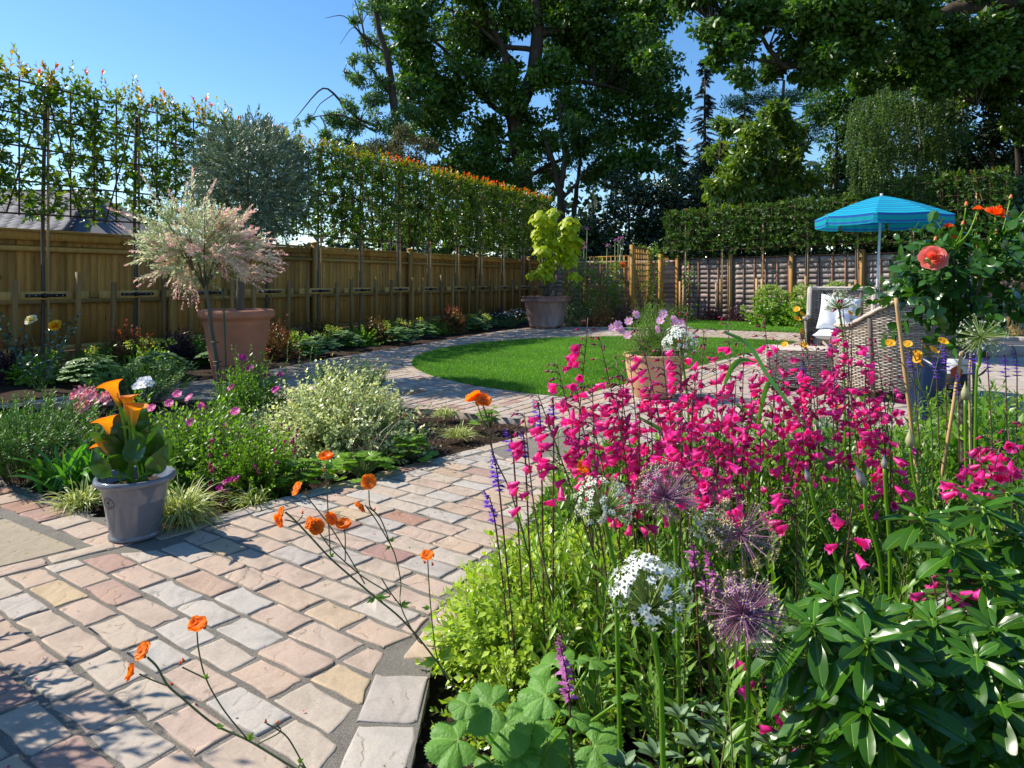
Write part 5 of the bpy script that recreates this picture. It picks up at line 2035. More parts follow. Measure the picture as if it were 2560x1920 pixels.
def calla_pot():
    c = Vector((-1.602, 2.905, 0))
    root = thing('glazed_pot', 'glossy blue grey pot with an oval stamp standing on the path corner', 'plant pot', c)
    mb = MB()
    prof = [(0, .0), (.096, .0), (.1025, .004), (.1035, .014), (.0985, .020), (.0985, .024), (.1045, .060), (.1185, .155), (.1200, .158), (.1195, .161), (.1330, .226), (.1345, .229), (.1500, .231),
            (.1560, .238), (.1575, .248), (.1540, .2575), (.1470, .260), (.1400, .2575), (.1350, .250), (.1250, .20), (0, .20)]
    lathe(mb, prof, c, 72, .4)
    kids(root, mb, 'bowl', M_glaze, smooth=True)
    mb = MB()
    lathe(mb, [(0, .215), (.127, .212)], c, 32)
    kids(root, mb, 'compost', M_compost)
    # stamp on the cone: oval ring, tree mark, lettering
    M_st = plain('stamp_brown', (.13, .085, .055), .6, .2)
    M_st2 = plain('stamp_field', (.20, .195, .20), .5, .3)
    # stamp centre direction in plan
    ang = math.atan2(-c.y, -c.x) + R(-54)
    zc = .168

    def sp(u, v, out=.0012):
        """u round the pot, v up; metres from the stamp centre"""
        z = zc + v * .97
        r = .1195 + (z - .16) * .19 + out
        a = ang + u / r
        return Vector((c.x + r * math.cos(a), c.y + r * math.sin(a), z))
    mb = MB()
    a_ = np.linspace(0, 2 * math.pi, 49)
    RX, RZ = .031, .0255
    pts = [sp(0, 0, .0009)] + [sp(RX * math.cos(t), RZ * math.sin(t), .0009) for t in a_[:-1]]
    mb.add([tuple(p) for p in pts], [(0, 1 + k, 1 + (k + 1) % 48) for k in range(48)])
    st = kids(root, mb, 'stamp', M_st2)
    mb = MB()
    tube(mb, [sp(RX * math.cos(t), RZ * math.sin(t), .0010) for t in a_], .0011, 5, cap=False)
    # little tree mark
    tube(mb, [sp(0, -.012), sp(.0003, -.002), sp(0, .004)], [.0014, .0009, .0006], 4)
    tube(mb, [sp(-.005, -.0125), sp(.005, -.0125)], .0007, 4)
    for s in (-1, 1):
        tube(mb, [sp(0, -.003), sp(.004 * s, .001), sp(.007 * s, .002)], .0006, 4)
        tube(mb, [sp(0, 0), sp(.003 * s, .005), sp(.005 * s, .007)], .0005, 4)
    for k in range(34):
        a = rng.uniform(-.3, math.pi + .3)
        rr = rng.uniform(.003, .011)
        p = (rr * 1.1 * math.cos(a), .001 + rr * .95 * math.sin(a))
        tube(mb, [sp(p[0], p[1]), sp(p[0] + .0009, p[1] + .0006)], .0007, 4)
    emb = mb.mesh('emblem', M_st)
    eo = link('emblem', emb, st)
    eo.matrix_parent_inverse = Matrix.Translation(-Vector(root.location)) if False else Matrix()

    def letters(s, a0, a1, r_, flip):
        for k, ch in enumerate(s):
            if ch == ' ':
                continue
            t = R(a0 + (a1 - a0) * k / (len(s) - 1))
            u, v_ = RX * r_ * math.cos(t), RZ * r_ * math.sin(t)
            me = text_mesh(ch, .0078, M_st)
            p = sp(u, v_, .0014)
            e = sp(u + .001, v_, .0014) - p
            nrmv = Vector((p.x - c.x, p.y - c.y, 0)).normalized()
            upv = Vector((0, 0, 1))
            ex = upv.cross(nrmv).normalized()
            tt = t - math.pi / 2 if not flip else t + math.pi / 2
            x_ = ex * math.cos(tt) + upv * math.sin(tt)
            y_ = -ex * math.sin(tt) + upv * math.cos(tt)
            M = Matrix([[x_[i], y_[i], nrmv[i], p[i]] for i in range(3)] + [[0, 0, 0, 1]])
            o = link('letter', me, st, M)
    letters('C.C & CO.', 150, 40, .76, False)
    letters('EARTHENWARE', 208, 335, .76, True)

    # calla lilies
    pl = thing('calla_lily', 'orange calla lilies with dark wavy leaves growing in the blue grey pot', 'potted plant', c + Vector((0, 0, .21)))
    Z = c.y
    M_cal = leafmat('calla_spathe', [(0, (.30, .32, .02)), (.25, (.70, .34, .01)), (.6, (.86, .40, .012)), (.85, (.88, .26, .02)), (1, (.78, .16, .06))], .38, .35, (1, .75, .2))
    fls = [((274, 952), (300, 1010), .098, (-.35, -.25)), ((318, 985), (322, 1040), .092, (.15, -.5)), ((340, 1008), (333, 1060), .094, (.6, -.35)), ((262, 1040), (280, 1090), .096, (-.55, -.3)), ((258, 1100), (275, 1130), .088, (-.8, -.25))]
    for (tx, ty), (bx, by), L, (lx, ly) in fls:
        dz = rng.uniform(-.05, .05)
        top, bot = W(tx, ty, Z + dz), W(bx, by + 6, Z + dz)
        ax = (top - bot)
        L = ax.length * 1.0
        axn = ax.normalized()
        # funnel with a long pulled tip on one side
        ref = Vector((lx, ly, 0)).normalized()
        e1 = (ref - axn * ref.dot(axn)).normalized()
        e2 = axn.cross(e1)
        S = 20
        V, A = [], []
        prof = [(0, .006, .0), (.15, .011, .1), (.4, .0155, .3), (.65, .019, .5), (.85, .026, .65), (.97, .036, .8), (1.0, .043, 1.0)]
        for t, r, v in prof:
            for k in range(S):
                a = 2 * math.pi * k / S
                lift = (t ** 5)
                rr = r * (1 + .55 * lift * max(0, math.cos(a)) ** 2 - .15 * lift * math.cos(a))
                p = bot + axn * (L * t * (1 - .10 * lift * (1 - math.cos(a)) / 2) - .010 * lift * max(0, math.cos(a)) ** 4) + e1 * rr * math.cos(a) + e2 * rr * math.sin(a)
                V.append(tuple(p))
                A.append(v + .04 * math.sin(a * 3))
        F = [(i * S + k, i * S + (k + 1) % S, i * S + S + (k + 1) % S, i * S + S + k) for i in range(len(prof) - 1) for k in range(S)]
        mb = MB().add(V, F, np.array(A).clip(0, 1))
        o = kids(pl, mb, 'spathe', M_cal, smooth=True)
        mb = MB()
        tube(mb, [bot + axn * .01, bot + axn * L * .72], .004, 6, .9)
        kids(pl, mb, 'spadix', M_gold)
        mb = MB()
        foot = c + Vector((rng.uniform(-.04, .04), rng.uniform(-.04, .04), .21))
        tube(mb, curve([foot, foot.lerp(bot, .6) + Vector((.01, 0, .0)), bot, bot + axn * .01], 9), .0062, 8, .6)
        kids(pl, mb, 'stem', M_fresh, smooth=True)
    lv = TL(.62, 8, .12, .42, .42, .0, .03)
    M_cl = leafmat('calla_leaf', [(0, (.02, .075, .018)), (.6, (.04, .12, .03)), (1, (.10, .18, .07))], .25, .3, (1, 1.1, .3), objr=.3, spec=.6)
    me = tmpl_mesh('calla_leaf', lv, M_cl, .4)
    spec = [(305, 1060, .155, -.1), (340, 1075, .16, .3), (372, 1100, .15, .7), (290, 1110, .16, -.5), (330, 1120, .15, .2), (392, 1110, .13, 1.1), (310, 1140, .14, -.2), (360, 1150, .13, .6), (275, 1150, .12, -.8), (350, 1070, .14, .2), (320, 1080, .15, -.3),
            (380, 1140, .13, .9), (300, 1085, .14, .0)]
    for k, (px, py, L, sx) in enumerate(spec):
        b = W(px, py + 42, Z + rng.uniform(-.09, .08))
        d = Vector((sx * .8, rng.uniform(-.7, .5), 1.0))
        child(pl, 'leaf', me, b, d, (rng.normal() * .5 + sx * .4, -.9 if k % 3 else .8, .35), L)
        mb = MB()
        foot = c + Vector((rng.uniform(-.05, .05), rng.uniform(-.05, .05), .21))
        tube(mb, curve([foot, (foot + b) / 2 + Vector((0, 0, .02)), b], 6), .005, 6, .6)
        kids(pl, mb, 'leaf_stalk', M_fresh)


calla_pot()


# ------------------------------------------------------------------ island bed
def blades(root, c, n, L, wd, mat, lean=.9, T=None, v=(0, 1), grav=.55, name='blades', r=.03, dirbias=(0, 0), kind=None):
    """arching strap leaves from a crown"""
    T0 = np.linspace(0, 1, 7)
    a = rng.random(n) * 6.28
    lo = rng.uniform(.15, lean, n)
    D = nrm(np.c_[np.cos(a) * lo + dirbias[0], np.sin(a) * lo + dirbias[1], np.ones(n)])
    Ls = L * rng.uniform(.6, 1.15, n)
    B = np.array(tuple(c)) + np.c_[rng.normal(size=(n, 2)) * r, np.zeros(n)]
    g = grav * rng.uniform(.6, 1.5, n)
    P = B[:, None] + D[:, None] * (Ls[:, None] * T0)[..., None]
    P[..., 2] -= (g * Ls)[:, None] * T0 ** 2.2
    P[..., 2] = np.maximum(P[..., 2], .006)
    side = nrm(np.cross(D, np.array([0, 0, 1.0])))[:, None]
    tw = rng.normal(size=(n, 1)) * .5
    up_ = np.array([0, 0, 1.0])
    side = nrm(side + up_ * tw[:, None])
    hw = wd / 2 * np.array([.75, .95, 1, .95, .8, .5, .04])
    V = np.stack([P - side * hw[None, :, None], P + side * hw[None, :, None]], 2)
    base = (np.arange(n) * 14)[:, None]
    i = (np.arange(6) * 2)[None]
    F = np.stack([base + i, base + i + 1, base + i + 3, base + i + 2], -1).reshape(-1, 4)
    mb = MB()
    vv = np.repeat(v[0] + (v[1] - v[0]) * rng.random(n), 14)
    mb.add(V.reshape(-1, 3), F, vv)
    return kids(root, mb, name, mat, smooth=True, kind=kind)


def sedge(px, py, n, L, label):
    c = G(px, py)
    root = thing('striped_sedge', label, 'ornamental grass', c, 'striped sedge tussocks in the island bed')
    blades(root, c + Vector((0, 0, -.02)), int(n * 1.5), L, .0060, M_carex, 1.1, grav=.62, r=.025)


sedge(450, 1300, 420, .34, 'large cream striped sedge spilling beside the blue grey pot')
sedge(205, 1262, 170, .26, 'striped sedge left of the blue grey pot')
sedge(628, 1255, 80, .20, 'thin striped sedge right of the fuchsia')
sedge(1148, 1092, 210, .21, 'striped sedge nearest the tip of the island bed')
sedge(1115, 1040, 150, .20, 'striped sedge against the kerb behind the tip of the bed')


def rosemary(px, py, h, r, N, label, Z=None, group='rosemary bushes'):
    c = G(px, py)
    root = thing('rosemary', label, 'shrub', c, group)
    sm, lm = MB(), MB()
    a = rng.random(N) * 6.28
    rr = r * rng.random(N) ** .5
    B = np.array(tuple(c)) + np.c_[np.cos(a) * rr * .35, np.sin(a) * rr * .35, np.zeros(N)]
    top = np.array(tuple(c)) + np.c_[np.cos(a) * rr, np.sin(a) * rr, h * rng.uniform(.62, 1.0, N) * (1 - .25 * (rr / r) ** 2)]
    D = top - B
    shoots(sm, lm, B, D, np.linalg.norm(D, axis=1), 64, T2(.24), .031, 50, 0, .15, v=(0, .8), vt=.35, stemr=.003, tipscale=.55, whorl=2, bend=np.c_[rng.normal(size=(N, 2)) * .05, np.zeros(N)], stem_v=.4)
    # short side shoots
    k = rng.integers(0, N, N * 3)
    t = rng.uniform(.3, .8, N * 3)
    B2 = B[k] + D[k] * t[:, None]
    shoots(sm, lm, B2, D[k] + rsph(N * 3) * .35 * h, rng.uniform(.06, .14, N * 3), 24, T2(.24), .029, 50, 0, .0, v=(0, .8), vt=.2, stemr=.002, whorl=2, stem_v=.4)
    kids(root, lm, 'foliage', M_rosem)
    kids(root, sm, 'stems', M_twig, kind='stuff')


rosemary(60, 1195, .50, .42, 120, 'tall upright rosemary at the left edge of the island bed')
rosemary(880, 1012, .44, .36, 70, 'rosemary with upright shoots in front of the curved path')
rosemary(345, 1005, .42, .50, 90, 'shaded rosemary behind the pink lilies')


def shrub(name, label, cat, px, py, rx, h, N, nl, T, ls, mat, sm_mat=None, group=None, ry=None, c=None, **kw):
    c = G(px, py) if c is None else Vector(c)
    c.z = -.03
    root = thing(name, label, cat, c, group)
    sm, lm = MB(), MB()
    mound(sm, lm, c, rx, ry or rx, h, N, nl, T, ls, **kw)
    kids(root, lm, 'foliage', mat)
    kids(root, sm, 'stems', sm_mat or M_twig, kind='stuff')
    return root


T_S = T4(.5, .10, .10)
shrub('pittosporum', 'rounded variegated cream and green pittosporum in the island bed', 'shrub', 850, 1125, .50, .50, 760, 22, T2(.66), .042, M_varieg, spread=66, v=(.15, .9), vt=.3, t0=.35, up=.7)
# cistus, low and tall
ro = shrub('cistus', 'low spreading grey green cistus dotted with pink flowers', 'shrub', 495, 1185, .46, .38, 640, 20, T2(.5), .042, M_green, v=(.3, 1), t0=.3, vt=.1, up=.6)
for px, py in ((443, 987), (474, 995), (502, 1018), (588, 1030), (422, 1010), (378, 1022), (347, 1055), (525, 1095), (560, 1062), (477, 1058), (515, 1064), (600, 1095), (386, 1140), (470, 1108), (648, 1128), (530, 1163), (515, 1095), (400, 1085)):
    big = py < 1060
    fl(ro, 'flower', CIST if big else MAGF, W(px, py, 3.9 + rng.uniform(-.15, .15)), (rng.normal() * .5, -.6, .8), (.028 if big else .017))
ro = shrub('tall_cistus', 'taller cistus with magenta flowers in front of the big terracotta pot', 'shrub', 632, 1075, .32, .54, 360, 20, T2(.42), .042, M_green, v=(.2, .9), t0=.4, sm_mat=M_stem)
for px, py in ((606, 895), (626, 921), (638, 936), (702, 938), (579, 970), (668, 938), (637, 962), (690, 975)):
    fl(ro, 'flower', MAGF, W(px, py, 4.85 + rng.uniform(-.2, .2)), (rng.normal() * .5, -.6, .7), .030)
ro = shrub('fuchsia', 'hardy fuchsia with hanging pink and purple bells', 'shrub', 640, 1222, .22, .34, 220, 18, T2(.5), .036, M_fresh, v=(.1, .8), t0=.4, sm_mat=M_redstem)
M_fu = leafmat('fuchsia_bell', [(0, (.45, .02, .14)), (1, (.62, .06, .30))], .4, .3)
FUB = bud_mesh('fuchsia_bell', M_fu, M_magenta, .4)
for k in range(46):
    a = rng.random() * 6.28
    p = Vector(ro.location) + Vector((.21 * math.cos(a), .21 * math.sin(a) - .03, rng.uniform(.08, .34)))
    fl(ro, 'bell', FUB, p, (rng.normal() * .2, rng.normal() * .2, -1), .024)
ro = shrub('purple_osteospermum', 'small plant with purple daisies at the edge of the sedge', 'flower', 560, 1240, .12, .10, 50, 8, T_S, .03, M_purple, t0=.3)
for px, py in ((575, 1200), (565, 1206), (560, 1258), (590, 1196), (548, 1222)):
    fl(ro, 'flower', MAGF, W(px, py, 3.35), (rng.normal() * .4, -.5, .8), .017)
shrub('silver_lavender', 'silver grey lavender cotton between the cistus and the pittosporum', 'shrub', 668, 1112, .22, .25, 240, 28, T2(.20), .040, M_silver, t0=.2, spread=35, v=(0, 1))
# pale sage spires beside the path
ro = thing('sage_spires', 'two thin pale green spires beside the variegated pittosporum', 'flower', G(730, 1080))
sm, lm = MB(), MB()
B = np.array([tuple(G(730 + d, 1085)) for d in (-18, 2, 28, -40)])
shoots(sm, lm, B, np.array([[0.03, 0, 1.0]] * 4) + rng.normal(size=(4, 3)) * .05, np.array([.66, .60, .68, .5]), 40, T4(.4, .1, .1), .030, 60, 0, .2, v=(.4, 1), stemr=.004)
kids(ro, lm, 'foliage', M_grey)
kids(ro, sm, 'stems', M_stem, kind='stuff')

# lobed leaf for geums and coral bells
def lobed(nl=7, r=1.0, scal=3, depth=.16, pleat=.05, gap=35):
    V = [(0, 0, 0)]
    A = [.6]
    n = nl * scal * 2
    for i in range(n + 1):
        t = i / n
        a = R(gap + (360 - 2 * gap) * t) - math.pi / 2
        lob = abs(math.sin(t * nl * math.pi))
        rr = r * (1 - depth + depth * lob ** .6) * (1 + .05 * (i % 2)) * (.82 + .18 * math.sin(math.pi * t))
        V.append((rr * .55 * math.cos(a), rr * .55 * math.sin(a) + .0, pleat * (lob - .5) * .8 + .03))
        A.append(.55 - .45 * lob ** .4)
        V.append((rr * math.cos(a), rr * math.sin(a), pleat * (lob - .5) * 2 - .05 + rng.normal() * .015))
        A.append(.25 - .2 * lob)
    F = []
    for i in range(n):
        a = 1 + 2 * i
        F.append((0, a, a + 2))
        F += [(a, a + 1, a + 3), (a, a + 3, a + 2)]
    V = np.array(V)
    V[:, 1] += .55 * 0
    return V, np.array(F), np.array(A)


LOB = lobed()
ME_LOB = tmpl_mesh('lobed_leaf', LOB, M_fresh, .35)


def geum_clump(name, label, cat, px, py, n, r, ls, me, h=.14, Zc=None, group=None, stalkm=None, c=None):
    c = G(px, py) if c is None else Vector(c)
    root = thing(name, label, cat, c, group)
    sm = MB()
    for k in range(n):
        a = rng.random() * 6.28
        q = (k + .5) / n
        rr = r * q ** .6
        z = h * (1 - q ** 1.6 * .75) + rng.normal() * .012
        p = c + Vector((math.cos(a) * rr, math.sin(a) * rr, z))
        d = Vector((math.cos(a), math.sin(a), -.25 * q + .15))
        n_ = Vector((math.cos(a) * .5 * q, math.sin(a) * .5 * q, 1)) + Vector(rng.normal(size=3) * .22)
        child(root, 'leaf', me, p, d, n_, ls * rng.uniform(.65, 1.1))
        tube(sm, curve([c + Vector((0, 0, -.02)), (c + p) / 2 + Vector((0, 0, h * .25)), p], 5), .0025, 4, .6)
    kids(root, sm, 'stalks', stalkm or M_stem, kind='stuff')
    return root


geum_clump('green_geum', 'leafy geum clump at the path edge right of the fuchsia', 'flower', 760, 1215, 46, .155, .045, ME_LOB, .13)
geum_clump('green_geum', 'leafy geum clump below the pittosporum with thin seed stems', 'flower', 905, 1192, 46, .18, .048, ME_LOB, .12)
geum_clump('green_geum', 'dark leafy geum between pittosporum and bare soil', 'flower', 1025, 1150, 32, .14, .045, ME_LOB, .13)
geum_clump('green_geum', 'small leafy geum at the tip of the island bed', 'flower', 1225, 1068, 26, .13, .04, ME_LOB, .13)
# sapling rose and seed stems
ro = shrub('young_rose', 'young rose shoots with blue green leaves right of the pittosporum', 'shrub', 1010, 1110, .26, .36, 26, 14, T4(.6, .08, .1), .042, M_bluegreen, t0=.3, sm_mat=M_redstem)
ro = thing('geum_seed_stems', 'spent geum stems with nodding brown heads above the leafy clump', 'flower', G(905, 1188))
sm = MB()
for k in range(16):
    e = W(870 + rng.uniform(-60, 150), 1050 + rng.uniform(-60, 60), 4.0 + rng.normal() * .1)
    b = G(905 + rng.normal() * 12, 1188)
    tube(sm, curve([b, (b + e) / 2 + Vector((rng.normal() * .02, 0, .03)), e], 6), [.0016] * 7, 3, .3)
    if k % 2:
        fl(ro, 'bud', GBUD, e, (rng.normal() * .4, 0, -1), .018)
kids(ro, sm, 'stems', M_redstem, kind='stuff')

# strap leaved agapanthus
ro = thing('agapanthus', 'clump of glossy strap leaves left of the pot', 'flower', G(165, 1215))
blades(ro, G(170, 1222), 70, .40, .024, M_strap, 1.0, grav=.5, r=.05, name='leaves', v=(0, .8), kind='stuff')
blades(ro, G(240, 1215), 34, .38, .022, M_strap, .5, grav=.3, r=.03, name='leaves', v=(.1, .9), kind='stuff')

# pink and white lilies
M_lily = leafmat('lily_petal', [(0, (.80, .66, .66)), (.45, (.80, .40, .46)), (.7, (.62, .05, .14)), (1, (.80, .62, .64))], .45, .3, (1, .8, .8), objr=.2)
LILY = flower_open('lily_flower', 6, 1.0, .5, M_lily, M_ycentre, cup=.5, ruff=.03, cr=.10, v=.5, vt=.4)
ro = shrub('pink_lily', 'pink and white striped lilies behind the blue grey pot', 'flower', 225, 1130, .18, .42, 44, 20, T4(.28, .08, .1), .05, M_green, t0=.25, sm_mat=M_stem, v=(0, .7))
for px, py in ((195, 985), (208, 978), (220, 990), (232, 980), (186, 995), (200, 1000), (222, 1002), (240, 992), (252, 998), (262, 992), (270, 1002), (196, 1018), (206, 1026), (200, 1010), (214, 1018)):
    fl(ro, 'flower', LILY, W(px, py, 4.2 + rng.uniform(-.1, .1)), (rng.normal() * .6, -.8, .5), .040)
ro = shrub('white_anemone', 'white and lilac anemones behind the calla lilies', 'flower', 355, 1090, .16, .36, 40, 12, T4(.5, .08, .1), .06, M_green, t0=.2, sm_mat=M_stem)
for px, py in ((345, 958), (355, 952), (366, 950), (372, 958), (352, 963), (362, 962), (342, 966)):
    fl(ro, 'flower', WHTF, W(px, py, 4.6 + rng.uniform(-.1, .1)), (rng.normal() * .5, -.6, .7), .034)


def rosebush(name, label, px, py, h, r, n, blooms, mat, me_leaf=None, Z=None):
    c = G(px, py)
    root = thing(name, label, 'rose bush', c)
    sm, lm = MB(), MB()
    for k in range(n):
        a = rng.random() * 6.28
        B = np.array([tuple(c)]) + rng.normal(size=(1, 3)) * [.03, .03, 0]
        D = np.array([[math.cos(a) * r, math.sin(a) * r, h * rng.uniform(.6, 1.0)]])
        shoots(sm, lm, B, D, np.linalg.norm(D), 20, T4(.62, .06, .12), .062, 68, .0, .2, v=(0, 1), stemr=.005, tipscale=.8, stem_v=.7)
    for (bx, by, z, me, s, d) in blooms:
        p = W(bx, by, z)
        fl(root, 'bloom', me, p, d, s)
        tube(sm, curve([p, p + Vector((0, 0, -.15)), c + Vector((0, 0, h * .4))], 6), .003, 5, .7)
    kids(root, lm, 'foliage', mat)
    kids(root, sm, 'stems', M_stem, kind='stuff')
    return root


rosebush('yellow_rose', 'dark leaved rose bush with one yellow and one cream bloom by the fence', 105, 975, .78, .34, 12,
         [(138, 815, 6.6, ROSEY, .085, (.1, -.9, .6)), (77, 800, 6.7, ROSEW, .075, (-.1, -.8, .7))], M_bluerose)


# ------------------------------------------------------------------ bed along the board fence
def fencebed():
    def at(px, d):
        """on the ground in the fence bed, d metres in front of the fence"""
        t = ray_t(px, FENCE_P + FENCE_N * d, FENCE_D)
        return Vector(fp(t, d, -.03))
    nand = [(35, 1.0, .42, 'first'), (320, 1.3, .52, 'second'), (440, 1.3, .44, 'third'), (690, 1.9, .55, 'fourth'), (800, 1.1, .45, 'fifth'), (935, 1.5, .42, 'sixth'), (1130, 1.4, .55, 'seventh'), (1245, .9, .40, 'eighth')]
    for px, d, h, o in nand:
        c = at(px, d)
        top = px in (320, 690, 1130)
        root = thing('nandina', '%s bronze red nandina from the left in the bed along the board fence' % o, 'shrub', c, 'nandinas in the fence bed')
        sm, lm = MB(), MB()
        mound(sm, lm, c, .32, .32, h, 160, 16, T2(.4), .065, t0=.35, v=(0, .55), vt=.45 if top else .1, spread=60, base=.3)
        kids(root, lm, 'foliage', M_nandina if px not in (35, 440, 1245) else M_purple)
        kids(root, sm, 'stems', M_redstem, kind='stuff')
    lady = [(400, 2.2, 'first'), (560, 1.9, 'second'), (790, 2.1, 'third'), (860, 1.7, 'fourth'), (1000, 1.9, 'fifth'), (1055, 1.6, 'sixth'), (1190, 1.5, 'seventh'), (1215, 1.2, 'eighth'), (230, 1.9, 'ninth')]
    for i, (px, d, o) in enumerate(sorted(lady)):
        o = ordn(i)
        c = at(px, d)
        root = thing('ladys_mantle', '%s blue green leafy clump with lime flower froth from the left along the path' % o, 'flower', c, 'lady mantle clumps in the fence bed')
        lm = MB()
        n = 110
        a = rng.random(n) * 6.28
        q = rng.random(n) ** .5
        pos = np.array(tuple(c)) + np.c_[np.cos(a) * q * .34, np.sin(a) * q * .34, .26 * (1 - q ** 2 * .8) + rng.normal(size=n) * .02 + .02]
        put(lm, LOB, pos, np.c_[np.cos(a), np.sin(a), -.2 * np.ones(n)], np.c_[np.cos(a) * q * .6, np.sin(a) * q * .6, np.ones(n)] + rsph(n) * .25, rng.uniform(.04, .075, n), rng.random(n) * .9)
        kids(root, lm, 'foliage', M_bluegreen)
        fm, sm = MB(), MB()
        for k in range(5 if i % 2 else 2):
            e = np.array(tuple(c)) + [rng.normal() * .16, rng.normal() * .16, rng.uniform(.28, .42)]
            tube(sm, [np.array(tuple(c)), e], .003, 3, .9)
            blob_leaves(fm, [(*e, .06)], 46, .022, T2(.8), shell=.9, v=(0, 1))
        kids(root, fm, 'flower_heads', M_euph, kind='stuff')
        kids(root, sm, 'stems', M_stem, kind='stuff')
    more = [(110, 1.4, .34, M_fresh, 'bright green leafy clump left of the second nandina'), (250, 1.2, .36, M_green, 'green ferny clump behind the yellow rose'), (370, 1.7, .30, M_fresh, 'low fresh green clump right of the second nandina'),
            (500, 1.4, .34, M_green, 'mid green clump left of the big terracotta pot'), (735, 1.6, .30, M_fresh, 'yellow green clump right of the big terracotta pot'), (765, 1.3, .36, M_purple, 'purple leaved clump near the fence behind the rosemary'),
            (900, 1.5, .30, M_fresh, 'low yellow green clump before the sixth nandina'), (965, 1.2, .34, M_green, 'green clump close to the fence right of the sixth nandina'), (1090, 1.2, .34, M_fresh, 'bright clump left of the seventh nandina'),
            (1160, 1.1, .32, M_green, 'green clump right of the seventh nandina'), (620, 1.2, .36, M_green, 'green clump behind the big terracotta pot')]
    for px, d, h, mt, lb in more:
        q = at(px, d)
        shrub('leafy_clump', lb, 'plant', 0, 0, .34, h, 110, 14, T2(.55), .06, mt, c=(q.x, q.y, 0), t0=.3, v=(.1, 1), sm_mat=M_stem)
    c = at(1290, 1.3)
    for k, (px, d) in enumerate(((1262, 1.3), (1300, .9))):
        c = at(px, d)
        root = thing('white_cranesbill', ('white flowered ground plant left of the square planter', 'white flowered ground plant touching the square planter')[k], 'flower', c)
        sm, lm = MB(), MB()
        mound(sm, lm, c, .42, .42, .34, 90, 12, T_S, .045, t0=.3, v=(0, .7))
        kids(root, lm, 'foliage', M_bluegreen)
        kids(root, sm, 'stems', M_stem, kind='stuff')
        for q in range(26):
            a = rng.random() * 6.28
            p = c + Vector((.38 * math.cos(a) * rng.random() ** .5, .38 * math.sin(a) * rng.random() ** .5 - .05, rng.uniform(.22, .36)))
            fl(root, 'flower', WHTF, p, (0, -.6, .8), .018)


fencebed()


# ------------------------------------------------------------------ trellis screens, climbers, plants at the back
def screen(name, label, p0, p1, h, post=True, cell=.15, posts=(0,)):
    p0, p1 = np.array(p0, float), np.array(p1, float)
    D = nrm(p1 - p0)
    L = float(np.hypot(*(p1 - p0)))
    n = np.array([D[1], -D[0]])
    Rm = np.array([[D[0], n[0], 0], [D[1], n[1], 0], [0, 0, 1.0]])

    def fn(t, o=0., z=0.):
        q = p0 + D * t + n * o
        return np.array([q[0], q[1], z])
    root = thing(name, label, 'trellis', fn(0))
    for t in posts:
        mb = MB()
        box(mb, fn(t * L, 0, h / 2), (.11, .11, h + .04), rng.random(), Rm, bev=.005)
        kids(root, mb, 'post', M_pine)
    k = int(L / cell)
    for i in range(k + 1):
        mb = MB()
        box(mb, fn(.06 + (L - .06) * i / k, .012, h / 2), (.024 if 0 < i < k else .045, .018, h - .04), rng.random(), Rm)
        kids(root, mb, 'slat', M_pine)
    m = int(h / cell)
    for i in range(m + 1):
        mb = MB()
        box(mb, fn(L / 2 + .03, -.008, .03 + (h - .06) * i / m), (L - .06, .018, .024 if 0 < i < m else .045), rng.random(), Rm)
        kids(root, mb, 'slat', M_pine)


screen('trellis_screen', 'tall trellis screen with stout end post in the far corner', (3.17, 18.0), (3.90, 19.35), 2.02, posts=(0, 1))
screen('trellis_screen', 'short trellis screen against the lap fence', (4.35, 20.0), (4.75, 20.8), 1.86, posts=(0,))
screen('low_trellis', 'square trellis panel running from the planter side to the tall screen', (1.55, 19.9), (3.12, 18.2), 1.78, posts=(0,))


def climber(label, px, py0, py1, z, r, n, mat=M_green, fls=(), name='climber', ls=.07, me=None, s=.03):
    c = W(px, py0, z)
    c.z = 0
    root = thing(name, label, 'climbing plant', c)
    sm, lm = MB(), MB()
    top = W(px, py1, z)
    for k in range(4):
        q = [c + Vector((rng.normal() * r * .3, rng.normal() * .1, 0)), Vector((c.x + rng.normal() * r * .5, c.y, top.z * .5)), Vector((top.x + rng.normal() * r * .4, c.y, top.z * rng.uniform(.8, 1)))]
        tube(sm, curve(q, 8), .006, 4, .3)
    N = n
    B = np.c_[c.x + rng.normal(size=N) * r * .6, c.y + rng.normal(size=N) * .12, rng.random(N) * top.z]
    shoots(sm, lm, B, rsph(N) + [0, -.2, .3], rng.uniform(.1, .3, N), 9, T4(.55, .1, .1), ls, 60, .15, .0, v=(0, 1), stemr=.003)
    kids(root, lm, 'foliage', mat)
    kids(root, sm, 'stems', M_redstem, kind='stuff')
    for bx, by in fls:
        fl(root, 'bloom', me, W(bx, by, z - .15), (0, -1, .4), s)
    return root


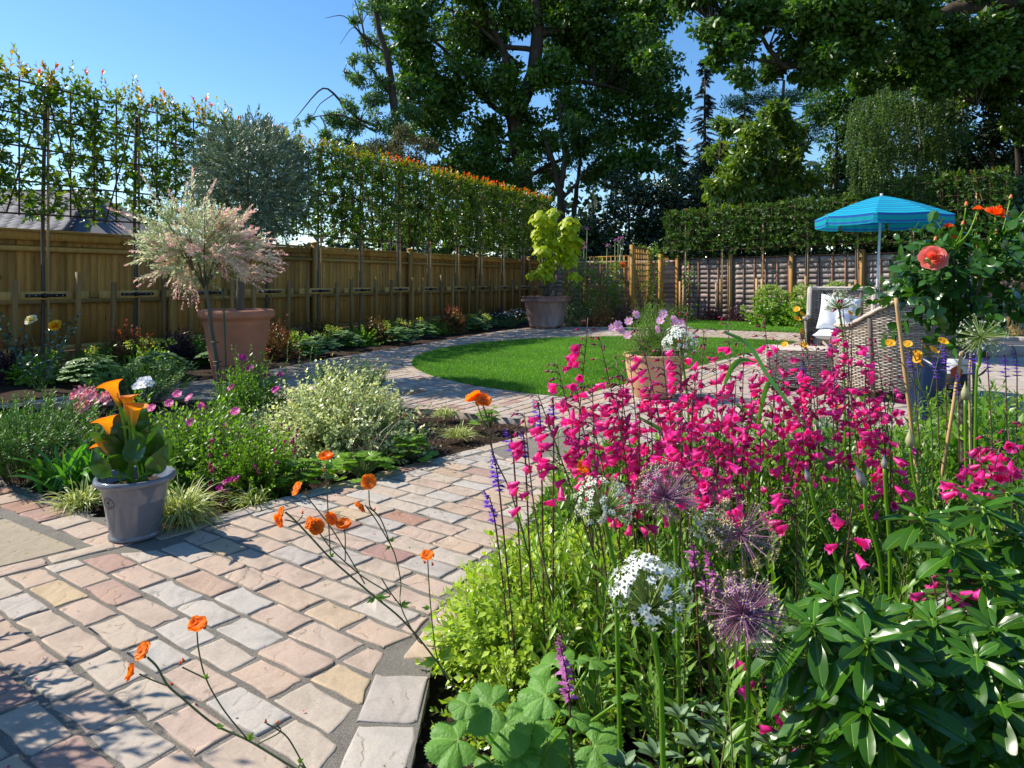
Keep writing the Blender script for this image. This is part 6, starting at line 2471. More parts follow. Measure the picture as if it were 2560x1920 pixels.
climber('leafy climber with a bamboo cane between the two trellis screens', 1630, 780, 612, 19.0, .22, 130)
climber('bushy climbing rose with one red bloom over the low trellis', 1520, 780, 650, 18.3, .75, 300, M_green, [(1556, 662)], me=ROSEO, s=.10)
climber('dark climber under the golden tree beside the planter', 1445, 780, 655, 18.9, .5, 230, M_bluegreen)
climber('young climber on a cane against the lap fence', 1722, 780, 660, 19.0, .12, 40)
for k, (px, py, rx, h, mat, lb, z) in enumerate([(1500, 800, .5, .55, M_nandina, 'yellow bronze shrub left of the cosmos pot at the path edge', 16.9), (1445, 805, .55, .6, M_bluegreen, 'dark leafy shrub right of the square planter', 17.2), (1560, 800, .5, .55, M_purple, 'near black shrub at the foot of the tall trellis', 17.3),
                                                (1700, 800, .42, .50, M_green, 'glossy green shrub at the corner of the far lawn', 18.4), (1778, 800, .32, .46, M_purple, 'left purple leaved clump under the lap fence', 18.6), (1848, 800, .36, .50, M_purple, 'right purple leaved clump under the lap fence', 18.2),
                                                (1480, 760, .6, .9, M_green, 'green shrub rising in front of the low trellis', 18.0), (1410, 790, .4, .5, M_purple, 'dark shrub behind the square planter', 18.6)]):
    c = W(px, py, z)
    shrub('border_shrub', lb, 'shrub', 0, 0, rx, h, 150, 12, T4(.5, .1, .1), .055, mat, c=(c.x, c.y, 0), t0=.35, v=(0, .8))
# verbena stems in front of the wood
ro = thing('verbena', 'tall thin purple verbena standing above the low trellis', 'flower', W(1540, 800, 18.1))
ro.location.z = 0
sm, lm = MB(), MB()
for px, py in ((1468, 572), (1462, 608), (1538, 600), (1546, 598), (1552, 595), (1556, 606), (1518, 612), (1460, 620)):
    e = W(px, py, 18.1)
    tube(sm, [Vector((e.x - .1, e.y, 0)), Vector((e.x - .02, e.y, e.z * .6)), e], .008, 4, .6)
    blob_leaves(lm, [(e.x, e.y, e.z, .045)], 26, .035, T2(.8), shell=.9)
kids(ro, sm, 'stems', M_stem, kind='stuff')
kids(ro, lm, 'flower_heads', M_psalvia, kind='stuff')


def hydrangeas():
    for px, z, h, r, lb in ((1925, 16.6, .95, .62, 'lime headed hydrangea at the left of the row by the lap fence'), (2015, 16.0, .98, .60, 'lime headed hydrangea in the middle of the row behind the wicker chair'),
                            (2095, 15.4, 1.02, .60, 'lime headed hydrangea at the right of the row behind the wicker chair')):
        c = W(px, 800, z)
        root = thing('hydrangea', lb, 'shrub', (c.x, c.y, 0), 'hydrangeas along the lap fence')
        sm, lm, hm = MB(), MB(), MB()
        mound(sm, lm, (c.x, c.y, 0), r, r, h * .9, 170, 14, T4(.72, .05, .15), .10, t0=.3, v=(0, .8), spread=66)
        kids(root, lm, 'foliage', M_fresh)
        kids(root, sm, 'stems', M_stem, kind='stuff')
        for k in range(26):
            a = rng.random() * 6.28
            q = rng.random() ** .6
            p = np.array([c.x + math.cos(a) * q * r, c.y + math.sin(a) * q * r, h * (1 - .55 * q ** 2)])
            m = MB()
            blob_leaves(m, [(*p, .075)], 110, .028, T2(.9), shell=.5, flat=.75, v=(0, 1), down=0)
            kids(root, m, 'flower_head', M_hydra)


hydrangeas()

# ================================================================== patio furniture
M_wick = vmat('grey_wicker', [(0, (.27, .22, .175)), (.5, (.43, .365, .30)), (1, (.60, .53, .45))], .6, .3)
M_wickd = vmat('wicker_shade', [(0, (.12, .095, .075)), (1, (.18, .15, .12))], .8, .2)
M_cush = plain('white_cushion', (.72, .74, .78), .85, .2, .05, 8, .3, .004)


def wicker_chair(label, c, face, a, b, hfun, expo=2.6, z0=.10, taper=.86, rows=.0150, seat=.40, nst=58, flare=.0, part=1.35, rimr=.012):
    """tub chair woven from round cane: U shaped shell, seat, rolled rim"""
    c = Vector(c)
    root = thing('wicker_armchair', label, 'armchair', c, 'wicker armchairs on the patio')
    ca, sa = math.cos(face), math.sin(face)

    def pl(s, z):
        """s from -1 to 1 round the back; 0 is the middle of the back"""
        th = s * math.pi / 2 * part
        x, y = -math.cos(th), math.sin(th)
        k = (abs(x) ** expo + abs(y) ** expo) ** (-1 / expo)
        q = taper + (1 - taper) * min(1, z / .9) + flare * z * max(0, 1 - abs(s))
        lx, ly = x * k * b * q, y * k * a * q
        return Vector((c.x + lx * ca - ly * sa, c.y + lx * sa + ly * ca, z))

    def nrmv(s, z):
        d = pl(s + .01, z) - pl(s - .01, z)
        return Vector((d.y, -d.x, 0)).normalized()
    S = np.linspace(-1, 1, nst + 1)
    LS = -1 if (pl(0, .5) + nrmv(0, .5) * .1 - c).to_2d().length > (pl(0, .5) - c).to_2d().length else 1
    mb = MB()
    z = z0
    j = 0
    while z < 1.1:
        run = []
        for i, s in enumerate(S):
            if z < hfun(s) - .01:
                o = .0055 if (i + j) % 2 else -.0055
                run.append(pl(s, z) + nrmv(s, z) * o + Vector((0, 0, rng.normal() * .0012)))
            else:
                if len(run) > 1:
                    tube(mb, run, .0054, 4, rng.random(), cap=False)
                run = []
        if len(run) > 1:
            tube(mb, run, .0054, 4, rng.random(), cap=False)
        z += rows
        j += 1
    kids(root, mb, 'weave', M_wick)
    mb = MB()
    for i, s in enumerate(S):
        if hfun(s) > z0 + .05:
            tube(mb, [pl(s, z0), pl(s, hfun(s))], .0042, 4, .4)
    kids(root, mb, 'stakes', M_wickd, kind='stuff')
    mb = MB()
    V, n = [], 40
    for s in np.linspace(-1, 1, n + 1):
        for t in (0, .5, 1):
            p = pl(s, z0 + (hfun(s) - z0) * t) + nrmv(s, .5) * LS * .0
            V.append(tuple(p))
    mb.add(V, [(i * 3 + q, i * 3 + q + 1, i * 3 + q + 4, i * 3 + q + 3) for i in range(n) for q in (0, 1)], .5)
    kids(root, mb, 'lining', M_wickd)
    mb = MB()
    for k in range(5):
        off = [(-.018, 0), (-.009, .012), (.006, .015), (.016, .006), (.012, -.012)][k]
        tube(mb, [pl(s, hfun(s) + off[1]) + nrmv(s, hfun(s)) * off[0] + Vector((0, 0, .004 * math.sin(s * 60 + k))) for s in np.linspace(-1, 1, 70)], rimr, 6, .5 + .1 * k)
    kids(root, mb, 'rim', M_wick)
    for s in (-.62, -.22, .22, .62):
        mb = MB()
        tube(mb, [pl(s, 0.02) - nrmv(s, .1) * LS * .004, pl(s, hfun(s) * .55) - nrmv(s, .5) * LS * .004, pl(s, hfun(s) - .03) - nrmv(s, .9) * LS * .004], .019, 8, .2)
        kids(root, mb, 'upright', M_wickd if True else M_wick)
    mb = MB()
    th = np.linspace(0, 2 * math.pi, 33)[:-1]
    ring = []
    for t in th:
        x, y = math.cos(t), math.sin(t)
        k = (abs(x) ** 4 + abs(y) ** 4) ** (-1 / 4) * .78
        ring.append((c.x + x * k * b * ca - y * k * a * sa, c.y + x * k * b * sa + y * k * a * ca))
    V = [(*p, seat) for p in ring] + [(*p, z0) for p in ring]
    n = 32
    mb.add(V, [(k, n + k, n + (k + 1) % n, (k + 1) % n) for k in range(n)] + [tuple(range(n))], .4)
    kids(root, mb, 'seat', M_wick)
    return root


def h1(s):
    s = abs(s)
    return .66 + .38 * max(0, 1 - max(0, s - .25) / .6) ** 1.2 if s < .85 else .66


def h2(s):
    s = abs(s)
    return .99 if s < .42 else max(.64, .99 - (s - .42) * 3.5)


wicker_chair('wide low tub wicker armchair seen from behind beside the standard rose', (3.66, 6.45, 0), R(114), .58, .52, h1, flare=.05)
wicker_chair('upright wicker armchair with white cushion facing the lawn', (3.93, 8.20, 0), R(238), .36, .34, h2, expo=7, taper=.95, nst=46, part=1.5)


def pillow(label, c, sx, sy, sz, Rm, name='cushion'):
    n = 14
    g = np.linspace(-1, 1, n)
    X, Y = np.meshgrid(g, g)
    pinch = 1 - .10 * (X ** 2 + Y ** 2 - X ** 2 * Y ** 2) * 0
    e = (1 - X ** 4) * (1 - Y ** 4)
    Zt = np.sqrt(np.clip(e, 0, 1)) ** .8
    sx_ = X * sx / 2 * (1 - .07 * (1 - Y ** 2))
    sy_ = Y * sy / 2 * (1 - .07 * (1 - X ** 2))
    wr = .008 * np.sin(X * 7 + Y * 4) * e
    V1 = np.stack([sx_, sy_, Zt * sz / 2 + wr], -1).reshape(-1, 3)
    V2 = np.stack([sx_, sy_, -Zt * sz / 2], -1).reshape(-1, 3)
    i = (np.arange(n - 1)[:, None] * n + np.arange(n - 1)[None])
    F = np.stack([i, i + 1, i + n + 1, i + n], -1).reshape(-1, 4)
    mb = MB()
    mb.add(V1 @ Rm.T + np.array(c), F)
    mb.add(V2 @ Rm.T + np.array(c), F[:, ::-1].copy())
    o = mb.build(name, M_cush, None, smooth=True)
    o['label'], o['category'] = label, 'cushion'


def rxyz(a, b, c_):
    return np.array((Matrix.Rotation(c_, 3, 'Z') @ Matrix.Rotation(b, 3, 'Y') @ Matrix.Rotation(a, 3, 'X')))


pillow('soft white cushion leaning on the back of the upright wicker chair', (3.80, 7.95, .70), .42, .42, .17, rxyz(R(78), R(8), R(-28)))
pillow('flat white seat pad on the upright wicker chair', (3.78, 7.93, .46), .50, .50, .11, rxyz(0, 0, R(-28)))
pillow('white cushion in the seat of the wide tub chair', (3.42, 6.85, .56), .5, .45, .18, rxyz(R(60), R(10), R(60)))


def footstool():
    c = Vector((2.88, 6.9, 0))
    root = thing('wicker_footstool', 'low square wicker footstool half hidden by the pink penstemons', 'footstool', c)
    Rm = rz(R(-20))
    mb = MB()
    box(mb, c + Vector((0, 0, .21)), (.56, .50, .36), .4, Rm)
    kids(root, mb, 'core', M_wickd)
    mb = MB()
    for j in range(20):
        z = .05 + j * .0175
        pts = []
        for (x0, y0), (x1, y1) in (((-.29, -.26), (.29, -.26)), ((.29, -.26), (.29, .26)), ((.29, .26), (-.29, .26)), ((-.29, .26), (-.29, -.26))):
            for k in range(14):
                t = k / 14
                o = .005 if (k + j) % 2 else -.003
                x, y = x0 + (x1 - x0) * t, y0 + (y1 - y0) * t
                l = math.hypot(x, y)
                pts.append((x + x / l * o, y + y / l * o, z))
        pts.append(pts[0])
        tube(mb, np.array(pts) @ Rm.T + np.array(tuple(c)), .0062, 4, rng.random(), cap=False)
    for j in range(30):
        y = -.255 + j * .0176
        pts = [(-.29 + .58 * k / 16, y, .40 + (.005 if (k + j) % 2 else 0)) for k in range(17)]
        tube(mb, np.array(pts) @ Rm.T + np.array(tuple(c)), .0062, 4, rng.random() * .5 + .5, cap=False)
    kids(root, mb, 'weave', M_wick)


footstool()


def parasol():
    top = W(2204, 490, 9.6)
    foot = Vector((W(2188, 760, 9.6).x - .02, 9.6, 0))
    root = thing('parasol', 'turquoise parasol with blue stripes and hanging valance on a thin white pole', 'parasol', foot)
    pax = (top - foot).normalized()
    axis = Vector((0, 0, 1))
    mb = MB()
    tube(mb, [foot, top + axis * .03], .016, 12)
    kids(root, mb, 'pole', plain('white_pole', (.62, .64, .68), .35, .5), smooth=True)
    mb = MB()
    tube(mb, [top - axis * .01, top + axis * .035], [.022, .018], 10)
    kids(root, mb, 'finial', M_white)
    mb = MB()
    lathe(mb, [(0, .0), (.24, .0), (.25, .03), (.22, .07), (.05, .09), (.03, .20), (0, .2)], foot, 32)
    kids(root, mb, 'base', plain('base_plastic', (.05, .05, .06), .5, .4))
    m, nt, out = mk('striped_cloth')
    tq, bl_ = (.03, .37, .47), (.03, .13, .48)
    st = []
    e = [0, .13, .155, .20, .225, .30, .325, .385, .41, .48, .51, .575, .60, .67, .70, .765, .79, .855, .875]
    col = [(.02, .40, .58), tq]
    for k, p in enumerate(e):
        st.append((p * .86, bl_ if k % 2 else (.012, .38 + .06 * ((k // 2) % 2), .52 + .04 * ((k // 2) % 2))))
    st += [(.80, bl_), (.845, (.01, .36, .42)), (.93, bl_), (.965, (.01, .34, .40))]
    c_ = ramp(nt, st, attr(nt), 'CONSTANT').outputs[0]
    n = noise(nt, 300, 2)
    p = princ(nt, None, c_, .8, .15, bump(nt, n.outputs[0], .1, .002))
    tr = nt.nodes.new('ShaderNodeBsdfTranslucent')
    nt.links.new(c_, tr.inputs['Color'])
    mx = nt.nodes.new('ShaderNodeMixShader')
    mx.inputs[0].default_value = .3
    nt.links.new(p.outputs[0], mx.inputs[1])
    nt.links.new(tr.outputs[0], mx.inputs[2])
    nt.links.new(mx.outputs[0], out.inputs[0])
    e1 = axis.cross(Vector((0, 1, 0))).normalized()
    e2 = axis.cross(e1)
    Rr, drop = .87, .30
    off = R(12)

    def P(u, ang):
        # ribs bow slightly; cloth sags between them
        k = (ang - off) / (math.pi / 4)
        f = k - math.floor(k)
        flat = math.cos(math.pi / 8) / math.cos((f - .5) * math.pi / 4)
        r = Rr * u * flat
        z = -drop * (u ** 1.35) - .012 * math.sin(math.pi * f) * u
        return top + axis * z + e1 * (r * math.cos(ang)) + e2 * (r * math.sin(ang))
    NU, NA = 14, 8
    for s in range(8):
        mb = MB()
        V, A = [], []
        for i in range(NU + 1):
            for j in range(NA + 1):
                V.append(tuple(P(.012 + .988 * i / NU, off + (s + j / NA) * math.pi / 4)))
                A.append(.80 * i / NU)
        F = [(i * (NA + 1) + j, i * (NA + 1) + j + 1, (i + 1) * (NA + 1) + j + 1, (i + 1) * (NA + 1) + j) for i in range(NU) for j in range(NA)]
        mb.add(V, F, np.array(A))
        kids(root, mb, 'panel', m, smooth=True)
        mb = MB()
        V, A = [], []
        for j in range(17):
            t = .035 + .93 * j / 16
            ang = off + (s + t) * math.pi / 4
            q = P(1.0, ang)
            o = Vector((q.x - top.x, q.y - top.y, 0)).normalized()
            dropj = .135 * (1 - .25 * max(0, abs(t - .5) * 2 - .86) / .14)
            for k in range(4):
                V.append(tuple(q + Vector((0, 0, -dropj * k / 3)) + o * (.006 * math.sin(j * 1.7) * k / 3 + .004)))
                A.append(.80 + .195 * k / 3)
        F = [(j * 4 + k, j * 4 + k + 1, j * 4 + k + 5, j * 4 + k + 4) for j in range(16) for k in range(3)]
        mb.add(V, F, np.array(A))
        kids(root, mb, 'valance', m, smooth=True)
        mb = MB()
        ang = off + s * math.pi / 4
        tube(mb, [P(u, ang) - axis * .008 for u in (.02, .3, .6, .9, 1.0)], .005, 5)
        kids(root, mb, 'rib', M_white)


parasol()


def dark_bag():
    c = Vector((3.28, 5.35, 0))
    c = W(2335, 1000, 5.2)
    c.z = 0
    root = thing('grow_bag', 'upright navy blue plastic sack behind the standard rose', 'sack', c)
    mb = MB()
    prof = [(.15, 0), (.165, .10), (.16, .26), (.14, .38), (.11, .44), (.13, .47)]
    S = 28
    V = []
    for i, (r, z) in enumerate(prof):
        for k in range(S):
            a = 2 * math.pi * k / S
            w_ = 1 + .07 * math.sin(a * 5 + i) + .04 * math.sin(a * 11 + 2 * i)
            V.append((c.x + r * w_ * math.cos(a), c.y + r * .7 * w_ * math.sin(a), z + (.03 * math.sin(a * 4) if i > 3 else 0)))
    mb.add(V, [(i * S + k, i * S + (k + 1) % S, i * S + S + (k + 1) % S, i * S + S + k) for i in range(5) for k in range(S)] + [tuple((len(prof) - 1) * S + k for k in range(S))], .5)
    kids(root, mb, 'sack', plain('navy_plastic', (.008, .018, .055), .35, .4), smooth=True)
    mb = MB()
    V = []
    for i, (r, z) in enumerate(prof[1:4]):
        for k in range(7):
            a = -1.15 + k * .13
            V.append((c.x + (r + .012) * 1.06 * math.cos(a), c.y + (r * .7 + .012) * 1.06 * math.sin(a), z))
    mb.add(V, [(i * 7 + k, i * 7 + k + 1, i * 7 + 8 + k, i * 7 + 7 + k) for i in range(2) for k in range(6)], .5)
    kids(root, mb, 'print', plain('pale_print', (.45, .50, .52), .5, .3))


dark_bag()


def right_edge():
    # dark edged raised bed and pots at the right of the patio
    root = thing('raised_bed', 'raised border edged with dark slabs at the right of the patio', 'raised bed', (8.0, 10.4, 0))
    x = 5.4
    while x < 12:
        mb = MB()
        box(mb, (x + .3, 9.85, .075), (.59, .10, .15), rng.random(), None, bev=.006)
        kids(root, mb, 'kerb', M_pale)
        mb = MB()
        box(mb, (x + .3, 10.2, .14), (.59, .56, .04), rng.random(), None, bev=.004)
        kids(root, mb, 'slab', M_dark)
        mb = MB()
        box(mb, (x + .3, 10.56, .17), (.59, .10, .10), rng.random(), None, bev=.006)
        kids(root, mb, 'kerb', M_pale)
        x += .6
    mb = MB()
    box(mb, (9.2, 11.7, .08), (7.6, 2.2, .2), .5)
    kids(root, mb, 'soil', M_soil)
    for k, (x, y, r, h, mat, lb) in enumerate([(6.9, 11.0, .5, .34, M_fresh, 'low pale flowered bistort in the raised border by the terracotta pot'), (7.7, 11.2, .55, .36, M_green, 'green leafy plant in the middle of the raised border'), (6.1, 11.3, .45, .32, M_fresh, 'yellow green mound at the left end of the raised border')]):
        ro = shrub('border_plant', lb, 'flower', 0, 0, r, h, 150, 12, T4(.4, .1, .1), .06, mat, c=(x, y, .15), t0=.3)
        ro.location.z = .15
    # pale spikes
    ro = thing('bistort_spikes', 'pale pink flower spikes standing over the raised border', 'flower', (7.0, 11.0, .2))
    sm, lm = MB(), MB()
    for k in range(60):
        p = np.array([rng.uniform(6.3, 8.3), rng.uniform(10.8, 11.4), rng.uniform(.48, .62)])
        tube(sm, [p - [0, 0, .3], p], .003, 3, .6)
        blob_leaves(lm, [(p[0], p[1], p[2], .022), (p[0], p[1], p[2] + .035, .018)], 16, .02, T2(.8), shell=.9)
    kids(ro, sm, 'stems', M_stem, kind='stuff')
    kids(ro, lm, 'flower_heads', leafmat('pale_pink_floret', [(0, (.45, .30, .36)), (1, (.72, .62, .66))], trans=.2), kind='stuff')
    c = Vector((8.55, 11.35, .17))
    root = thing('edge_pot', 'plain terracotta pot cut by the right edge of the view', 'plant pot', c)
    mb = MB()
    lathe(mb, [(0, 0), (.21, 0), (.23, .03), (.30, .48), (.34, .50), (.345, .58), (.31, .585), (.29, .5), (0, .5)], c, 48, .6)
    kids(root, mb, 'bowl', M_terra_pale, smooth=True)
    ac = thing('purple_acer', 'dark purple cut leaf acer beyond the pot at the right edge', 'shrub', (8.6, 11.4, .65))
    sm, lm = MB(), MB()
    mound(sm, lm, (8.55, 11.35, .62), .95, .7, 1.05, 260, 16, T2(.25), .07, t0=.35, v=(0, 1), grav=.12)
    kids(ac, lm, 'foliage', leafmat('acer_leaf', [(0, (.04, .015, .03)), (1, (.16, .06, .10))], .5, .3))
    kids(ac, sm, 'stems', M_redstem, kind='stuff')


right_edge()


# ================================================================== cosmos pot at the corner of the lawn
def cosmos():
    c = Vector((1.33, 6.38, 0))
    root = thing('cosmos_pot', 'pale terracotta bowl pot with folded rim at the corner of the lawn', 'plant pot', c)
    mb = MB()
    lathe(mb, [(0, 0), (.17, 0), (.185, .02), (.235, .14), (.262, .27), (.268, .33), (.262, .365), (.285, .375), (.292, .392), (.285, .405), (.26, .405), (.25, .39), (.245, .34), (0, .34)], c, 56, .5, wob=.006)
    kids(root, mb, 'bowl', M_terra_pale, smooth=True)
    mb = MB()
    lathe(mb, [(0, .36), (.245, .355)], c, 32)
    kids(root, mb, 'compost', M_compost)
    ro = thing('cosmos', 'feathery bright green cosmos with pale pink daisies in the bowl pot', 'flower', c + Vector((0, 0, .36)))
    sm, lm = MB(), MB()
    mound(sm, lm, c + Vector((0, 0, .36)), .32, .28, .50, 320, 26, T2(.10), .048, spread=60, t0=.25, v=(.3, 1), base=.35)
    kids(ro, lm, 'foliage', leafmat('cosmos_leaf', [(0, (.07, .15, .02)), (1, (.22, .38, .05))], .5, .4, (1, 1.1, .3)))
    kids(ro, sm, 'stems', M_stem, kind='stuff')
    for px, py in ((1590, 787), (1572, 803), (1651, 801), (1684, 799), (1687, 812), (1690, 820), (1708, 822), (1658, 785), (1532, 819), (1552, 826), (1569, 838), (1545, 812), (1700, 808), (1643, 824)):
        fl(ro, 'flower', COSM, W(px, py, 6.15 + rng.uniform(-.05, .1)), (rng.normal() * .3, -.9, .45), .042)


cosmos()


# ================================================================== right hand bed, nearest the camera
def penstemon(label, tips, leafy=11, lean=(0, 0), dens=1.0, side=-1, infl=.42, ls=.055, spread=.10):
    """tips: (px, py, z) of each flowering stem"""
    P = [W(*t) for t in tips]
    cx = sum(p.x for p in P) / len(P)
    cy = sum(p.y for p in P) / len(P)
    base = Vector((cx + lean[0], cy + lean[1], -.03))
    root = thing('penstemon', label, 'flower', base, 'hot pink penstemons in the near bed')
    sm, lm = MB(), MB()
    for p in P:
        b = base + Vector((rng.normal() * spread, rng.normal() * spread * .7, 0))
        b.x = b.x * .45 + (p.x + lean[0] * .5) * .55
        mid = b.lerp(p, .55) + Vector((rng.normal() * .02, rng.normal() * .02, .04))
        c = curve([b, mid, p], 16)
        n = len(c)
        tube(sm, c, np.linspace(.0032, .0012, n), 5, np.linspace(.8, .1, n))
        L = sum((c[i + 1] - c[i]).length for i in range(n - 1))
        step = .030
        t = 1.0 - infl / L if L > infl else .1
        ph = rng.random() * 6.28
        while t < 1.0:
            i = min(int(t * (n - 1)), n - 2)
            f = t * (n - 1) - i
            q = c[i].lerp(c[i + 1], f)
            rel = (t - (1 - infl / L)) / (infl / L)
            for k in range(2 if rng.random() < .85 else 3):
                if rng.random() > dens * (.86 if rel < .8 else .8):
                    continue
                a = ph + k * math.pi + rng.normal() * .5
                d = Vector((math.cos(a), math.sin(a) * .8, 0))
                if rng.random() < .6:
                    d.x = -abs(d.x)
                d = (d + Vector((side * .35, -.15, 0))).normalized()
                pl_ = rng.uniform(.010, .048) * (1.2 - rel * .6)
                e = q + d * pl_ + Vector((0, 0, .010))
                tube(sm, [q, q + d * pl_ * .5 + Vector((0, 0, .010)), e], .0010, 3, .1)
                dd = d * .9 + Vector((0, 0, .1 - 1.1 * rng.random())) + Vector(rng.normal(size=3) * .25)
                if rel > .72 or rng.random() < .14:
                    fl(root, 'bud', BUDM, e, dd, rng.uniform(.010, .019))
                else:
                    fl(root, 'bell', BELL[0], e, dd, rng.uniform(.025, .034))
            ph += 1.3
            t += step / L * rng.uniform(.7, 1.3)
        # small leaf pairs below
        B = np.array([tuple(b)])
        D = np.array([tuple(p - b)])
        shoots(None, lm, B, D, L * .62, 16, T4(.22, .06, .2), ls, 66, 0, .1, v=(.1, .8), whorl=2)
    N = int(leafy * 1.7)
    a = rng.random(N) * 6.28
    B = np.array(tuple(base)) + np.c_[rng.normal(size=N) * spread * 1.6, rng.normal(size=N) * spread * 1.3, np.zeros(N)]
    D = np.c_[rng.normal(size=N) * .22, rng.normal(size=N) * .2, np.ones(N)]
    shoots(sm, lm, B, D, rng.uniform(.30, .62, N), 34, T2(.26), ls * 1.15, 60, .0, .12, v=(.1, 1), vt=.15, stemr=.0028, whorl=2, stem_v=.8)
    kids(root, lm, 'foliage', M_green)
    kids(root, sm, 'stems', M_redstem, kind='stuff')
    return root


penstemon('penstemon at the left end of the pink drift, arching over the setts', [(1392, 905, 1.72), (1345, 985, 1.66), (1440, 960, 1.7), (1480, 1040, 1.66), (1310, 1030, 1.7)], 9, (.22, .0), infl=.30)
penstemon('tall penstemon spike leaning left in front of the lawn', [(1470, 795, 1.82), (1500, 850, 1.85), (1540, 900, 1.9)], 8, (.16, .0), infl=.36)
penstemon('penstemon drooping across the cosmos pot', [(1600, 830, 1.95), (1655, 870, 1.9), (1575, 900, 1.9), (1560, 935, 1.8), (1625, 960, 1.75), (1480, 960, 1.75), (1540, 990, 1.7), (1600, 1000, 1.7)], 8, (.10, 0))
penstemon('penstemon just right of the cosmos pot with the longest seed tips', [(1720, 770, 2.0), (1760, 815, 2.0), (1700, 880, 1.95), (1740, 930, 1.85)], 10, (.08, 0))
penstemon('penstemon in front of the footstool, densely flowered', [(1820, 800, 2.05), (1860, 850, 2.0), (1790, 900, 1.95), (1840, 950, 1.85), (1810, 990, 1.75)], 10, (.04, 0))
penstemon('penstemon below the left arm of the wicker chairs', [(1910, 790, 2.1), (1945, 850, 2.05), (1900, 930, 1.95), (1960, 900, 2.0), (1890, 1000, 1.8)], 10, (.02, 0))
penstemon('penstemon in front of the gap between the two chairs', [(2000, 830, 2.15), (2040, 860, 2.1), (1990, 930, 2.0), (2030, 960, 1.95), (2050, 1000, 1.85)], 10, (0, 0))
penstemon('tallest penstemon in front of the tub chair arm', [(2105, 745, 2.15), (2130, 800, 2.15), (2080, 850, 2.1), (2120, 900, 2.05)], 9, (0, 0))
penstemon('penstemon at the right end of the drift beside the bamboo cane', [(2190, 850, 2.2), (2230, 905, 2.15), (2170, 930, 2.1), (2235, 960, 2.05), (2200, 1010, 1.95)], 10, (0, 0))
penstemon('low penstemon sprays hanging over the alliums', [(1730, 1000, 1.6), (1775, 1080, 1.5), (1705, 1060, 1.6)], 10, (.03, .08), infl=.24)
penstemon('penstemon spray bending right across the green leaves', [(1870, 1180, 1.42), (2130, 1270, 1.40), (1990, 1215, 1.42)], 9, (-.02, .1), infl=.13, dens=.9)
penstemon('penstemon clump at the right edge below the rose tag', [(2470, 1085, 1.55), (2520, 1070, 1.55), (2550, 1110, 1.5), (2450, 1130, 1.5), (2500, 1120, 1.5), (2560, 1060, 1.6)], 10, (.05, .0), infl=.15)
penstemon('penstemon flowers among the glossy leaves at the right', [(2330, 1440, 1.28), (2400, 1420, 1.28), (2370, 1450, 1.25)], 5, (.02, .1), infl=.08, dens=.8)
penstemon('fallen penstemon flowers low under the glossy shrub', [(1915, 1680, 1.25), (1960, 1740, 1.28), (2260, 1730, 1.25), (2010, 1800, 1.2)], 3, (.0, .02), infl=.09, dens=.8)

# leafy filler plants of the near bed
fill = [((.35, 2.75), .26, .42, M_green, 'leafy penstemon growth at the left behind the salvias'), ((.78, 2.95), .30, .50, M_green, 'narrow leaved green growth under the left of the pink drift'),
        ((1.2, 3.1), .30, .48, M_fresh, 'bright green growth under the middle of the pink drift'), ((.75, 2.05), .28, .50, M_green, 'dark narrow leaved growth behind the purple alliums'),
        ((1.12, 2.2), .30, .54, M_green, 'dense narrow leaved growth between alliums and agapanthus buds'), ((1.5, 2.6), .32, .56, M_fresh, 'fresh green growth below the bamboo cane'),
        ((1.95, 2.9), .34, .52, M_green, 'broad leaved growth behind the rose tag'), ((1.9, 2.3), .32, .58, M_fresh, 'yellow green growth right of the rose tag'), ((2.4, 3.3), .36, .5, M_green, 'green growth at the right of the salvias'),
        ((1.5, 1.9), .30, .55, M_green, 'tangled green growth behind the glossy shrub'), ((1.15, 1.7), .26, .50, M_green, 'low green growth in the middle of the near bed'), ((.78, 1.62), .22, .36, M_green, 'green growth beneath the large purple allium'),
        ((1.75, 3.6), .36, .42, M_grey, 'grey green growth along the patio edge'), ((2.8, 4.0), .4, .45, M_fresh, 'green growth at the far corner of the near bed'), ((1.95, 1.75), .28, .56, M_fresh, 'yellow green leafy plant at the right edge'),
        ((1.1, 3.55), .26, .30, M_varieg, 'low variegated plant behind the pink drift'), ((.55, 3.3), .22, .32, M_green, 'small green plant near the path behind the drift')]
for k, ((x, y), r, h, mat, lb) in enumerate(fill):
    broad = k in (6, 7, 14)
    shrub('leafy_perennial', lb, 'plant', 0, 0, r, h * 1.06, 185, 24, T2(.5 if broad else .30), .064 if not broad else .08, mat, c=(x, y, 0), sm_mat=M_stem, t0=.25, base=.75, spread=62, v=(0, 1), low=.25)


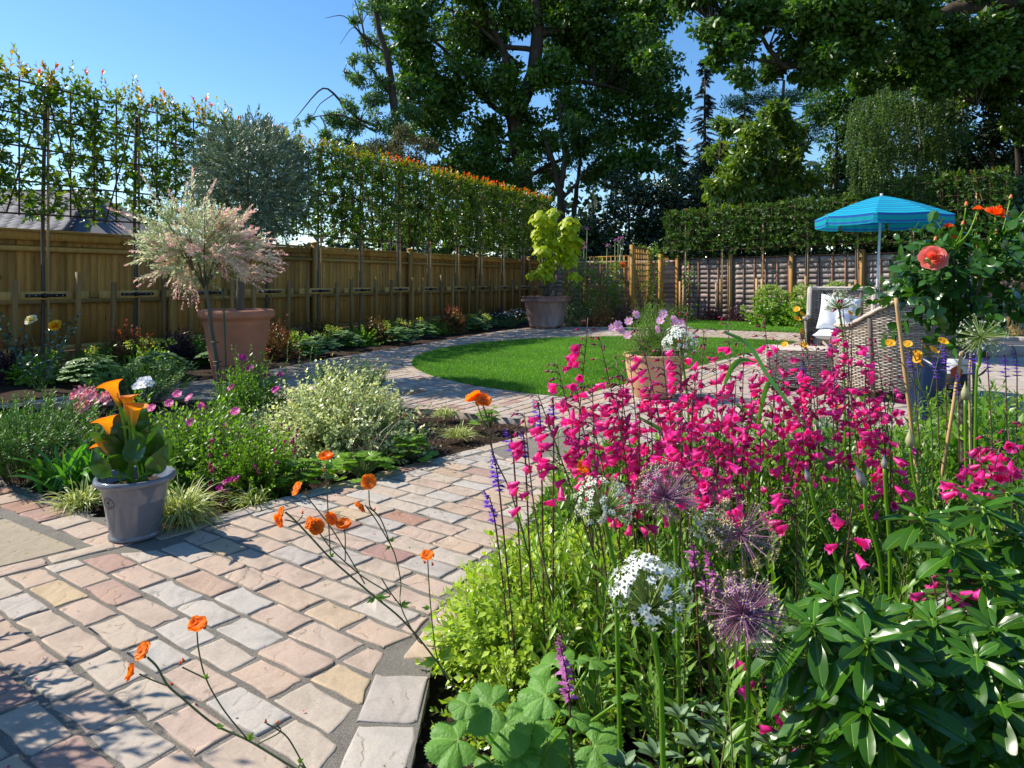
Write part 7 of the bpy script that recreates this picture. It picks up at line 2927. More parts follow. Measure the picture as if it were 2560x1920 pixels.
def salvia(label, spikes, z, mat, group, base=None, w_=.0125):
    P = [W(a, b, z) for a, b, c, d in spikes]
    base = base or Vector((sum(p.x for p in P) / len(P) + .05, z, -.03))
    root = thing('salvia', label, 'flower', base, group)
    sm, lm, fm = MB(), MB(), MB()
    for (a, b, c, d) in spikes:
        zz = z + rng.normal() * .04
        t, q = W(a, b, zz), W(c, d, zz)
        ft = Vector((q.x * .6 + base.x * .4, zz, -.03))
        tube(sm, curve([ft, q, t], 10), [.0022] * 6 + [.0016] * 3 + [.001] * 2, 4, .1)
        L = (q - t).length
        n = int(L / .0058)
        for k in range(n):
            f = k / n
            p = t.lerp(q, f)
            m = 6 if f > .25 else 5
            rr = w_ * (.35 + .75 * min(1, f * 2.2))
            if f > .3 and k % 2:
                continue
            an = rng.random(m) * 6.28
            pos = np.array([tuple(p)] * m)
            d_ = np.c_[np.cos(an), np.sin(an), .35 + .1 * rng.normal(size=m)]
            put(fm, T4(.7, .15, .2), pos, d_, np.c_[-np.cos(an), -np.sin(an), np.ones(m)], rr * 1.25 * rng.uniform(.7, 1.3, m), rng.random(m) * .5 + .5 * min(1, f * 2))
        B = np.array([tuple(ft)])
        shoots(None, lm, B, np.array([tuple(q - ft)]), (q - ft).length * .9, 12, T4(.42, .08, .15), .042, 60, 0, .3, v=(.1, .8), whorl=2)
    kids(root, fm, 'flower_spikes', mat, kind='stuff')
    kids(root, lm, 'foliage', M_green)
    kids(root, sm, 'stems', M_redstem, kind='stuff')


salvia('violet salvia spikes at the left of the near bed above the setts', [(1334, 1000, 1352, 1085), (1262, 1072, 1284, 1146), (1302, 1076, 1314, 1158), (1229, 1127, 1250, 1241), (1209, 1226, 1238, 1308), (1378, 1015, 1384, 1060)], 1.75, M_salvia, 'salvias in the near bed', Vector((.10, 1.85, -.03)))
salvia('violet salvia spikes around the rose tag', [(2354, 835, 2366, 932), (2272, 884, 2284, 936), (2333, 893, 2342, 950), (2392, 930, 2397, 995), (2431, 872, 2433, 944)], 2.35, M_salvia, 'salvias in the near bed')
salvia('violet salvia spikes against the pale patio at the right', [(2467, 893, 2471, 935), (2508, 888, 2515, 948), (2530, 862, 2543, 945)], 2.3, M_salvia, 'salvias in the near bed')
salvia('violet salvia spikes hidden among the penstemons', [(2006, 900, 2010, 950), (2090, 925, 2092, 975), (2160, 860, 2165, 900), (2075, 850, 2080, 900)], 2.4, M_salvia, 'salvias in the near bed')
salvia('single pink salvia spike above the crinkled leaves', [(1396, 1592, 1424, 1757)], 1.22, M_psalvia, 'pink salvias in the near bed', w_=.012)
salvia('three pink salvia spikes between the white and the purple allium', [(1728, 1360, 1738, 1425), (1766, 1376, 1788, 1490), (1760, 1438, 1766, 1500)], 1.42, M_psalvia, 'pink salvias in the near bed', w_=.013)
salvia('faded pink salvia behind the left penstemons', [(1632, 1010, 1650, 1090), (1665, 1030, 1672, 1100), (1700, 940, 1705, 1010), (1610, 1060, 1622, 1130)], 2.2, M_psalvia, 'pink salvias in the near bed', w_=.010)


# ------------------------------------------------------------------ allium heads
def star(name, mp, mo, L=1.0, wd=.28, ball=.22, droop=0.0):
    mb = MB()
    for i in range(6):
        a = i * math.pi / 3
        c, s = math.cos(a), math.sin(a)
        V = [(0, 0, 0)]
        for x, z, y in ((.45 * L, wd / 2, .10), (.45 * L, -wd / 2, .10), (L, 0, .22 - droop)):
            V.append((x * c - z * s, y, x * s + z * c))
        mb.add(V, [(0, 1, 3), (0, 3, 2)], .6 + .3 * rng.random())
    lathe(mb, [(.001, .0), (ball * .8, .06), (ball, .2), (ball * .7, .34), (.001, .40)], sides=6, v=.6, mi=1)
    mb.V[-1] = mb.V[-1][:, [0, 2, 1]]
    return mb.mesh(name, [mp, mo])


M_apet = leafmat('allium_white', [(0, (.55, .58, .48)), (1, (.84, .83, .82))], .5, .25, (1, 1, 1))
M_aov = leafmat('allium_ovary', [(0, (.10, .18, .06)), (1, (.24, .34, .12))], .5, .1)
M_aovy = leafmat('allium_ovary_yellow', [(0, (.30, .32, .10)), (1, (.56, .50, .18))], .5, .1)
M_apur = leafmat('allium_purple', [(0, (.24, .10, .24)), (1, (.50, .28, .46))], .5, .2)
M_astraw = leafmat('allium_straw', [(0, (.34, .25, .14)), (1, (.58, .48, .30))], .5, .2)
M_pedp = leafmat('pedicel_purple', [(0, (.20, .07, .15)), (1, (.36, .17, .27))], .4, .1)
M_pedg = leafmat('pedicel_green', [(0, (.16, .26, .05)), (1, (.34, .44, .12))], .4, .15)
STW, STG, STP, STS = star('white_floret', M_apet, M_aov, 1, .62), star('green_floret', M_apet, M_aovy, .8, .42, .3), star('purple_floret', M_apur, M_aovy, .95, .16, .2), star('straw_floret', M_astraw, M_aovy, 1.0, .14, .2)


def allium(label, px, py, z, rpx, n, me, fs, ped, foot, low=-.55, pr=.0009, upb=0.0, top_only=False):
    c = W(px, py, z)
    r = rpx * z / FPX
    root = thing('allium', label, 'flower', Vector((W(foot[0], foot[1], z).x, z, 0)), 'allium heads in the near bed')
    sm = MB()
    ft = W(foot[0], foot[1], z)
    q = c + (ft - c) * 2.2
    q.z = max(q.z, -.03) if q.z > 0 else q.z
    hub = c - Vector((0, 0, r * upb))
    tube(sm, curve([hub, hub.lerp(ft, .5) + Vector((.004, 0, 0)), ft, Vector((ft.x + (ft.x - c.x) * .5, z, -.03))], 12), .0044, 8, .5)
    kids(root, sm, 'stem', M_fresh, smooth=True)
    pm = MB()
    k = 0
    dirs = []
    while k < n:
        d = rsph(1)[0]
        if d[2] < low:
            continue
        dirs.append(d)
        k += 1
    for d in dirs:
        e = np.array(tuple(c)) + d * r * rng.uniform(.80, 1.03)
        h_ = np.array(tuple(hub))
        tube(pm, [h_, (h_ + e) / 2 + rng.normal(size=3) * r * .01, e], pr, 3, rng.random(), cap=False)
        m_ = me if me is not STW or d[2] + .5 * d[0] * -1 > rng.uniform(-.3, .35) else STG
        fl(root, 'floret', m_, e, d, fs * rng.uniform(.7, 1.15) * (.8 if m_ is STG and me is STW else 1))
    kids(root, pm, 'pedicels', ped, kind='stuff')


allium('large white allium head standing over the lime mound', 1622, 1490, 1.05, 104, 120, STW, .0095, M_pedg, (1655, 1800), -.5, .0010, .35)
allium('greenish cream allium head at the left of the group', 1508, 1262, 1.32, 76, 130, STG, .0085, M_pedg, (1540, 1480), -.45, .0009, .3)
allium('mauve allium head beside the cream one, sparse and spiky', 1662, 1238, 1.40, 84, 130, STP, .0105, M_pedp, (1690, 1400), -.45, .0009, .1)
allium('small yellow green allium head in the middle of the group', 1778, 1325, 1.40, 54, 100, STG, .0070, M_pedg, (1815, 1450), -.4, .0008, .3)
allium('straw coloured dry allium head with starry seed stalks', 1852, 1335, 1.36, 100, 90, STS, .0120, M_pedp, (1855, 1460), -.9, .0008, .0)
allium('big purple allium head nearest the glossy shrub', 1858, 1535, 1.12, 100, 170, STP, .0100, M_pedp, (1870, 1760), -.95, .0009, -.0)
allium('faded straw allium seed head behind the mauve one', 1760, 1235, 1.62, 80, 80, STS, .0110, M_pedp, (1775, 1400), -.8, .0008, 0)
allium('white allium head in front of the cosmos pot', 1702, 858, 2.45, 46, 110, STW, .0120, M_pedg, (1722, 1060), -.6, .0011, .3)
allium('green spoked allium head right of the rose stem', 2452, 842, 2.2, 58, 110, STG, .0055, M_pedg, (2440, 980), -.9, .0010, 0)
allium('pale allium head in front of the white cushion', 2098, 760, 2.7, 38, 80, STG, .0085, M_pedg, (2110, 900), -.5, .0010, .3)


# ------------------------------------------------------------------ geums with wiry stems
def geum(label, z, lines, flowers, buds, leaves=(), me=None, s=.0165, r=.0016, foot=None, group=None, name='geum'):
    p0 = W(*lines[0][0], z)
    root = thing(name, label, 'flower', Vector((foot[0], foot[1], 0)) if foot else Vector((p0.x, p0.y, 0)), group)
    sm = MB()
    for k, L in enumerate(lines):
        pts = [W(a, b, z) for a, b in L]
        if k == 0 and foot:
            pts = [Vector((foot[0], foot[1], -.02))] + pts
        tube(sm, curve(pts, 5 * (len(pts) - 1)), [r * (1.25 if k == 0 else .85)] * (5 * (len(pts) - 1) + 1), 6, .25 + .3 * rng.random())
    kids(root, sm, 'stems', leafmat('geum_stem', [(0, (.06, .035, .02)), (.5, (.10, .13, .04)), (1, (.13, .19, .05))], .5, .1), smooth=True, kind='stuff')
    for k, (px, py, *d) in enumerate(flowers):
        d = d[0] if d else (rng.normal() * .5, -.55, .6)
        fl(root, 'flower', (me or GEUM[k % 2]), W(px, py, z), d, s * rng.uniform(.9, 1.1))
    for px, py in buds:
        fl(root, 'bud', GBUD, W(px, py, z), (rng.normal() * .3, 0, .6), .0085)
    for px, py, dx, dy, l in leaves:
        b = W(px, py, z)
        e = W(px + dx, py + dy, z) - b
        for q in (-.5, 0, .45):
            d = Vector((e.x * math.cos(q) - e.z * math.sin(q), -.012, e.x * math.sin(q) + e.z * math.cos(q)))
            child(root, 'leaf', GLF, b, d, (0.2, -.8, .5), l * (1 if q == 0 else .7))
    return root


GLF = tmpl_mesh('geum_stem_leaf', T4(.34, .04, .1), M_fresh, .3)
geum('orange geum sprays reaching out from the bottom edge over the setts', 1.28,
     [[(770, 1935), (735, 1920), (622, 1852), (537, 1812), (457, 1747), (418, 1712), (393, 1668), (368, 1643)], [(420, 1715), (380, 1700), (348, 1685)],
      [(617, 1847), (557, 1772), (515, 1697), (497, 1628), (492, 1578)], [(515, 1697), (480, 1680), (455, 1668)], [(790, 1960), (761, 1916), (721, 1847), (690, 1822), (666, 1809)], [(640, 1862), (690, 1822)][:1] + [(700, 1830), (690, 1812)]],
     [(358, 1628, (-.5, -.5, .6)), (333, 1680, (-.9, -.4, .2)), (493, 1562, (.1, -.35, .9))], [(450, 1663), (460, 1655), (664, 1808), (691, 1810), (432, 1714), (510, 1572), (362, 1645)],
     [(540, 1815, 35, -10, .022), (622, 1850, 22, -40, .024), (515, 1697, 12, -28, .018), (745, 1905, 20, -20, .02)], foot=(-.22, 1.22))
geum('tall orange geum sprays rising from the left of the lime mound', 1.50,
     [[(1150, 1740), (1074, 1630), (1005, 1549), (938, 1493), (878, 1442), (826, 1396), (785, 1352), (742, 1306), (713, 1280)],
      [(912, 1460), (866, 1381), (820, 1309), (756, 1228)], [(938, 1493), (976, 1487), (907, 1442), (855, 1398), (826, 1370), (794, 1326)],
      [(1055, 1610), (1040, 1593), (1002, 1515), (1002, 1454), (988, 1390), (976, 1361), (950, 1295), (918, 1266)], [(950, 1295), (932, 1275), (924, 1262), (922, 1225)],
      [(976, 1361), (940, 1300), (912, 1262)], [(826, 1390), (820, 1280), (816, 1200), (815, 1160)], [(863, 1402), (863, 1345), (860, 1322)], [(1110, 1690), (1089, 1627), (1075, 1497), (1069, 1396)], [(1002, 1515), (975, 1480), (953, 1445)],
      [(742, 1308), (725, 1302), (712, 1300)], [(742, 1306), (752, 1295), (756, 1288)]],
     [(744, 1222, (-.7, -.4, .5)), (815, 1146, (0, -.3, .95)), (704, 1284, (-.8, -.4, .3)), (703, 1298, (-.6, -.7, -.2)), (922, 1205, (0, -.9, .4)), (905, 1262, (-.5, -.4, -.5)), (827, 1298, (.6, -.3, .6)), (860, 1315, (0, -.4, .9)), (776, 1308, (-.5, -.5, .5)), (790, 1318, (.3, -.6, .3)), (1068, 1390, (0, -.3, .9))],
     [(756, 1285), (766, 1238), (935, 1277), (1082, 1414), (1064, 1408), (812, 1180)],
     [(938, 1493, 60, -5, .03), (938, 1495, -25, 10, .022), (1002, 1515, 40, -22, .028), (976, 1365, -14, 8, .015), (826, 1392, 16, -18, .018), (1075, 1520, -28, -8, .02), (1100, 1650, 45, -60, .05), (1090, 1650, -60, 10, .04), (978, 1355, 8, -24, .018), (815, 1306, 14, -10, .012)], foot=(-.06, 1.62))
geum('single orange geum above the setts at the tip of the island bed', 1.75, [[(1330, 1420), (1280, 1240), (1235, 1140), (1222, 1060), (1207, 1012)], [(1232, 1130), (1200, 1030), (1188, 1000)]], [(1206, 1002, (.2, -.4, .8)), (1186, 998, (-.4, .2, .5))], [(1192, 1012)], s=.024, foot=(.14, 1.80))
geum('orange geum in front of the leafy clump on the far side of the setts', 3.0, [[(850, 1350), (818, 1250), (815, 1158)]][:1], [], [(812, 1160)], foot=(-.75, 3.0 + .9)) if False else None
geum('orange geum flower low among the left penstemons', 1.62, [[(1500, 1400), (1470, 1250), (1458, 1175)]], [(1459, 1168, (0, -.6, .6))], [(1448, 1180)], foot=(.25, 1.68))
geum('yellow orange geums in front of the upright chair', 2.5, [[(2040, 1050), (2020, 900), (2006, 792)], [(2018, 880), (2000, 830), (1993, 780)], [(2020, 900), (2010, 880), (2011, 866)], [(2060, 1000), (2075, 900), (2081, 862)], [(2100, 1000), (2120, 860), (2126, 790)]],
     [(1992, 774), (2005, 787), (1993, 797), (2126, 784), (2011, 863), (2081, 858), (2004, 830), (2013, 872), (1962, 862), (2100, 1022)], [(2080, 880), (2030, 850)], me=GEUMY, s=.013, foot=(1.15, 2.5))
geum('yellow orange geums around the leaning bamboo cane', 2.2, [[(2330, 1080), (2300, 960), (2290, 900), (2270, 865)], [(2300, 960), (2303, 900), (2305, 862)], [(2320, 1000), (2345, 900), (2356, 860)], [(2300, 980), (2250, 900), (2226, 865)]],
     [(2270, 861), (2226, 859), (2357, 854), (2294, 886), (2295, 898), (2334, 876), (2298, 908)], [(2305, 857), (2314, 870), (2290, 880)], me=GEUMY, s=.0155, foot=(1.35, 2.2))


# ------------------------------------------------------------------ agapanthus buds on tall stalks
def agap(label, px, py, z, foot, col, L=40, tilt=0):
    t = W(px, py, z)
    f = W(*foot, z)
    root = thing('agapanthus_bud', label, 'flower bud', Vector((f.x, z, 0)), 'agapanthus buds on tall stalks')
    sm = MB()
    tube(sm, curve([Vector((f.x + .01, z + .02, -.03)), f, t.lerp(f, .3) + Vector((tilt * .006, 0, 0)), t], 12), .0042, 8, .5)
    kids(root, sm, 'stalk', M_fresh, smooth=True)
    mb = MB()
    s = L * z / FPX
    ax = Vector((tilt * .4, 0, 1)).normalized()
    e1, e2 = Vector((1, 0, -tilt * .4)).normalized(), Vector((0, 1, 0))
    V, A = [], []
    for u, r in ((0, .10), (.08, .22), (.25, .30), (.45, .29), (.65, .18), (.85, .07), (1.05, .01)):
        for k in range(10):
            a = 2 * math.pi * k / 10
            p = t + ax * (u * s * 1.5) + (e1 * math.cos(a) + e2 * math.sin(a)) * (r * s)
            V.append(tuple(p))
            A.append(u)
    mb.add(V, [(i * 10 + k, i * 10 + (k + 1) % 10, i * 10 + 10 + (k + 1) % 10, i * 10 + 10 + k) for i in range(6) for k in range(10)], np.array(A).clip(0, 1))
    kids(root, mb, 'bud', col, smooth=True)


M_budg = leafmat('green_bud', [(0, (.30, .33, .14)), (.5, (.46, .42, .22)), (1, (.40, .44, .12))], .45, .2)
M_budb = leafmat('blue_bud', [(0, (.32, .26, .18)), (.5, (.38, .32, .28)), (1, (.10, .10, .36))], .45, .2)
agap('pointed cream green agapanthus bud right of the pink drift', 2275, 1120, 1.75, (2300, 1320), M_budg, 34)
agap('slim yellow agapanthus bud beneath the rose tag', 2413, 1000, 1.95, (2415, 1300), M_budg, 30)
agap('small violet tipped agapanthus bud on a straight stalk', 2211, 1172, 1.6, (2225, 1420), M_budb, 24)
agap('opening violet tipped agapanthus bud leaning left', 2162, 1215, 1.5, (2205, 1460), M_budb, 36, -1.2)
agap('brown papery agapanthus bud leaning left of the group', 2024, 1205, 1.55, (2100, 1460), M_budb, 26, -.8)
agap('pale green agapanthus bud above the upper glossy leaves', 2282, 1310, 1.5, (2272, 1480), M_budg, 30)
ro = thing('strap_leaves', 'long arching agapanthus leaves weaving through the pink drift', 'plant', (.75, 1.9, 0))
for k, pts in enumerate(([(1810, 830), (1870, 860), (1920, 940), (1965, 1000), (2010, 1060)], [(1812, 960), (1830, 920), (1855, 900), (1890, 905)], [(1895, 1060), (1905, 1010), (1920, 960), (1945, 945)], [(1590, 1040), (1660, 1080), (1710, 1130), (1735, 1180)],
                         [(1640, 1100), (1690, 1130), (1740, 1170), (1770, 1230)], [(2040, 1230), (2045, 1190), (2060, 1155), (2090, 1140)], [(2110, 1250), (2118, 1200), (2116, 1170), (2100, 1150)], [(1840, 1010), (1900, 1060), (1960, 1130)], [(1700, 800), (1760, 830), (1830, 900)][:0] or [(1960, 1020), (1990, 1100), (2000, 1180)])):
    P = curve([W(a, b, 1.75 + .05 * k) for a, b in pts], 12)
    n = len(P)
    mb = MB()
    V = []
    for i, p in enumerate(P):
        t = i / (n - 1)
        d = (P[min(i + 1, n - 1)] - P[max(i - 1, 0)]).normalized()
        s_ = d.cross(Vector((.3, -.8, .4))).normalized() * (.0065 * math.sin(math.pi * (.12 + .86 * t)) + .001)
        V += [tuple(p - s_), tuple(p + Vector((0, .002, -.002))), tuple(p + s_)]
    mb.add(V, [(i * 3 + q, i * 3 + q + 1, i * 3 + q + 4, i * 3 + q + 3) for i in range(n - 1) for q in (0, 1)], .3 + .5 * rng.random())
    kids(ro, mb, 'leaf', M_strap, smooth=True)


# ------------------------------------------------------------------ lime pittosporum mound, crinkled leaves, glossy shrub
def lime_mound():
    c = Vector((.165, 1.98, -.03))
    root = thing('lime_pittosporum', 'dense lime green dwarf pittosporum mound at the edge of the setts', 'shrub', c)
    sm, lm = MB(), MB()
    mound(sm, lm, c, .40, .36, .36, 760, 26, T4(.56, .10, .05), .031, low=-.02, t0=.35, v=(.2, .85), vt=.25, spread=64, jit=.06, tipscale=.8, whorl=2, stemr=.0013, stem_v=.15)
    mound(sm, lm, c + Vector((.36, -.16, 0)), .26, .25, .26, 260, 22, T2(.56), .031, t0=.4, v=(.1, .6), vt=.3, spread=62, jit=.07, whorl=2)
    mound(sm, lm, c + Vector((-.12, -.30, 0)), .18, .16, .17, 110, 20, T4(.56, .10, .05), .028, t0=.4, v=(0, .6), vt=.3, spread=62, jit=.2, whorl=2)
    kids(root, lm, 'foliage', M_lime)
    kids(root, sm, 'stems', M_redstem, kind='stuff')


lime_mound()


def crinkled(nl=5, serr=42):
    V, A = [(0, 0, 0)], [.9]
    n, m = 96, 7
    for j in range(1, m + 1):
        f = j / m
        for i in range(n + 1):
            t = i / n
            a = R(22 + 316 * t) - math.pi / 2
            lob = abs(math.sin(t * nl * math.pi)) ** .55
            ed = (1 - .22 + .22 * lob) * (.80 + .24 * math.sin(math.pi * t)) * (1 + (.035 if i % 2 else -.03) * (j == m))
            vein = abs(math.sin(t * nl * math.pi + math.pi / 2))
            z = .10 * f * (vein ** 3) * -1 + .05 * f * math.sin(t * serr) * (1 - vein) * .6 + .09 * f * (1 - f) - .10 * f ** 3
            V.append((ed * f * math.cos(a), ed * f * math.sin(a) + .12 * f, z + rng.normal() * .006))
            A.append(max(0, (vein ** 30) * .55 * (1 - .5 * f)))
    F = []
    for i in range(n):
        F.append((0, 1 + i, 2 + i))
    for j in range(m - 1):
        for i in range(n):
            a = 1 + j * (n + 1) + i
            b = a + n + 1
            F += [(a, b, b + 1), (a, b + 1, a + 1)]
    return np.array(V, float), np.array(F), np.array(A)


def crinkle_mat():
    m = leafmat('crinkled_geum_leaf', [(0, (.12, .27, .045)), (.45, (.17, .34, .06)), (1, (.42, .52, .16))], .5, .32, (1, 1.1, .3), objr=.3, spec=.25)
    nt = m.node_tree
    vo = nt.nodes.new('ShaderNodeTexVoronoi')
    vo.inputs['Scale'].default_value = 9.0
    tc = nt.nodes.new('ShaderNodeTexCoord')
    nt.links.new(tc.outputs['Object'], vo.inputs['Vector'])
    b = bump(nt, vo.outputs['Distance'], .35, .0025)
    for n in nt.nodes:
        if n.type in ('BSDF_PRINCIPLED',):
            nt.links.new(b, n.inputs['Normal'])
    return m


M_crk = crinkle_mat()
CRK = [tmpl_mesh('crinkled_leaf', crinkled(), M_crk, .05) for _ in range(3)]
c = Vector((.02, 1.36, 0))
ro = thing('large_geum', 'clump of large crinkled lobed leaves at the bottom of the bed', 'plant', c)
sm = MB()
for k, (px, py, r, d) in enumerate([(1213, 1765, 66, (-.8, .1)), (1130, 1855, 66, (-.9, -.3)), (1272, 1825, 64, (.2, -.3)), (1378, 1655, 60, (-.1, .8)), (1350, 1738, 58, (-.7, .2)), (1500, 1872, 64, (.5, -.3)), (1375, 1868, 62, (.2, -.6)), (1480, 1650, 40, (.5, .6)), (1225, 1918, 56, (-.2, -.8)),
                                    (1440, 1790, 40, (.4, .2)), (1330, 1810, 50, (-.2, -.1)), (1300, 1900, 50, (.1, -.8)), (1560, 1740, 34, (.3, .5)), (1420, 1925, 52, (.3, -.7)), (1160, 1760, 40, (-.9, .2))]):
    z = 1.36 + rng.uniform(-.06, .06) + (.08 if py < 1700 else -.03)
    p = W(px, py, z)
    d3 = Vector((d[0], d[1], -.1))
    child(ro, 'leaf', CRK[k % 3], p - d3.normalized() * (r * z / FPX) * .25, d3, (-.32 + rng.normal() * .2, -.35 + rng.normal() * .15, 1.0), r * 1.12 * z / FPX)
    tube(sm, curve([c + Vector((rng.normal() * .03, .05, 0)), (c + p) / 2 + Vector((0, .02, .03)), p - Vector((0, 0, .004))], 6), .0026, 6, .7)
kids(ro, sm, 'stalks', M_fresh, kind='stuff')
ro = thing('sage_rosettes', 'soft grey green rosettes at the bottom edge between the crinkled and glossy leaves', 'plant', (.35, 1.25, 0))
SG = tmpl_mesh('sage_leaf', TL(.40, 5, .1, .25, .5, .15), M_grey, .3)
for px, py, s in ((1745, 1880, .05), (1800, 1840, .045), (1700, 1800, .035), (1640, 1900, .045), (1880, 1900, .04), (1560, 1930, .045), (1930, 1870, .04), (1780, 1790, .03)):
    p = W(px, py, 1.25)
    for k in range(11):
        a = k * GA
        t = k / 11
        child(ro, 'leaf', SG, p, (math.cos(a) * (1 - .5 * t), math.sin(a) * (1 - .5 * t), .35 + t), (-math.cos(a) * .5, -math.sin(a) * .5, 1), s * (1.15 - .5 * t))


def TL5(w=.3, n=8, fold=.05, droop=.15, peak=.6, wav=0.0):
    """broad leaf in five columns with a narrow pale midrib"""
    V, F, A = [], [], []
    for i in range(n + 1):
        t = i / n
        pw = t ** (math.log(.5) / math.log(peak)) if t > 0 else 0
        hw = w / 2 * max(math.sin(math.pi * min(1, pw)), 0) ** .9 + (.010 if i < n else 0)
        z = -droop * t * t
        r = min(hw, .011)
        for x, zz, a in ((-hw, fold + wav * math.sin(i * 1.9), 0), (-r, .004, .05), (0, -.004, .62), (r, .004, .05), (hw, fold - wav * math.sin(i * 2.3), 0)):
            V.append((x, t, z + zz * (1 if abs(x) > .012 else 1)))
            A.append(a)
    for i in range(n):
        for q in range(4):
            b = i * 5 + q
            F += [(b, b + 1, b + 6), (b, b + 6, b + 5)]
    return np.array(V, float), np.array(F), np.array(A, float)


def glossy():
    LF = [tmpl_mesh('glossy_leaf', TL5(.31 + .035 * (i % 3), 8, .03 + .02 * (i % 2), .10 + .07 * i, .60, .012), M_glossy, .22 + .06 * i) for i in range(5)]
    c = Vector((.78, 1.12, -.02))
    root = thing('glossy_shrub', 'glossy evergreen shrub with whorls of long leaves at the bottom right', 'shrub', c)
    c2 = Vector((1.02, 1.28, -.02))
    root2 = thing('glossy_shrub', 'taller glossy evergreen shrub cut by the right edge', 'shrub', c2)
    sm, sm2 = MB(), MB()
    ros = [(2085, 1495, 1.12), (2030, 1560, 1.05), (2165, 1600, 1.0), (2010, 1640, 1.08), (2120, 1690, 1.02), (2200, 1540, 1.12), (2160, 1770, .98), (1960, 1600, 1.15), (2060, 1740, 1.12), (2250, 1640, 1.08), (2240, 1730, 1.02),
           (2100, 1600, 1.15), (2210, 1820, 1.0), (2120, 1860, 1.05), (2020, 1850, 1.12), (2180, 1450 + 90, 1.2)]
    ros2 = [(2383, 1362, 1.3), (2458, 1265, 1.35), (2540, 1330, 1.35), (2484, 1570, 1.15), (2550, 1500, 1.2), (2380, 1470, 1.3), (2440, 1640, 1.1), (2530, 1650, 1.1), (2330, 1550, 1.2), (2400, 1720, 1.1), (2500, 1760, 1.05), (2330, 1650, 1.2), (2320, 1800, 1.1),
            (2440, 1840, 1.05), (2545, 1850, 1.02), (2300, 1290, 1.45), (2560, 1410, 1.3), (2460, 1440, 1.25), (2520, 1230, 1.4)]
    tot = 0
    for rt, lst, cc, stm in ((root, ros, c, sm), (root2, ros2, c2, sm2)):
        for px, py, z in lst:
            p = W(px, py, z)
            ax = (Vector((p.x - cc.x, (p.y - cc.y) * .6, .55)).normalized() + Vector((0, -.15, .3))).normalized()
            e1 = ax.cross(Vector((0, 1, 0.2))).normalized()
            e2 = ax.cross(e1)
            n = 12
            for k in range(n):
                a = k * GA + rng.normal() * .15
                t = k / n
                rad = e1 * math.cos(a) + e2 * math.sin(a)
                el = .05 + .85 * t ** 1.5 + rng.normal() * .08
                d = rad * math.cos(el) + ax * math.sin(el) - Vector((0, 0, .20 * (1 - t)))
                nn = ax * math.cos(el) - rad * math.sin(el)
                child(rt, 'leaf', LF[int(rng.integers(5))], p - ax * .018 * (1 - t), d, nn, (.082 * (1.1 - .55 * t)) * rng.uniform(.72, 1.22))
            tube(stm, curve([cc + Vector((rng.normal() * .04, rng.normal() * .03, 0)), (cc + p) / 2 + Vector((0, .02, .02)), p], 6), .0042, 6, .8)
    kids(root, sm, 'stems', M_fresh, kind='stuff')
    kids(root2, sm2, 'stems', M_fresh, kind='stuff')


glossy()


def irrigation():
    p = W(2016, 1735, 1.33)
    root = thing('water_spike', 'black irrigation riser with a blue and red cap among the glossy leaves', 'irrigation riser', (p.x, p.y, 0))
    mb = MB()
    tube(mb, [(p.x, p.y, -.04), (p.x, p.y, p.z - .012)], .0045, 8)
    kids(root, mb, 'riser', M_black)
    mb = MB()
    tube(mb, [(p.x, p.y, p.z - .012), (p.x, p.y, p.z - .004)], .006, 10)
    kids(root, mb, 'collar', plain('red_plastic', (.6, .05, .02), .4, .4))
    mb = MB()
    tube(mb, [(p.x, p.y, p.z - .004), (p.x, p.y, p.z + .008), (p.x, p.y, p.z + .012)], [.006, .006, .004], 10)
    kids(root, mb, 'cap', plain('blue_plastic', (.02, .12, .55), .4, .4))


irrigation()


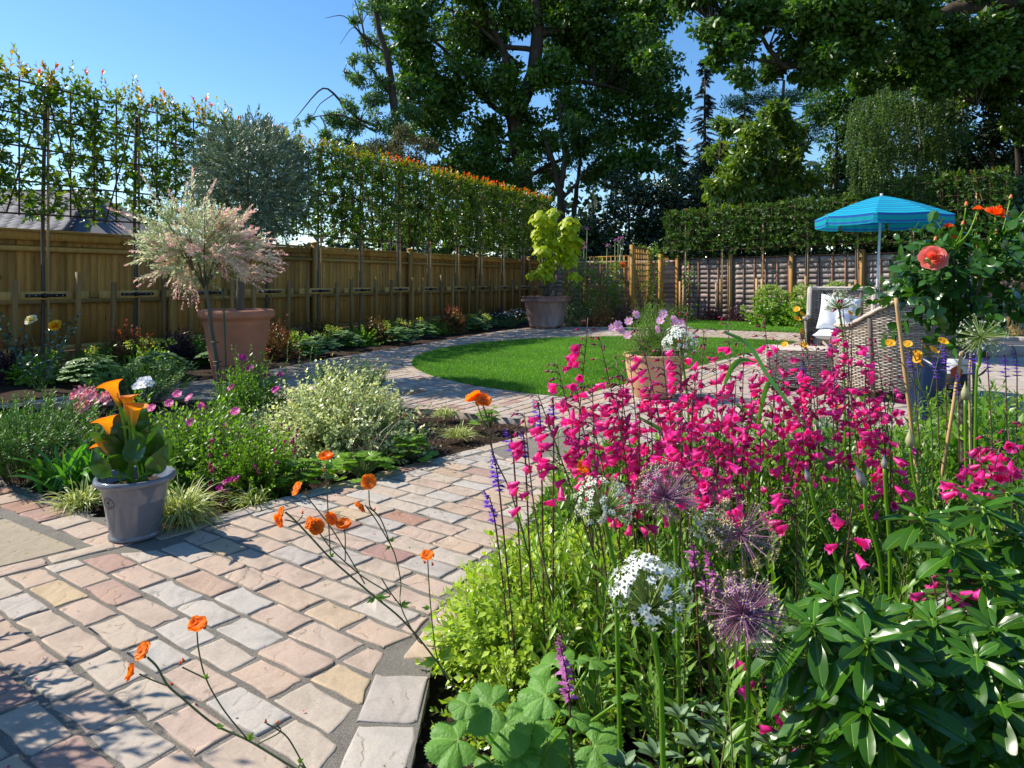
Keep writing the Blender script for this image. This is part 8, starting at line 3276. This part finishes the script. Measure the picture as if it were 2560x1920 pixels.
# ------------------------------------------------------------------ standard rose, tag and canes
def standard_rose():
    Z = 2.56
    base = Vector((W(2408, 900, Z).x, Z, -.03))
    root = thing('standard_rose', 'standard rose tree with coral and orange blooms on a bare stem', 'rose tree', base)
    mb = MB()
    top = W(2404, 820, Z)
    tube(mb, curve([base, W(2408, 960, Z), top], 8), [.014] * 6 + [.013] * 3, 10, .5)
    ends = []
    for e in ((2310, 760), (2350, 700), (2420, 690), (2500, 740), (2470, 650), (2380, 620), (2540, 690), (2290, 700)):
        p = W(e[0], e[1], Z + rng.uniform(-.15, .15))
        tube(mb, curve([top, top.lerp(p, .5) + Vector((0, 0, -.02)), p], 6), np.linspace(.009, .004, 7), 6, .4)
        ends.append(p)
    kids(root, mb, 'stem', M_bark)
    blooms = [(2333, 645, 2.42, ROSEC, .050, (-.3, -.75, .4)), (2492, 532, 2.5, ROSEO, .046, (.1, -.5, .9)), (2446, 522, 2.5, ROSEO, .022, (0, -.2, 1)), (2371, 565, 2.45, ROSEO, .020, (-.2, -.3, 1)), (2386, 594, 2.45, ROSEO, .013, (0, -.3, 1))]
    sm, lm = MB(), MB()
    for px, py, z, me, s, d in blooms:
        p = W(px, py, z)
        fl(root, 'bloom', me, p, d, s)
        q = min(ends, key=lambda e: (e - p).length)
        tube(sm, curve([p - Vector(d).normalized() * s * .2, p.lerp(q, .5) + Vector((.01, 0, -.02)), q], 8), .0026, 6, .8)
    for px, py in ((2415, 518), (2406, 566), (2337, 605), (2490, 588), (2525, 500), (2560, 560), (2440, 800)):
        p = W(px, py, 2.45)
        fl(root, 'bud', bpy.data.meshes['rose_bud'] if 'rose_bud' in bpy.data.meshes else bud_mesh('rose_bud', M_coral, M_fresh, .5), p, (rng.normal() * .2, 0, 1), .022)
        q = min(ends, key=lambda e: (e - p).length)
        tube(sm, curve([p, p.lerp(q, .5) + Vector((.01, 0, -.01)), q], 6), .002, 5, .8)
    T = TL(.66, 4, .05, .16, .45, .12)
    N = 120
    a = rng.random(N) * 6.28
    cc = W(2420, 715, Z)
    u = rsph(N)
    B = np.array(tuple(cc)) + u * (rng.random((N, 1)) ** .4) * np.array([.20, .18, .13])
    shoots(sm, lm, B, u + np.array([0, 0, .3]) + rsph(N) * .4, rng.uniform(.10, .22, N), 9, T, .056, 66, .15, .05, v=(0, .7), stemr=.0022, tipscale=.7, up=.5, stem_v=.8)
    # fresh bronze shoots at the left, long shoots top right
    E = np.array([tuple(W(x, y, 2.5 + rng.normal() * .1)) for x, y in ((2250, 665), (2245, 690), (2265, 720), (2290, 735), (2270, 650), (2540, 560), (2560, 520), (2530, 610), (2470, 590), (2430, 600), (2560, 640), (2560, 760), (2500, 800), (2300, 790), (2360, 810), (2450, 610), (2400, 640))])
    S = np.array([tuple(ends[int(np.argmin([np.linalg.norm(np.array(tuple(q)) - e) for q in ends]))]) for e in E])
    shoots(sm, lm, S, E - S, np.linalg.norm(E - S, axis=1), 12, T, .046, 62, .05, .2, v=(.3, 1), stemr=.003, tipscale=.75, up=.5, stem_v=.8)
    kids(root, lm, 'foliage', M_roself)
    kids(root, sm, 'shoots', M_fresh, kind='stuff')
    mb = MB()
    tube(mb, [Vector((base.x + .03, Z - .05, -.03)), W(2428, 690, Z - .05)], .0065, 8)
    kids(root, mb, 'support_stake', plain('dark_green_plastic', (.012, .05, .025), .4, .5))

    # hanging tag
    zt = Z - .09
    a = W(2372, 895, zt)
    tg = thing('plant_tag', 'printed plant label with a red rose picture hanging on the rose stem', 'plant tag', a)
    x0, x1, y0, y1 = 2370, 2424, 897, 978
    A, B_, C_, D_ = W(x0 + 2, y0, zt), W(x1 + 1, y0 + 1, zt), W(x1 - 4, y1, zt), W(x0 - 4, y1 - 2, zt)
    ex = (B_ - A)
    ey = (A - D_)
    w_, h_ = ex.length, ey.length
    ex.normalize()
    nz = ex.cross(ey).normalized()
    ey = nz.cross(ex).normalized()
    M = Matrix([[ex[i], ey[i], nz[i], D_[i]] for i in range(3)] + [[0, 0, 0, 1]])
    Mo = M.copy()

    def card(name, xa, xb, ya, yb, mat, out, th=.0004):
        mb = MB()
        box(mb, ((xa + xb) / 2 * w_, (ya + yb) / 2 * h_, out), ((xb - xa) * w_, (yb - ya) * h_, th))
        o = link(name, mb.mesh(name, mat), tg, Matrix.Translation(-Vector(tg.location)) @ Mo)
        return o
    card('card', 0, 1, 0, 1, plain('white_card', (.66, .68, .70), .5, .3), 0, .0008)
    card('dark_field', .0, 1, .0, .53, plain('black_print', (.025, .025, .03), .5, .3), .0009)
    # rose picture
    mb = MB()
    th = np.linspace(0, 2 * math.pi, 37)[:-1]
    r_ = .30 + .018 * np.sin(th * 5) + .01 * np.sin(th * 9)
    mb.add(np.c_[.45 * w_ + r_ * w_ * np.cos(th), .585 * h_ + r_ * w_ * .92 * np.sin(th), np.full(36, .0016)], [tuple(range(36))], .5)
    link('rose_picture', mb.mesh('rose_picture', plain('red_print', (.62, .06, .03), .5, .3)), tg, Matrix.Translation(-Vector(tg.location)) @ Mo)
    mb = MB()
    for rr in (.06, .12, .19, .25):
        tt = np.linspace(rr * 9, rr * 9 + 4.6, 22)
        tube(mb, np.c_[.46 * w_ + rr * w_ * np.cos(tt), .585 * h_ + rr * w_ * .9 * np.sin(tt), np.full(22, .0018)], .0006, 3)
    link('rose_lines', mb.mesh('rose_lines', plain('orange_print', (.78, .16, .07), .5, .3)), tg, Matrix.Translation(-Vector(tg.location)) @ Mo)

    def word(s, size, x, y, mat, name='lettering'):
        me = text_mesh(s, size, mat, .0001)
        link(name, me, tg, Matrix.Translation(-Vector(tg.location)) @ Mo @ Matrix.Translation((x * w_, y * h_, .0018)))
    mk_ = plain('grey_print', (.10, .10, .11), .5, .3)
    word('Standard Tree Rose', .0098, .52, .80, mk_)
    word('For You, With', .0085, .34, .225, plain('gold_print', (.72, .52, .03), .5, .3))
    mb = MB()
    for y in (.16, .11, .065):
        box(mb, (.45 * w_, y * h_, .0015), (.78 * w_, .009 * h_ * 1.3, .0003))
    box(mb, (.17 * w_, .275 * h_, .0015), (.2 * w_, .01 * h_, .0003))
    link('small_print', mb.mesh('small_print', plain('pale_grey_print', (.42, .42, .44), .5, .3)), tg, Matrix.Translation(-Vector(tg.location)) @ Mo, kind='stuff')
    mb = MB()
    tube(mb, curve([W(2402, 900, zt), W(2398, 885, zt), W(2408, 878, zt - .02), W(2414, 890, zt), W(2404, 901, zt)], 12), .0012, 5)
    kids(tg, mb, 'loop', M_white)


standard_rose()


def cane(label, top, bottom, z, foot, r=.0055):
    a, b = W(*top, z), W(*bottom, z)
    root = thing('bamboo_cane', label, 'cane', (foot[0], foot[1], 0), 'bamboo canes in the near bed')
    mb = MB()
    P = [Vector((foot[0], foot[1], -.03)), b, a]
    c = curve(P, 18)
    rad = [r * (1 + .14 * (i % 5 == 0)) for i in range(len(c))]
    tube(mb, c, rad, 10, .7)
    kids(root, mb, 'cane', M_cane, smooth=True)


cane('leaning bamboo cane crossing the back of the tub chair', (2240, 745), (2266, 960), 2.35, (1.42, 2.30), .0065)
cane('thick bamboo cane running down behind the rose tag', (2404, 880), (2365, 1130), 2.40, (1.47, 2.45), .006)
cane('slim bamboo cane just right of the rose tag', (2426, 900), (2424, 990), 2.46, (1.66, 2.46), .0035)


# ------------------------------------------------------------------ potted bay just outside the left edge: its shade falls on the setts
def bay():
    c = Vector((-2.02, 1.78, 0))
    root = thing('bay_pot', 'clay pot of the bay bush whose shade falls on the near setts', 'plant pot', c)
    mb = MB()
    lathe(mb, [(0, 0), (.15, 0), (.16, .02), (.21, .30), (.225, .31), (.225, .35), (.20, .35), (.19, .3), (0, .3)], c, 40, .5)
    kids(root, mb, 'bowl', M_terra, smooth=True)
    ro = thing('bay_bush', 'leafy bay bush beyond the left edge throwing dappled shade on the setts', 'shrub', c + Vector((0, 0, .3)))
    sm, lm = MB(), MB()
    mound(sm, lm, c + Vector((0, 0, .34)), .36, .42, .78, 150, 13, T4(.42, .08, .1), .075, low=.1, t0=.45, spread=55, base=.2)
    kids(ro, lm, 'foliage', M_lau)
    kids(ro, sm, 'stems', M_twig, kind='stuff')


bay()
